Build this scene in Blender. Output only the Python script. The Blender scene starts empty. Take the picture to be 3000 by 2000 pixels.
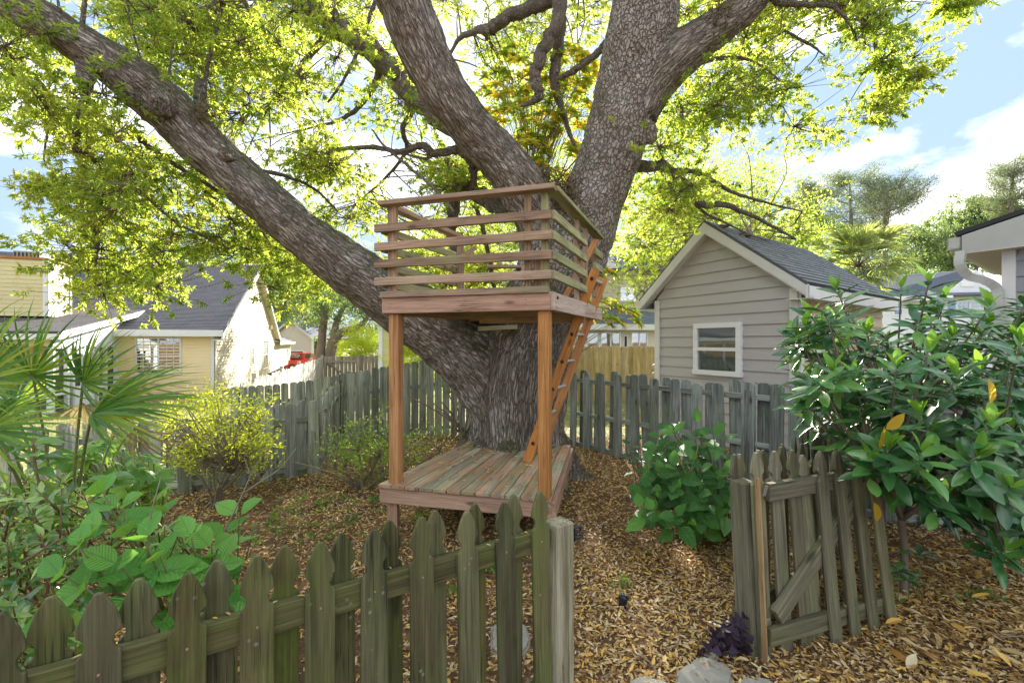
import bpy, bmesh, math, random
import numpy as np
from mathutils import Vector, Matrix, noise

SC = bpy.context.scene
COL = SC.collection
random.seed(7)
RNG = np.random.default_rng(11)
F = 1333.3          # focal length in photograph pixels (3000 px wide)
EYE = 1.65

# ------------------------------------------------------------------ camera, sky, sun
cam = bpy.data.cameras.new("camera")
cam_o = bpy.data.objects.new("camera", cam)
COL.objects.link(cam_o)
cam_o.location = (0, 0, EYE)
cam_o.rotation_euler = (math.radians(90), 0, 0)
cam.sensor_width = 36.0
cam.lens = 36.0 * F / 3000.0
cam.clip_start = 0.05
cam.clip_end = 2000
SC.camera = cam_o

SUN_AZ, SUN_EL = math.radians(4.5), math.radians(23.0)
world = bpy.data.worlds.new("World")
SC.world = world
world.use_nodes = True
nt = world.node_tree
for n in list(nt.nodes):
    nt.nodes.remove(n)
out = nt.nodes.new("ShaderNodeOutputWorld")
bg = nt.nodes.new("ShaderNodeBackground")
sky = nt.nodes.new("ShaderNodeTexSky")
sky.sky_type = 'NISHITA'
sky.sun_disc = False
sky.sun_elevation = SUN_EL
sky.sun_rotation = SUN_AZ
sky.air_density = 1.0
sky.dust_density = 0.6
sky.ozone_density = 2.0
bg.inputs["Strength"].default_value = 0.105
# broken cloud over the sky, mixed by direction
tc = nt.nodes.new("ShaderNodeTexCoord")
mp = nt.nodes.new("ShaderNodeMapping")
mp.inputs["Scale"].default_value = (1.0, 1.0, 2.6)
mp.inputs["Location"].default_value = (2.3, 0.0, 0.52)
nz = nt.nodes.new("ShaderNodeTexNoise")
nz.inputs["Scale"].default_value = 1.6
nz.inputs["Detail"].default_value = 9
nz.inputs["Roughness"].default_value = 0.56
nz.inputs["Distortion"].default_value = 0.25
rp = nt.nodes.new("ShaderNodeValToRGB")
rp.color_ramp.elements[0].position = 0.45
rp.color_ramp.elements[0].color = (0, 0, 0, 1)
rp.color_ramp.elements[1].position = 0.64
rp.color_ramp.elements[1].color = (1, 1, 1, 1)
nz2 = nt.nodes.new("ShaderNodeTexNoise")
nz2.inputs["Scale"].default_value = 3.0
nz2.inputs["Detail"].default_value = 6
cr = nt.nodes.new("ShaderNodeMix"); cr.data_type = 'RGBA'
cr.inputs[6].default_value = (.78, .77, .84, 1)
cr.inputs[7].default_value = (5.0, 4.8, 4.5, 1)
pale = nt.nodes.new("ShaderNodeMix"); pale.data_type = 'RGBA'
pale.inputs[0].default_value = 0.985
pale.inputs[7].default_value = (.50, .68, .96, 1)
mx = nt.nodes.new("ShaderNodeMix"); mx.data_type = 'RGBA'
L = nt.links.new
L(tc.outputs["Generated"], mp.inputs["Vector"])
L(mp.outputs[0], nz.inputs["Vector"]); L(mp.outputs[0], nz2.inputs["Vector"])
L(nz.outputs["Fac"], rp.inputs[0])
L(nz2.outputs["Fac"], cr.inputs[0])
L(sky.outputs[0], pale.inputs[6])
L(rp.outputs[0], mx.inputs[0]); L(pale.outputs[2], mx.inputs[6]); L(cr.outputs[2], mx.inputs[7])
L(mx.outputs[2], bg.inputs[0]); L(bg.outputs[0], out.inputs[0])

sd = bpy.data.lights.new("sun", 'SUN')
sd.energy = 2.3
sd.angle = math.radians(0.6)
sd.color = (1.0, 0.93, 0.80)
sun_o = bpy.data.objects.new("sun", sd)
COL.objects.link(sun_o)
SV = Vector((math.sin(SUN_AZ) * math.cos(SUN_EL), math.cos(SUN_AZ) * math.cos(SUN_EL), math.sin(SUN_EL)))
sun_o.rotation_euler = SV.to_track_quat('Z', 'Y').to_euler()
sun_o.location = SV * 60

SC.view_settings.view_transform = 'Standard'
SC.view_settings.look = 'None'
SC.view_settings.gamma = 1
SC.view_settings.use_curve_mapping = False
SC.view_settings.exposure = 3.45
SC.cycles.max_bounces = 8
SC.cycles.diffuse_bounces = 5
SC.cycles.transmission_bounces = 5
SC.cycles.transparent_max_bounces = 12
SC.cycles.sample_clamp_indirect = 6

# ------------------------------------------------------------------ helpers
def at(px, py, d):
    return Vector(((px - 1500) / F * d, d, EYE - (py - 1000) / F * d))

def ss(t):
    t = min(1.0, max(0.0, t))
    return t * t * (3 - 2 * t)

def nss(t):
    t = np.clip(t, 0, 1)
    return t * t * (3 - 2 * t)

def gz(x, y):
    return -(0.35 * ss((-x - 1.2) / 4) * ss((y - 5.3) / 3.5)) - 1.1 * ss((y - 18) / 22) * ss(-x / 6)

def ngz(x, y):
    return -(0.35 * nss((-x - 1.2) / 4) * nss((y - 5.3) / 3.5)) - 1.1 * nss((y - 18) / 22) * nss(-x / 6)

def tag(o, label=None, cat=None, group=None, kind=None):
    if label: o["label"] = label
    if cat: o["category"] = cat
    if group: o["group"] = group
    if kind: o["kind"] = kind
    return o

def thing(name, label, cat, loc=(0, 0, 0), group=None):
    o = bpy.data.objects.new(name, None)
    o.location = loc
    o.empty_display_size = 0.1
    COL.objects.link(o)
    return tag(o, label, cat, group)

def place(o, parent, M=None):
    """link o with world matrix M (parents are only ever translated)"""
    if M is None: M = Matrix.Identity(4)
    if parent is not None:
        o.parent = parent
        p = parent
        off = Vector((0, 0, 0))
        while p is not None:
            off += Vector(p.location)
            p = p.parent
        o.matrix_basis = Matrix.Translation(-off) @ M
    else:
        o.matrix_basis = M
    COL.objects.link(o)
    return o

def quickmesh(name, V, quads=None, tris=None, smooth=False, rnd=None, uv=None, extra=None):
    me = bpy.data.meshes.new(name)
    V = np.asarray(V, dtype=np.float32).reshape(-1, 3)
    quads = np.zeros((0, 4), np.int32) if quads is None or len(quads) == 0 else np.asarray(quads, np.int32).reshape(-1, 4)
    tris = np.zeros((0, 3), np.int32) if tris is None or len(tris) == 0 else np.asarray(tris, np.int32).reshape(-1, 3)
    nq, ntr = len(quads), len(tris)
    me.vertices.add(len(V)); me.vertices.foreach_set("co", V.ravel())
    loops = np.concatenate([quads.ravel(), tris.ravel()])
    me.loops.add(len(loops)); me.loops.foreach_set("vertex_index", loops)
    me.polygons.add(nq + ntr)
    st = np.concatenate([np.arange(nq) * 4, nq * 4 + np.arange(ntr) * 3])
    me.polygons.foreach_set("loop_start", st.astype(np.int32))
    me.polygons.foreach_set("use_smooth", np.full(nq + ntr, bool(smooth)))
    if rnd is not None:
        a = me.attributes.new("rnd", 'FLOAT', 'POINT'); a.data.foreach_set("value", np.asarray(rnd, np.float32))
    if extra is not None:
        for k, arr in extra.items():
            a = me.attributes.new(k, 'FLOAT_VECTOR', 'POINT'); a.data.foreach_set("vector", np.asarray(arr, np.float32).ravel())
    if uv is not None:
        l = me.uv_layers.new(name="uv")
        uvs = np.asarray(uv, np.float32)[loops]
        l.data.foreach_set("uv", uvs.ravel())
    me.update(calc_edges=True)
    me.validate()
    return me

class Acc:
    def __init__(s):
        s.V = []; s.Q = []; s.T = []; s.R = []; s.UV = []; s.n = 0
    def add(s, V, Q=None, T=None, r=0.5, uv=None):
        V = np.asarray(V, float).reshape(-1, 3)
        if Q is not None and len(Q): s.Q.append(np.asarray(Q, int).reshape(-1, 4) + s.n)
        if T is not None and len(T): s.T.append(np.asarray(T, int).reshape(-1, 3) + s.n)
        s.V.append(V)
        s.R.append(np.full(len(V), r) if np.isscalar(r) else np.asarray(r))
        s.UV.append(np.zeros((len(V), 2)) if uv is None else np.asarray(uv))
        s.n += len(V)
    def mesh(s, name, smooth=False, off=(0, 0, 0), uv=False):
        V = np.concatenate(s.V) - np.asarray(off)
        return quickmesh(name, V, np.concatenate(s.Q) if s.Q else None, np.concatenate(s.T) if s.T else None,
                         smooth, np.concatenate(s.R), np.concatenate(s.UV) if uv else None)
    def build(s, name, mat, parent=None, smooth=False, uv=False, kind=None):
        off = Vector((0, 0, 0)); p = parent
        while p is not None:
            off += Vector(p.location); p = p.parent
        me = s.mesh(name, smooth, tuple(off), uv)
        o = bpy.data.objects.new(name, me)
        if mat: me.materials.append(mat)
        if parent is not None: o.parent = parent
        COL.objects.link(o)
        if kind: o["kind"] = kind
        return o

BOXQ = [(0, 3, 2, 1), (4, 5, 6, 7), (0, 1, 5, 4), (1, 2, 6, 5), (2, 3, 7, 6), (3, 0, 4, 7)]
def obox(a, O, U, N, u0, u1, n0, n1, z0, z1, r=0.5, uv=None):
    O = np.asarray(O, float); U = np.asarray(U, float); N = np.asarray(N, float); Z = np.array((0, 0, 1.0))
    V = [O + U * u + N * n + Z * z for z in (z0, z1) for (u, n) in ((u0, n0), (u1, n0), (u1, n1), (u0, n1))]
    a.add(V, BOXQ, r=r)

def prism(a, pts, ext, r=0.5):
    """polygon pts (world) extruded by vector ext"""
    pts = [np.asarray(p, float) for p in pts]; ext = np.asarray(ext, float); n = len(pts)
    V = pts + [p + ext for p in pts]
    T = [(0, i, i + 1) for i in range(1, n - 1)] + [(n, n + i + 1, n + i) for i in range(1, n - 1)]
    Q = [(i, i + n, (i + 1) % n + n, (i + 1) % n) for i in range(n)]
    a.add(V, Q, T, r)

_bm_cache = {}
def board_mesh(w, t, l, mat, bev=0.003):
    key = (round(w, 3), round(t, 3), round(l, 3), mat.name)
    if key in _bm_cache: return _bm_cache[key]
    bm = bmesh.new()
    bmesh.ops.create_cube(bm, size=1)
    for v in bm.verts:
        v.co = Vector((v.co.x * w, v.co.y * t, (v.co.z + .5) * l))
    if bev:
        bmesh.ops.bevel(bm, geom=list(bm.edges), offset=min(bev, w * .2, t * .2), segments=1, affect='EDGES')
    me = bpy.data.meshes.new("board"); bm.to_mesh(me); bm.free()
    me.materials.append(mat)
    _bm_cache[key] = me
    return me

def frame_of(p0, p1, wdir):
    z = (Vector(p1) - Vector(p0)).normalized()
    x = Vector(wdir); x = (x - z * x.dot(z)).normalized()
    y = z.cross(x)
    return Matrix(((x.x, y.x, z.x, p0[0]), (x.y, y.y, z.y, p0[1]), (x.z, y.z, z.z, p0[2]), (0, 0, 0, 1)))

def board(name, p0, p1, w, t, wdir, mat, parent, bev=0.003):
    """a beam from p0 to p1 (centre line), w along wdir, t across"""
    l = (Vector(p1) - Vector(p0)).length
    o = bpy.data.objects.new(name, board_mesh(w, t, l, mat, bev))
    return place(o, parent, frame_of(p0, p1, wdir))

def catmull(P, k=6):
    P = [np.asarray(p, float) for p in P]
    if len(P) < 3: 
        return np.array([P[0] + (P[-1] - P[0]) * i / k for i in range(k + 1)])
    Q = [2 * P[0] - P[1]] + P + [2 * P[-1] - P[-2]]
    o = []
    for i in range(1, len(Q) - 2):
        for j in range(k):
            t = j / k
            a, b, c, d = Q[i - 1], Q[i], Q[i + 1], Q[i + 2]
            o.append(.5 * ((2 * b) + (-a + c) * t + (2 * a - 5 * b + 4 * c - d) * t * t + (-a + 3 * b - 3 * c + d) * t ** 3))
    o.append(P[-1])
    return np.array(o)

def frames(C):
    T = np.gradient(C, axis=0); T /= np.linalg.norm(T, axis=1)[:, None] + 1e-9
    e = np.cross(T[0], (0.3, 0.2, 1.0))
    if np.linalg.norm(e) < .05: e = np.cross(T[0], (1, 0, 0))
    e /= np.linalg.norm(e)
    E1 = []; E2 = []
    for t in T:
        e = e - t * e.dot(t); e /= np.linalg.norm(e) + 1e-9
        E1.append(e); E2.append(np.cross(t, e))
    return T, np.array(E1), np.array(E2)

def tube(a, P, R, sides=8, k=5, r=0.5, caps=True, wob=0.0):
    C = catmull(P, k)
    R = np.interp(np.linspace(0, 1, len(C)), np.linspace(0, 1, len(R)), R)
    T, E1, E2 = frames(C)
    th = np.linspace(0, 2 * math.pi, sides, endpoint=False)
    ring = np.cos(th)[None, :, None] * E1[:, None] + np.sin(th)[None, :, None] * E2[:, None]
    rr = R[:, None, None]
    if wob: rr = rr * (1 + RNG.normal(0, wob, (len(C), sides, 1)))
    V = (C[:, None] + ring * rr).reshape(-1, 3)
    Q = []
    n = len(C)
    for i in range(n - 1):
        b = i * sides
        for j in range(sides):
            j2 = (j + 1) % sides
            Q.append((b + j, b + j2, b + sides + j2, b + sides + j))
    Tt = []
    if caps:
        V = np.vstack([V, C[0], C[-1]])
        c0, c1 = n * sides, n * sides + 1
        for j in range(sides):
            j2 = (j + 1) % sides
            Tt.append((c0, j2, j)); Tt.append((c1, (n - 1) * sides + j, (n - 1) * sides + j2))
    a.add(V, Q, Tt, r)
    return C

# ------------------------------------------------------------------ materials
def newmat(name):
    m = bpy.data.materials.new(name); m.use_nodes = True
    t = m.node_tree
    for n in list(t.nodes): t.nodes.remove(n)
    return m, t

class G:
    """tiny node helper"""
    def __init__(s, t): s.t = t
    def n(s, typ, ins=None, **kw):
        nd = s.t.nodes.new(typ)
        for k, v in kw.items(): setattr(nd, k, v)
        for k, v in (ins or {}).items():
            if isinstance(v, bpy.types.NodeSocket): s.t.links.new(v, nd.inputs[k])
            else: nd.inputs[k].default_value = v
        return nd
    def noise(s, vec, scale, detail=4, rough=.55, dist=0):
        return s.n("ShaderNodeTexNoise", {"Vector": vec, "Scale": scale, "Detail": detail, "Roughness": rough, "Distortion": dist}).outputs["Fac"]
    def ramp(s, fac, stops):
        nd = s.n("ShaderNodeValToRGB", {0: fac})
        e = nd.color_ramp.elements
        while len(e) > 1: e.remove(e[-1])
        e[0].position = stops[0][0]; e[0].color = (*stops[0][1], 1) if len(stops[0][1]) == 3 else stops[0][1]
        for p, c in stops[1:]:
            x = e.new(p); x.color = (*c, 1)
        return nd.outputs[0]
    def step(s, fac, a, b):
        return s.n("ShaderNodeMapRange", {0: fac, 1: a, 2: b, 3: 0.0, 4: 1.0}, clamp=True).outputs[0]
    def mix(s, fac, a, b, mode='MIX'):
        nd = s.n("ShaderNodeMix", {0: fac, 6: a, 7: b}, data_type='RGBA', blend_type=mode)
        return nd.outputs[2]
    def math(s, op, a, b=0.0):
        return s.n("ShaderNodeMath", {0: a, 1: b}, operation=op).outputs[0]
    def mapping(s, vec, scale=(1, 1, 1), loc=(0, 0, 0)):
        return s.n("ShaderNodeMapping", {"Vector": vec, "Scale": scale, "Location": loc}).outputs[0]
    def vadd(s, a, b):
        return s.n("ShaderNodeVectorMath", {0: a, 1: b}, operation='ADD').outputs[0]
    def objco(s, spread=9.0):
        tcn = s.n("ShaderNodeTexCoord").outputs["Object"]
        r = s.n("ShaderNodeObjectInfo").outputs["Random"]
        sc = s.n("ShaderNodeVectorMath", {0: (spread, spread * .7, spread * 1.3), 3: r}, operation='SCALE').outputs[0]
        return s.vadd(tcn, sc), r
    def bump(s, h, strength=.4, dist=.01, normal=None):
        i = {"Height": h, "Strength": strength, "Distance": dist}
        if normal is not None: i["Normal"] = normal
        return s.n("ShaderNodeBump", i).outputs[0]
    def out(s, sh):
        s.t.links.new(sh, s.n("ShaderNodeOutputMaterial").inputs[0])
    def bsdf(s, col, rough=.7, normal=None, spec=.3, **kw):
        i = {"Base Color": col, "Roughness": rough, "Specular IOR Level": spec}
        if normal is not None: i["Normal"] = normal
        for k, v in kw.items(): i[k.replace("_", " ")] = v
        return s.n("ShaderNodeBsdfPrincipled", i).outputs[0]

def c4(c): return (c[0], c[1], c[2], 1)

def wood(name, dark, light, alt, alt_amt=.5, green=None, g0=.55, g1=.75, rough=.8, var=.35, knots=True, wear=None, lichen=0.0):
    m, t = newmat(name); g = G(t)
    co, rnd = g.objco()
    lo = g.noise(g.mapping(co, (9, 9, .9)), 1.0, 6, .6, .4)
    fine = g.noise(g.mapping(co, (150, 150, 3.5)), 1.0, 4, .7, .3)
    mid = g.noise(g.mapping(co, (40, 40, 1.3)), 1.0, 5, .6, 1.0)
    col = g.ramp(g.math('ADD', g.math('MULTIPLY', lo, .5), g.math('MULTIPLY', mid, .5)), [(.41, dark), (.58, light)])
    blot = g.noise(g.mapping(co, (4, 4, 1.6)), 1.0, 5, .6)
    col = g.mix(g.math('MULTIPLY', g.step(blot, .42, .66), alt_amt), col, c4(alt))
    if green is not None:
        gn = g.noise(g.mapping(co, (5, 5, 2.2), (3, 1, 7)), 1.0, 7, .68)
        col = g.mix(g.math('MULTIPLY', g.step(gn, g0, g1), .8), col, c4(green))
    if wear is not None:
        wn = g.noise(g.mapping(co, (14, 14, 1.8), (13, 1, 2)), 1.0, 7, .7)
        col = g.mix(g.step(wn, .56, .66), col, c4(wear))
    if lichen:
        ln = g.n("ShaderNodeTexVoronoi", {"Vector": co, "Scale": 26.0}).outputs["Distance"]
        lm = g.noise(co, 6.0, 3)
        f = g.math('MULTIPLY', g.math('SUBTRACT', 1.0, g.step(ln, .10, .2)), g.step(lm, .56, .62))
        col = g.mix(g.math('MULTIPLY', f, lichen), col, (.42, .44, .36, 1))
    if knots:
        kn = g.n("ShaderNodeTexVoronoi", {"Vector": g.mapping(co, (6, 6, 2.2)), "Scale": 1.0}).outputs["Distance"]
        kf = g.math('SUBTRACT', 1.0, g.step(kn, .05, .13))
        col = g.mix(g.math('MULTIPLY', kf, .75), col, c4([x * .35 for x in dark]))
    # fine cracks along the grain
    cr = g.noise(g.mapping(co, (70, 70, .8), (5, 5, 5)), 1.0, 3, .5, .5)
    crf = g.math('SUBTRACT', 1.0, g.step(g.math('ABSOLUTE', g.math('SUBTRACT', cr, .5)), 0.004, .02))
    crm = g.step(g.noise(co, 3.0, 2), .52, .6)
    crf = g.math('MULTIPLY', crf, crm)
    col = g.mix(g.math('MULTIPLY', crf, .7), col, (.015, .013, .01, 1))
    col = g.mix(g.math('MULTIPLY', g.step(fine, .38, .62), .5), col, g.mix(.6, col, (0, 0, 0, 1)))
    hsv = g.n("ShaderNodeHueSaturation", {"Color": col, "Value": g.n("ShaderNodeMapRange", {0: rnd, 1: 0.0, 2: 1.0, 3: 1 - var, 4: 1 + var}).outputs[0],
                                          "Saturation": g.n("ShaderNodeMapRange", {0: g.math('FRACT', g.math('MULTIPLY', rnd, 17.3)), 1: 0.0, 2: 1.0, 3: 1 - var * .7, 4: 1 + var * .6}).outputs[0]}).outputs[0]
    h = g.math('SUBTRACT', g.math('ADD', fine, g.math('MULTIPLY', mid, .8)), g.math('MULTIPLY', crf, 2.0))
    g.out(g.bsdf(hsv, rough, g.bump(h, .55, .004)))
    return m

def leafmat(name, cols, trans, tamt=.45, rough=.45, spec=.4, vein=False, use_obj=False):
    """cols: stops over the per-leaf value; trans: colour that light takes through the leaf"""
    m, t = newmat(name); g = G(t)
    r = g.n("ShaderNodeAttribute", attribute_name="rnd").outputs["Fac"]
    if use_obj:
        r = g.math('FRACT', g.math('ADD', r, g.math('MULTIPLY', g.n("ShaderNodeObjectInfo").outputs["Random"], .35)))
    col = g.ramp(r, cols)
    tr = g.ramp(r, trans)
    nrm = None
    if vein:
        tco = g.n("ShaderNodeTexCoord").outputs["Object"]
        sx = g.n("ShaderNodeSeparateXYZ", {0: tco})
        ax = g.math('ABSOLUTE', sx.outputs[0])
        st = g.math('SUBTRACT', g.math('MULTIPLY', sx.outputs[1], 11.0), g.math('MULTIPLY', ax, 8.0))
        w = g.math('ABSOLUTE', g.math('SUBTRACT', g.math('FRACT', st), .5))
        vf = g.math('SUBTRACT', 1.0, g.step(w, .02, .09))
        mid = g.math('SUBTRACT', 1.0, g.step(ax, .012, .03))
        vf = g.math('MAXIMUM', g.math('MULTIPLY', vf, .6), mid)
        col = g.mix(g.math('MULTIPLY', vf, .55), col, (.16, .26, .08, 1))
        nrm = g.bump(g.math('SUBTRACT', g.math('MULTIPLY', w, 1.0), vf), .5, .05)
    p = g.bsdf(col, rough, nrm, spec)
    tl = g.n("ShaderNodeBsdfTranslucent", {"Color": tr}).outputs[0]
    g.out(g.n("ShaderNodeMixShader", {0: tamt, 1: p, 2: tl}).outputs[0])
    return m

def plain(name, col, rough=.6, spec=.3, bump=0, nscale=20, var=.12, metal=0.0):
    m, t = newmat(name); g = G(t)
    co, rnd = g.objco()
    n1 = g.noise(co, nscale, 5, .6)
    n2 = g.noise(co, 1.3, 4, .6)
    c = g.mix(g.step(n2, .3, .7), c4([x * (1 - var) for x in col]), c4([min(1, x * (1 + var * .5)) for x in col]))
    c = g.mix(g.math('MULTIPLY', g.step(n1, .45, .8), var), c, c4([x * .6 for x in col]))
    g.out(g.bsdf(c, rough, g.bump(n1, bump, .01) if bump else None, spec, Metallic=metal))
    return m

def siding_mat(name, col, stain=None):
    m, t = newmat(name); g = G(t)
    co = g.n("ShaderNodeTexCoord").outputs["Object"]
    gr = g.noise(g.mapping(co, (2, 2, 60)), 1.0, 5, .6)
    bl = g.noise(co, .8, 5, .6)
    rnd = g.n("ShaderNodeObjectInfo").outputs["Random"]
    c = g.mix(g.step(gr, .3, .75), c4([x * .93 for x in col]), c4(col))
    c = g.mix(g.math('MULTIPLY', g.step(bl, .45, .75), .18), c, c4([x * .7 for x in col]))
    if stain is not None:
        s2 = g.noise(g.mapping(co, (1.6, 1.6, 1.1), (4, 2, 0)), 1.0, 6, .65)
        c = g.mix(g.math('MULTIPLY', g.step(s2, .6, .72), .6), c, c4(stain))
    c = g.n("ShaderNodeHueSaturation", {"Color": c, "Value": g.n("ShaderNodeMapRange", {0: rnd, 1: 0.0, 2: 1.0, 3: .95, 4: 1.04}).outputs[0]}).outputs[0]
    g.out(g.bsdf(c, .55, g.bump(gr, .15, .003), .3))
    return m

def shingle_mat(name, c1, c2, c3=None, tab=.3, exp=.14):
    m, t = newmat(name); g = G(t)
    uv = g.n("ShaderNodeUVMap", uv_map="uv").outputs[0]
    b = g.n("ShaderNodeTexBrick", {"Vector": uv, "Color1": c4(c1), "Color2": c4(c2), "Mortar": c4([x * .35 for x in c1]), "Scale": 1.0,
                                  "Mortar Size": .006, "Brick Width": tab, "Row Height": exp, "Bias": -.1})
    b.offset = .37
    n1 = g.noise(uv, 2.0, 6, .65); n2 = g.noise(uv, 90.0, 3, .7)
    col = g.mix(g.math('MULTIPLY', g.step(n2, .3, .8), .4), b.outputs[0], c4([x * 1.7 for x in c2]))
    if c3 is not None:
        col = g.mix(g.math('MULTIPLY', g.step(n1, .45, .75), .55), col, c4(c3))
    g.out(g.bsdf(col, .9, g.bump(g.math('ADD', n2, b.outputs[1]), .4, .006), .2))
    return m

def glass_mat(name, tint=(.35, .42, .42), tr=.5):
    m, t = newmat(name); g = G(t)
    co = g.n("ShaderNodeTexCoord").outputs["Object"]
    nn = g.noise(co, 1.7, 2)
    gl = g.n("ShaderNodeBsdfGlossy", {"Color": (.85, .9, .92, 1), "Roughness": .02, "Normal": g.bump(nn, .05, .02)}).outputs[0]
    tp = g.n("ShaderNodeBsdfTransparent", {"Color": c4(tint)}).outputs[0]
    g.out(g.n("ShaderNodeMixShader", {0: 1 - tr, 1: tp, 2: gl}).outputs[0])
    return m

M = {}
M['picket'] = wood('mossy_wood', (0.064, 0.063, 0.024), (0.184, 0.179, 0.073), (0.137, 0.099, 0.050), .55, green=(0.120, 0.152, 0.035), g0=.46, g1=.66, var=.22, lichen=.5)
M['gate'] = wood('gate_wood', (0.099, 0.093, 0.054), (0.251, 0.232, 0.140), (0.172, 0.133, 0.084), .5, green=(0.159, 0.185, 0.062), g0=.5, g1=.7, var=.2, lichen=.35)
M['grey'] = wood('weathered_grey_wood', (0.174, 0.186, 0.152), (0.470, 0.490, 0.395), (0.261, 0.254, 0.182), .5, green=(0.243, 0.304, 0.136), g0=.5, g1=.72, var=.3, lichen=.25)
M['greyblue'] = wood('silvered_wood', (0.157, 0.176, 0.159), (0.482, 0.529, 0.468), (0.221, 0.223, 0.183), .5, green=(0.278, 0.353, 0.201), g0=.52, g1=.75, var=.28, lichen=.3)
M['cedar'] = wood('stained_post_wood', (0.326, 0.134, 0.038), (0.622, 0.293, 0.088), (0.444, 0.189, 0.061), .4, var=.12)
M['ladder'] = wood('ladder_wood', (0.397, 0.147, 0.030), (0.708, 0.292, 0.061), (0.468, 0.200, 0.067), .4, var=.12)
M['rail'] = wood('railing_wood', (0.270, 0.162, 0.104), (0.508, 0.334, 0.217), (0.318, 0.249, 0.136), .5, green=(0.302, 0.326, 0.136), g0=.55, g1=.72, var=.15)
M['railgreen'] = wood('greened_railing_wood', (0.283, 0.244, 0.127), (0.541, 0.489, 0.278), (0.386, 0.347, 0.177), .5, green=(0.361, 0.412, 0.164), g0=.45, g1=.65, var=.12)
M['fascia'] = wood('rim_board_wood', (0.316, 0.181, 0.123), (0.553, 0.354, 0.240), (0.395, 0.221, 0.146), .5, var=.08)
M['fasciapale'] = wood('lit_rim_board_wood', (.52, .37, .28), (.76, .60, .48), (.48, .32, .25), .4, var=.06)  # right-hand rim board: brighter light on that side put into the colour
M['deck'] = wood('worn_deck_wood', (0.245, 0.210, 0.140), (0.505, 0.465, 0.323), (0.520, 0.248, 0.125), .85, green=(0.261, 0.306, 0.163), g0=.48, g1=.68, var=.14, wear=(0.581, 0.241, 0.096))
M['joist'] = wood('joist_wood', (0.302, 0.195, 0.101), (0.603, 0.410, 0.222), (0.377, 0.332, 0.161), .5, green=(0.320, 0.332, 0.141), var=.15)
M['post'] = wood('bleached_post_wood', (0.170, 0.144, 0.077), (0.445, 0.412, 0.289), (0.148, 0.123, 0.054), .6, green=(0.159, 0.165, 0.063), g0=.5, g1=.7, wear=(0.064, 0.051, 0.027), var=.05)
M['shim'] = wood('raw_pine', (0.306, 0.189, 0.085), (0.442, 0.306, 0.152), (0.357, 0.225, 0.104), .3, var=.05)
M['pine'] = wood('fresh_fence_wood', (.32, .235, .10), (.55, .42, .20), (.40, .33, .13), .5, green=(.36, .36, .14), g0=.55, g1=.75, var=.16)
M['farfence'] = wood('old_fence_wood', (.24, .20, .14), (.44, .38, .29), (.3, .22, .14), .5, var=.18)
M['whitefence'] = wood('bleached_fence_wood', (.38, .36, .33), (.60, .58, .54), (.5, .42, .33), .5, var=.15)
M['trim'] = plain('white_trim_paint', (.70, .69, .66), .45, .4, var=.08)
M['white'] = plain('white_vinyl', (.80, .80, .80), .4, .4, var=.04)
M['metal'] = plain('galvanised_metal', (.5, .5, .5), .35, .6, metal=.8)
M['screwm'] = plain('screw_metal', (.42, .28, .17), .45, .6, metal=.5)
M['rung'] = plain('aluminium_rung', (.55, .54, .50), .4, .5, metal=.3)
M['blackplastic'] = plain('black_plastic', (.012, .016, .026), .3, .5)
M['bolt'] = plain('dark_bolt', (.05, .02, .01), .5, .4)
M['stone'] = plain('flagstone', (.33, .31, .25), .85, .2, bump=.7, nscale=14, var=.3)
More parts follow.
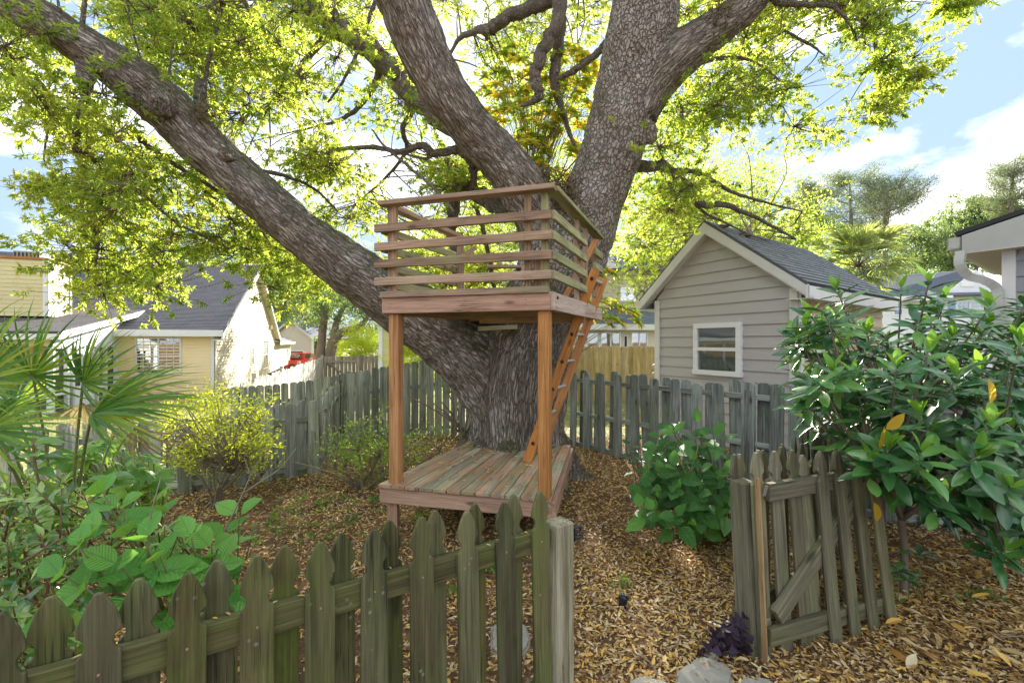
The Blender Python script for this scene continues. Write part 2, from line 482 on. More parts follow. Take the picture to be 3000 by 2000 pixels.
# ------------------------------------------------------------------ ground
def ground():
    n = 340
    t = np.linspace(-1, 1, n)
    xs = np.sinh(t * 5.2) / math.sinh(5.2) * 420
    ys = np.sinh(t * 5.2) / math.sinh(5.2) * 420 + 3.5
    X, Y = np.meshgrid(xs, ys)
    Z = ngz(X, Y)
    Z = Z + np.sin(X * 2.1 + 1.3 * np.sin(Y * 1.7)) * .008 + np.sin(X * 5.3 + Y * 3.1) * .004
    # mound round the oak's foot and litter heaped along the fences
    Z = Z + .10 * np.exp(-(((X - .1) ** 2 + (Y - 5.6) ** 2) / 1.3))
    V = np.stack([X, Y, Z], -1).reshape(-1, 3)
    i = np.arange(n * n).reshape(n, n)
    Q = np.stack([i[:-1, :-1], i[:-1, 1:], i[1:, 1:], i[1:, :-1]], -1).reshape(-1, 4)
    m, t = newmat('ground_material'); g = G(t)
    co = g.n("ShaderNodeTexCoord").outputs["Object"]
    s = g.n("ShaderNodeSeparateXYZ", {0: co})
    a = g.noise(co, 9, 6, .65); b = g.noise(co, 60, 4, .7); c = g.noise(co, 1.4, 5, .6)
    mulch = g.ramp(g.math('ADD', g.math('MULTIPLY', a, .5), g.math('MULTIPLY', b, .5)),
                   [(.3, (.06, .035, .02)), (.5, (.17, .10, .05)), (.68, (.32, .20, .11))])
    mulch = g.mix(g.math('MULTIPLY', g.step(c, .5, .62), .6), mulch, (.075, .055, .045, 1))
    grass = g.ramp(g.math('ADD', g.math('MULTIPLY', a, .4), g.math('MULTIPLY', c, .6)),
                   [(.35, (.10, .13, .04)), (.55, (.24, .24, .10)), (.7, (.40, .35, .20))])
    edge = g.noise(co, 1.1, 4)
    # lawn lies beyond the garden fences
    f1 = g.step(g.math('ADD', s.outputs[1], edge), 8.3, 8.6)
    f2 = g.step(g.math('ADD', g.math('ADD', g.math('MULTIPLY', s.outputs[0], -.25), s.outputs[1]), g.math('MULTIPLY', edge, .5)), 6.4, 6.7)
    lf = g.step(g.math('MULTIPLY', s.outputs[0], -1.0), 2.2, 2.5)
    f = g.math('MAXIMUM', f1, g.math('MULTIPLY', f2, lf))
    g.out(g.bsdf(g.mix(f, mulch, grass), .95, g.bump(g.math('ADD', a, b), .8, .02), .15))
    me = quickmesh("ground", V, Q, smooth=True)
    me.materials.append(m)
    o = bpy.data.objects.new("ground", me); COL.objects.link(o); o["kind"] = "structure"
    return o
GROUND = ground()

# ------------------------------------------------------------------ leaf meshes
def leaf_cloud(acc, P, A, N, L, W, rnd, fold=.22, curve=.12, hi=False):
    """many leaves at once; P base, A axis, N normal (n,3)"""
    n = len(P)
    A = A / (np.linalg.norm(A, axis=1)[:, None] + 1e-9)
    N = N - A * (N * A).sum(1)[:, None]; N /= np.linalg.norm(N, axis=1)[:, None] + 1e-9
    S = np.cross(A, N)
    L = np.broadcast_to(L, n)[:, None]; W = np.broadcast_to(W, n)[:, None]
    cv = np.broadcast_to(curve, n)[:, None]
    def pt(t, s, up=0.0):
        return P + A * L * t + S * W * s + N * (up * W - cv * L * t * t)
    if not hi:
        V = np.stack([pt(0, 0), pt(.48, .5, fold), pt(1, 0), pt(.48, -.5, fold)], 1).reshape(-1, 3)
        b = (np.arange(n) * 4)[:, None]
        T = np.concatenate([b + [0, 2, 1], b + [0, 3, 2]])
        acc.add(V, None, T, np.repeat(rnd, 4))
    else:
        st = [(0, .03), (.22, .38), (.5, .5), (.78, .33), (1, 0)]
        vs = [pt(t, 0) for t, w in st] + [pt(t, w, fold * w * 2) for t, w in st[1:4]] + [pt(t, -w, fold * w * 2) for t, w in st[1:4]]
        V = np.stack(vs, 1).reshape(-1, 3)
        b = (np.arange(n) * 11)[:, None]
        Q = np.concatenate([b + [1, 2, 6, 5], b + [2, 3, 7, 6], b + [1, 8, 9, 2], b + [2, 9, 10, 3]])
        T = np.concatenate([b + [0, 1, 5], b + [3, 4, 7], b + [0, 8, 1], b + [3, 10, 4]])
        acc.add(V, Q, T, np.repeat(rnd, 11))

def rand_dirs(n, rng=RNG):
    v = rng.normal(size=(n, 3)); return v / np.linalg.norm(v, axis=1)[:, None]

def unit_leaf(name, mat, ratio=.35, fold=.2, curve=.15, rnd=.5, wave=0.0, shape=((0, .02), (.12, .26), (.28, .43), (.5, .5), (.72, .38), (.88, .18), (1, 0))):
    """leaf of length 1 along +Y, normal +Z"""
    V = []; Q = []; T = []
    for i, (t, w) in enumerate(shape):
        z = -curve * t * t
        wv = wave * math.sin(i * 2.3)
        V.append((0, t, z))
        V.append((w * ratio, t, z + fold * w * ratio * 1.4 + wv * w))
        V.append((-w * ratio, t, z + fold * w * ratio * 1.4 - wv * w))
    n = len(shape)
    for i in range(n - 1):
        a, b = i * 3, i * 3 + 3
        Q.append((a, a + 1, b + 1, b)); Q.append((a + 2, a, b, b + 2))
    me = quickmesh(name, V, Q, None, True, np.full(len(V), rnd))
    me.materials.append(mat)
    return me

def orient(P, A, N, L, wscale=1.0):
    A = Vector(A).normalized(); N = Vector(N); N = N - A * N.dot(A)
    if N.length < 1e-4: N = A.orthogonal()
    N.normalize(); S = A.cross(N)
    m = Matrix(((S.x * L * wscale, A.x * L, N.x * L, P[0]), (S.y * L * wscale, A.y * L, N.y * L, P[1]), (S.z * L * wscale, A.z * L, N.z * L, P[2]), (0, 0, 0, 1)))
    return m

# ------------------------------------------------------------------ leaf litter
LITTER = leafmat('dry_leaf', [(0, (.20, .115, .04)), (.2, (.38, .225, .08)), (.4, (.58, .42, .19)), (.62, (.72, .60, .36)), (.78, (.68, .44, .10)), (.9, (.80, .54, .12)), (1, (.50, .25, .06))],
                 [(0, (.3, .15, .05)), (1, (.55, .3, .08))], .15, .6, .3)
def litter():
    acc = Acc()
    def scatter(n, x0, x1, y0, y1, L0, L1, cond=None, lift=.03, hi=True):
        X = RNG.uniform(x0, x1, n); Y = RNG.uniform(y0, y1, n)
        k = np.abs(X) < 1.22 * Y + .4
        if cond is not None: k &= cond(X, Y)
        X, Y = X[k], Y[k]; n = len(X)
        Z = ngz(X, Y) + .10 * np.exp(-(((X - .1) ** 2 + (Y - 5.6) ** 2) / 1.3)) + RNG.uniform(.0, lift, n)
        th = RNG.uniform(0, 2 * math.pi, n)
        A = np.stack([np.cos(th), np.sin(th), RNG.normal(0, .22, n)], 1)
        N = np.stack([RNG.normal(0, .33, n), RNG.normal(0, .33, n), np.ones(n)], 1)
        Ln = RNG.uniform(L0, L1, n)
        leaf_cloud(acc, np.stack([X, Y, Z], 1), A, N, Ln, Ln * RNG.uniform(.26, .38, n), RNG.uniform(0, 1, n), fold=.25, curve=RNG.uniform(-.25, .25, n), hi=hi)
    # thinner in patches of bare soil
    def c1(X, Y):
        return (np.sin(X * 2.3 + 1) * np.cos(Y * 1.9 + X) + RNG.uniform(-1.4, 1.0, len(X))) < .8
    scatter(26000, -3, 5, 1.3, 3.0, .018, .048, c1)
    scatter(95000, -5, 5.6, 2.9, 7.4, .022, .052, c1, hi=False)
    scatter(5000, -2, 5, 7.0, 11, .05, .09, hi=False)
    # denser drift by the gateway and under the shrub on the right
    scatter(24000, 0, 5, 1.6, 3.6, .018, .050, lambda X, Y: X > .35)
    scatter(260, 1.4, 5, 2.2, 4.2, .07, .12, lambda X, Y: X > 1.4 + .2 * Y, .05)
    acc.build("leaf_litter", LITTER, None, kind="stuff")
    bpy.data.objects["leaf_litter"]["label"] = "brown and orange fallen oak leaves covering the ground"
    # the nearest fallen leaves, each a piece of the ground
    meshes = [unit_leaf("leaf", LITTER, RNG.uniform(.28, .38), .2, RNG.uniform(-.25, .3), i / 13.0, .04) for i in range(14)]
    k = 0
    while k < 290:
        px, py = random.uniform(1700, 3000), random.uniform(1560, 2000)
        if random.random() > ((py - 1500) / 500) : continue
        if 2130 < px < 2640 and py < 1900: continue
        d = EYE * F / (py - 1000)
        p = at(px, py, d)
        big = px > 2650 and random.random() < .1
        Lf = random.uniform(.10, .15) if big else random.uniform(.034, .056)
        th = random.uniform(0, 6.28)
        o = bpy.data.objects.new("leaf", random.choice(meshes))
        place(o, GROUND, orient((p.x, p.y, gz(p.x, p.y) + random.uniform(.025, .055)), (math.cos(th), math.sin(th), random.uniform(-.15, .25)),
                                (random.gauss(0, .3), random.gauss(0, .3), 1), Lf))
        k += 1
litter()

# pine straw: fine needles lying among the leaves, and twigs
def straw():
    acc = Acc()
    n = 9000
    X = RNG.uniform(-1.5, 4.2, n); Y = RNG.uniform(1.5, 5.5, n)
    k = np.abs(X) < 1.2 * Y
    X, Y = X[k], Y[k]; n = len(X)
    th = RNG.uniform(0, 6.28, n)
    A = np.stack([np.cos(th), np.sin(th), RNG.normal(0, .1, n)], 1)
    N = np.tile([0, 0, 1.0], (n, 1)) + RNG.normal(0, .3, (n, 3))
    leaf_cloud(acc, np.stack([X, Y, ngz(X, Y) + RNG.uniform(.01, .035, n)], 1), A, N, RNG.uniform(.06, .15, n), .0035, RNG.uniform(0, 1, n), 0, .05)
    m = leafmat('pine_straw', [(0, (.20, .09, .03)), (1, (.42, .22, .08))], [(0, (.2, .1, .03)), (1, (.3, .15, .05))], .1, .7)
    o = acc.build("pine_straw", m, None, kind="stuff"); o["label"] = "reddish brown pine needles strewn among the leaves"
    a = Acc()
    for i in range(110):
        y = random.uniform(1.7, 6); x = random.uniform(-1, 1.1) * y
        if x < -1 and y < 3: continue
        th = random.uniform(0, 6.28); l = random.uniform(.08, .3)
        P = [(x, y, .035), (x + math.cos(th) * l * .5, y + math.sin(th) * l * .5, .045), (x + math.cos(th + .3) * l, y + math.sin(th + .3) * l, .035)]
        tube(a, P, [.005, .002], 4, 3, random.random())
    o = a.build("fallen_twigs", plain('twig_bark', (.20, .16, .12), .9), None, kind="stuff"); o["label"] = "thin grey twigs lying on the leaf litter"
straw()

def weeds():
    acc = Acc()
    spots = [((900, 1500), 22, .26), ((820, 1560), 16, .22), ((1230, 1520), 10, .16), ((1200, 1600), 8, .1), ((1350, 1740), 14, .08), ((830, 1450), 10, .3),
             ((650, 1630), 10, .2), ((980, 1450), 10, .3), ((1000, 1560), 12, .2), ((1120, 1480), 10, .2), ((1450, 1680), 5, .05), ((2800, 1480), 8, .15), ((2010, 1240), 30, .7), ((1870, 1260), 14, .4),
             ((2620, 1780), 6, .08), ((2860, 1760), 5, .06)]
    for (px, py), n, sp in spots:
        d = EYE * F / (py - 1000)
        c = at(px, py, d)
        for i in range(n):
            x, y = c.x + random.gauss(0, sp), c.y + random.gauss(0, sp)
            k = random.randint(5, 9)
            th = RNG.uniform(0, 6.28, k)
            A = np.stack([np.cos(th), np.sin(th), RNG.uniform(.3, 1.6, k)], 1)
            P = np.tile([x, y, gz(x, y) + .02], (k, 1)) + A * RNG.uniform(.0, .03, (k, 1))
            leaf_cloud(acc, P, A, np.cross(A, rand_dirs(k)), RNG.uniform(.025, .06, k), RNG.uniform(.012, .022, k), RNG.uniform(0, 1, k), .2, .2)
    m = leafmat('weed', [(0, (.06, .16, .03)), (1, (.14, .26, .05))], [(0, (.2, .4, .05)), (1, (.35, .5, .08))], .35)
    o = acc.build("ground_weeds", m, None, kind="stuff"); o["label"] = "small green weeds sprouting through the leaf litter"
    acc = Acc()
    n = 26000
    X = RNG.uniform(-14, -1, n); Y = RNG.uniform(6.3, 15, n)
    k = (X < -1.1 * Y * .15) & (np.abs(X) < 1.2 * Y) & ((Y - .25 * X) > 7.2) | (Y > 9)
    X, Y = X[k], Y[k]; n = len(X)
    A = RNG.normal(0, .45, (n, 3)); A[:, 2] = 1
    leaf_cloud(acc, np.stack([X, Y, ngz(X, Y)], 1), A, np.cross(A, rand_dirs(n)), RNG.uniform(.04, .1, n), .012, RNG.uniform(0, 1, n), 0, .3)
    m = leafmat('lawn_blade', [(0, (.12, .15, .04)), (.6, (.28, .27, .11)), (1, (.42, .36, .2))], [(0, (.3, .35, .08)), (1, (.5, .45, .2))], .35)
    o = acc.build("lawn_grass", m, None, kind="stuff"); o["label"] = "short pale grass beyond the low left fence"
weeds()

# ------------------------------------------------------------------ the live oak
def hash3(i, s):
    x = (i[:, 0] * 73856093) ^ (i[:, 1] * 19349663) ^ (i[:, 2] * 83492791) ^ (s * 2654435761)
    x = (x ^ (x >> 13)) * 1274126177 & 0x7fffffff
    return (x ^ (x >> 16)) % 100003 / 100003.0

def voronoi_edge(P):
    """F2-F1 for points P (n,3)"""
    c = np.floor(P).astype(np.int64)
    f1 = np.full(len(P), 9.0); f2 = np.full(len(P), 9.0)
    for dx in (-1, 0, 1):
        for dy in (-1, 0, 1):
            for dz in (-1, 0, 1):
                i = c + np.array((dx, dy, dz))
                q = i + np.stack([hash3(i, 1), hash3(i, 2), hash3(i, 3)], 1)
                d = np.linalg.norm(P - q, axis=1)
                m = d < f1
                f2 = np.where(m, f1, np.minimum(f2, d)); f1 = np.where(m, d, f1)
    return f2 - f1

def vnoise(P):
    c = np.floor(P).astype(np.int64); f = P - c; f = f * f * (3 - 2 * f)
    r = 0
    for dx in (0, 1):
        for dy in (0, 1):
            for dz in (0, 1):
                w = (f[:, 0] if dx else 1 - f[:, 0]) * (f[:, 1] if dy else 1 - f[:, 1]) * (f[:, 2] if dz else 1 - f[:, 2])
                r = r + w * hash3(c + np.array((dx, dy, dz)), 5)
    return r

def bark_mat(name, plate_scale=1.0):
    m, t = newmat(name); g = G(t)
    bc = g.n("ShaderNodeAttribute", attribute_name="bark").outputs["Vector"]
    geo = g.n("ShaderNodeNewGeometry")
    co = g.n("ShaderNodeTexCoord").outputs["Object"]
    wob = g.n("ShaderNodeTexNoise", {"Vector": bc, "Scale": 12.0, "Detail": 5.0}).outputs["Color"]
    w2 = g.vadd(bc, g.n("ShaderNodeVectorMath", {0: wob, 3: .09}, operation='SCALE').outputs[0])
    v1 = g.n("ShaderNodeTexVoronoi", {"Vector": w2, "Scale": 25.0 * plate_scale}, feature='DISTANCE_TO_EDGE').outputs["Distance"]
    v2 = g.n("ShaderNodeTexVoronoi", {"Vector": w2, "Scale": 60.0 * plate_scale}, feature='DISTANCE_TO_EDGE').outputs["Distance"]
    vc = g.n("ShaderNodeTexVoronoi", {"Vector": w2, "Scale": 25.0 * plate_scale}).outputs["Color"]
    rg = g.math('ABSOLUTE', g.math('SUBTRACT', g.noise(bc, 26 * plate_scale, 3, .55, .9), .5))
    rg2 = g.math('ABSOLUTE', g.math('SUBTRACT', g.noise(bc, 58 * plate_scale, 2, .5, .6), .5))
    blk = g.n("ShaderNodeAttribute", attribute_name="rnd").outputs["Fac"]
    er = g.step(g.math('ADD', rg, g.math('MULTIPLY', rg2, .25)), .012, .075)
    ev_ = g.step(v1, .0, .16)
    e1 = g.n("ShaderNodeMix", {0: blk, 2: g.math('MULTIPLY', er, g.n("ShaderNodeMapRange", {0: g.step(v1, 0, .12), 3: .15, 4: 1.0}).outputs[0]), 3: ev_}).outputs[0]
    e2 = g.step(v2, .0, .13)
    n1 = g.noise(bc, 5, 6, .65); n2 = g.noise(bc, 70, 4, .7); n3 = g.noise(co, 1.1, 4, .6)
    plate = g.mix(g.step(n1, .35, .65), (.43, .345, .27, 1), (.76, .68, .58, 1))
    plate = g.mix(g.math('MULTIPLY', g.step(g.n("ShaderNodeSeparateXYZ", {0: vc}).outputs[0], .5, .9), g.math('ADD', g.math('MULTIPLY', g.n("ShaderNodeAttribute", attribute_name="rnd").outputs["Fac"], .38), .12)), plate, (.66, .60, .53, 1))
    plate = g.mix(g.math('MULTIPLY', g.step(n2, .3, .8), .5), plate, (.12, .095, .08, 1))
    red = g.step(g.noise(bc, 3.2, 4, .6), .60, .72)
    plate = g.mix(g.math('MULTIPLY', red, .6), plate, (.21, .095, .06, 1))
    h = g.math('ADD', g.math('MULTIPLY', e1, .75), g.math('MULTIPLY', e2, .25))
    col = g.mix(h, (.085, .062, .046, 1), plate)
    # moss and lichen on upward faces
    nz_ = g.n("ShaderNodeSeparateXYZ", {0: geo.outputs["Normal"]}).outputs[2]
    mossn = g.noise(co, 7, 7, .7)
    up = g.math('ADD', nz_, g.math('MULTIPLY', g.math('SUBTRACT', mossn, .5), 2.4))
    mf = g.step(up, .12, .7)
    col = g.mix(g.math('MULTIPLY', mf, .72), col, g.mix(g.step(n2, .35, .7), (.055, .065, .022, 1), (.15, .15, .06, 1)))
    gl = g.step(g.noise(co, 3.1, 6, .7), .56, .68)
    col = g.mix(g.math('MULTIPLY', gl, .35), col, (.17, .18, .09, 1))
    hh = g.math('ADD', h, g.math('MULTIPLY', n2, .35))
    g.out(g.bsdf(col, .92, g.bump(hh, 1.0, .03), .15))
    return m
BARK = bark_mat('oak_bark')
BARK_S = bark_mat('oak_branch_bark', 2.2)

OAK = thing("live_oak", "huge old live oak with three spreading limbs rising through the treehouse", "tree", (.05, 5.5, 0))

# skeleton: px, py, depth, half width in px
LIMBS = {
 'trunk': [(1512, 1480, 5.55, 205), (1512, 1400, 5.5, 178), (1512, 1320, 5.5, 156), (1514, 1230, 5.5, 150), (1516, 1140, 5.5, 158), (1530, 1050, 5.5, 160), (1560, 960, 5.5, 138), (1600, 860, 5.5, 122)],
 'left': [(1470, 1130, 5.5, 130), (1405, 1060, 5.45, 122), (1320, 990, 5.4, 108), (1225, 925, 5.3, 97), (1130, 860, 5.2, 90), (1000, 768, 5.05, 79), (900, 692, 4.95, 72), (800, 610, 4.85, 70), (700, 520, 4.78, 70), (602, 435, 4.7, 71),
          (500, 330, 4.6, 74), (410, 250, 4.5, 74), (330, 190, 4.42, 66), (255, 143, 4.35, 62), (180, 95, 4.3, 60), (100, 45, 4.2, 57), (-20, -15, 4.1, 54), (-140, -90, 4.0, 50)],
 'mid': [(1580, 900, 5.55, 110), (1610, 760, 5.55, 100), (1590, 650, 5.5, 86), (1535, 555, 5.35, 78), (1460, 462, 5.2, 72), (1388, 385, 5.05, 71), (1325, 302, 4.9, 70), (1268, 205, 4.8, 73), (1220, 100, 4.7, 80), (1180, 0, 4.6, 84), (1120, -140, 4.5, 85), (1050, -300, 4.4, 80)],
 'right': [(1560, 950, 5.5, 115), (1620, 860, 5.5, 112), (1665, 760, 5.5, 112), (1708, 650, 5.5, 108), (1745, 560, 5.5, 98), (1780, 470, 5.5, 96), (1808, 380, 5.5, 98), (1832, 280, 5.5, 100), (1860, 170, 5.45, 104), (1882, 60, 5.4, 108), (1890, -60, 5.35, 100), (1890, -260, 5.3, 90)],
 'upper_right': [(1860, 330, 5.45, 75), (1915, 240, 5.4, 72), (1985, 165, 5.3, 70), (2065, 105, 5.25, 60), (2135, 60, 5.2, 56), (2195, 5, 5.15, 50), (2240, -70, 5.1, 48), (2260, -200, 5.0, 42)],
}
def wp(l):
    P = [tuple(at(px, py, d)) for px, py, d, r in l]; R = [r * d / F * .93 for px, py, d, r in l]
    return P, R

def build_trunk():
    acc = Acc(); samp = []
    off = 0
    for nm, l in LIMBS.items():
        P, R = wp(l)
        C = tube(acc, P, R, 20, 6)
        Rr = np.interp(np.linspace(0, 1, len(C)), np.linspace(0, 1, len(R)), R)
        T, E1, E2 = frames(C)
        s = np.concatenate([[0], np.cumsum(np.linalg.norm(np.diff(C, axis=0), axis=1))]) + off
        samp.append((C, Rr, T, E1, E2, s)); off += 7.3
    # root flares
    for ang, rr, l in ((-100, .2, .42), (-55, .22, .40), (-140, .20, .36), (-15, .2, .5), (170, .22, .45), (60, .2, .4), (120, .2, .4)):
        a = math.radians(ang); c = np.array((.05, 5.5, 0)); dv = np.array((math.cos(a), math.sin(a), 0))
        tube(acc, [c + dv * .32 + (0, 0, .75), c + dv * .50 + (0, 0, .38), c + dv * (.45 + l * .5) + (0, 0, .08), c + dv * (.6 + l) + (0, 0, -.12)], [rr * .7, rr * .95, rr * .75, .08], 10, 5)
    # burl on the right limb, stubs
    for (px, py, d, r) in ((1893, 380, 5.25, 30), (1907, 402, 5.22, 21), (1880, 405, 5.25, 26), (1915, 385, 5.2, 14)):
        c = np.array(at(px, py, d)); rr = r * d / F
        tube(acc, [c - (rr, 0, 0), c, c + (rr * .8, -rr * .3, 0)], [rr * .7, rr, rr * .45], 10, 4)
    for a_, b_, r0, r1 in (((255, 190, 4.25), (248, 250, 4.2), 34, 20), ((665, 450, 4.45), (684, 462, 4.33), 26, 14), ((470, 300, 4.35), (480, 312, 4.28), 40, 30)):
        tube(acc, [tuple(at(*a_)), tuple((np.array(at(*a_)) + np.array(at(*b_))) / 2), tuple(at(*b_))], [r0 * a_[2] / F, r1 * 1.1 * a_[2] / F, r1 * a_[2] / F], 10, 3)
    o = acc.build("trunk", BARK, None)
    md = o.modifiers.new("r", 'REMESH'); md.mode = 'VOXEL'; md.voxel_size = .0165; md.use_smooth_shade = True
    sm = o.modifiers.new("s", 'SMOOTH'); sm.factor = .5; sm.iterations = 14
    dg = bpy.context.evaluated_depsgraph_get()
    me = bpy.data.meshes.new_from_object(o.evaluated_get(dg))
    bpy.data.objects.remove(o)
    n = len(me.vertices)
    V = np.empty(n * 3, np.float32); me.vertices.foreach_get("co", V); V = V.reshape(-1, 3).astype(float)
    Nn = np.empty(n * 3, np.float32); me.vertices.foreach_get("normal", Nn); Nn = Nn.reshape(-1, 3).astype(float)
    best = np.full(n, 1e9); B = np.zeros((n, 3))
    lid = np.zeros(n)
    for li, (C, Rr, T, E1, E2, s) in enumerate(samp):
        for i in range(len(C)):
            dv = V - C[i]
            ax = dv @ T[i]
            d = np.sqrt((dv ** 2).sum(1)) - Rr[i]
            k = d < best
            if not k.any(): continue
            best[k] = d[k]
            B[k, 0] = dv[k] @ E1[i] + li * 3; B[k, 1] = dv[k] @ E2[i]; B[k, 2] = s[i] + ax[k]
            lid[k] = li
    str_ = np.where(lid == 3, .60, np.where(lid == 0, .12, .155))
    low = nss((2.0 - V[:, 2]) / 1.2)
    BB = B.copy(); BB[:, 2] *= str_
    # plates / ridges in real relief
    q = BB * np.array((14, 14, 14)); q += (np.stack([vnoise(BB * 7), vnoise(BB * 7 + 31), vnoise(BB * 7 + 77)], 1) - .5) * 1.1
    e = np.clip(voronoi_edge(q) * 2.6, 0, 1)
    wq = BB * 19 + np.stack([vnoise(BB * 9 + 5), vnoise(BB * 9 + 41), vnoise(BB * 9 + 93)], 1) * 2.2
    rn = np.abs(vnoise(wq) - .5) * 2 * .65 + np.abs(vnoise(wq * 2.1 + 9) - .5) * 2 * .35
    er = np.clip(rn * 2.6, 0, 1)
    e = np.where(lid == 3, e, er * (.35 + .65 * e) )
    q2 = BB * 24 + 11
    e2 = np.clip(voronoi_edge(q2) * 2.2, 0, 1)
    amp = np.where(lid == 3, .008, .013) + .014 * low
    hgt = amp * (e ** .7 - .6) + .006 * (e2 - .5) + .07 * (vnoise(V * 3.1) - .5) * (.4 + .6 * low) + .03 * (vnoise(V * 8.5) - .5)
    V2 = V + Nn * hgt[:, None]
    me.vertices.foreach_set("co", V2.astype(np.float32).ravel())
    a = me.attributes.new("bark", 'FLOAT_VECTOR', 'POINT')
    a.data.foreach_set("vector", BB.astype(np.float32).ravel())
    a = me.attributes.new("rnd", 'FLOAT', 'POINT'); a.data.foreach_set("value", (lid == 3).astype(np.float32))
    me.materials.clear(); me.materials.append(BARK)
    me.transform(Matrix.Translation(-Vector(OAK.location)))
    me.polygons.foreach_set("use_smooth", np.ones(len(me.polygons), bool))
    me.update()
    o = bpy.data.objects.new("trunk", me); o.parent = OAK; COL.objects.link(o)
    print("trunk verts", n)
build_trunk()

SKEL = []   # points leaves' branchlets can spring from
def bark_branch(name, l, sides=10, parent=OAK, mat=BARK_S, depth=True):
    """one branch as its own part; l = (px,py,depth,halfwidth px)"""
    P, R = wp(l); R = [x * .82 for x in R]
    C = catmull(P, 6); n = len(C)
    C[1:-1] += RNG.normal(0, 1, (n - 2, 3)) * np.interp(np.linspace(0, 1, n - 2), np.linspace(0, 1, len(R)), R)[:, None] * .14
    Rr = np.interp(np.linspace(0, 1, n), np.linspace(0, 1, len(R)), R)
    a = Acc(); C2 = tube(a, list(C), list(Rr), sides, 2, .5, True, .07)
    off = Vector(parent.location)
    me = a.mesh(name, True, tuple(off))
    Vw = np.concatenate(a.V)
    T, E1, E2 = frames(C2)
    s = np.concatenate([[0], np.cumsum(np.linalg.norm(np.diff(C2, axis=0), axis=1))])
    nr = len(C2) * sides
    B = np.zeros((len(Vw), 3))
    ii = np.repeat(np.arange(len(C2)), sides)
    dv = Vw[:nr] - C2[ii]
    B[:nr, 0] = (dv * E1[ii]).sum(1); B[:nr, 1] = (dv * E2[ii]).sum(1); B[:nr, 2] = s[ii] * .4
    at_ = me.attributes.new("bark", 'FLOAT_VECTOR', 'POINT'); at_.data.foreach_set("vector", B.astype(np.float32).ravel())
    me.materials.append(mat)
    o = bpy.data.objects.new(name, me); o.parent = parent; COL.objects.link(o)
    for c in C2[::3]: SKEL.append(c)
    return o

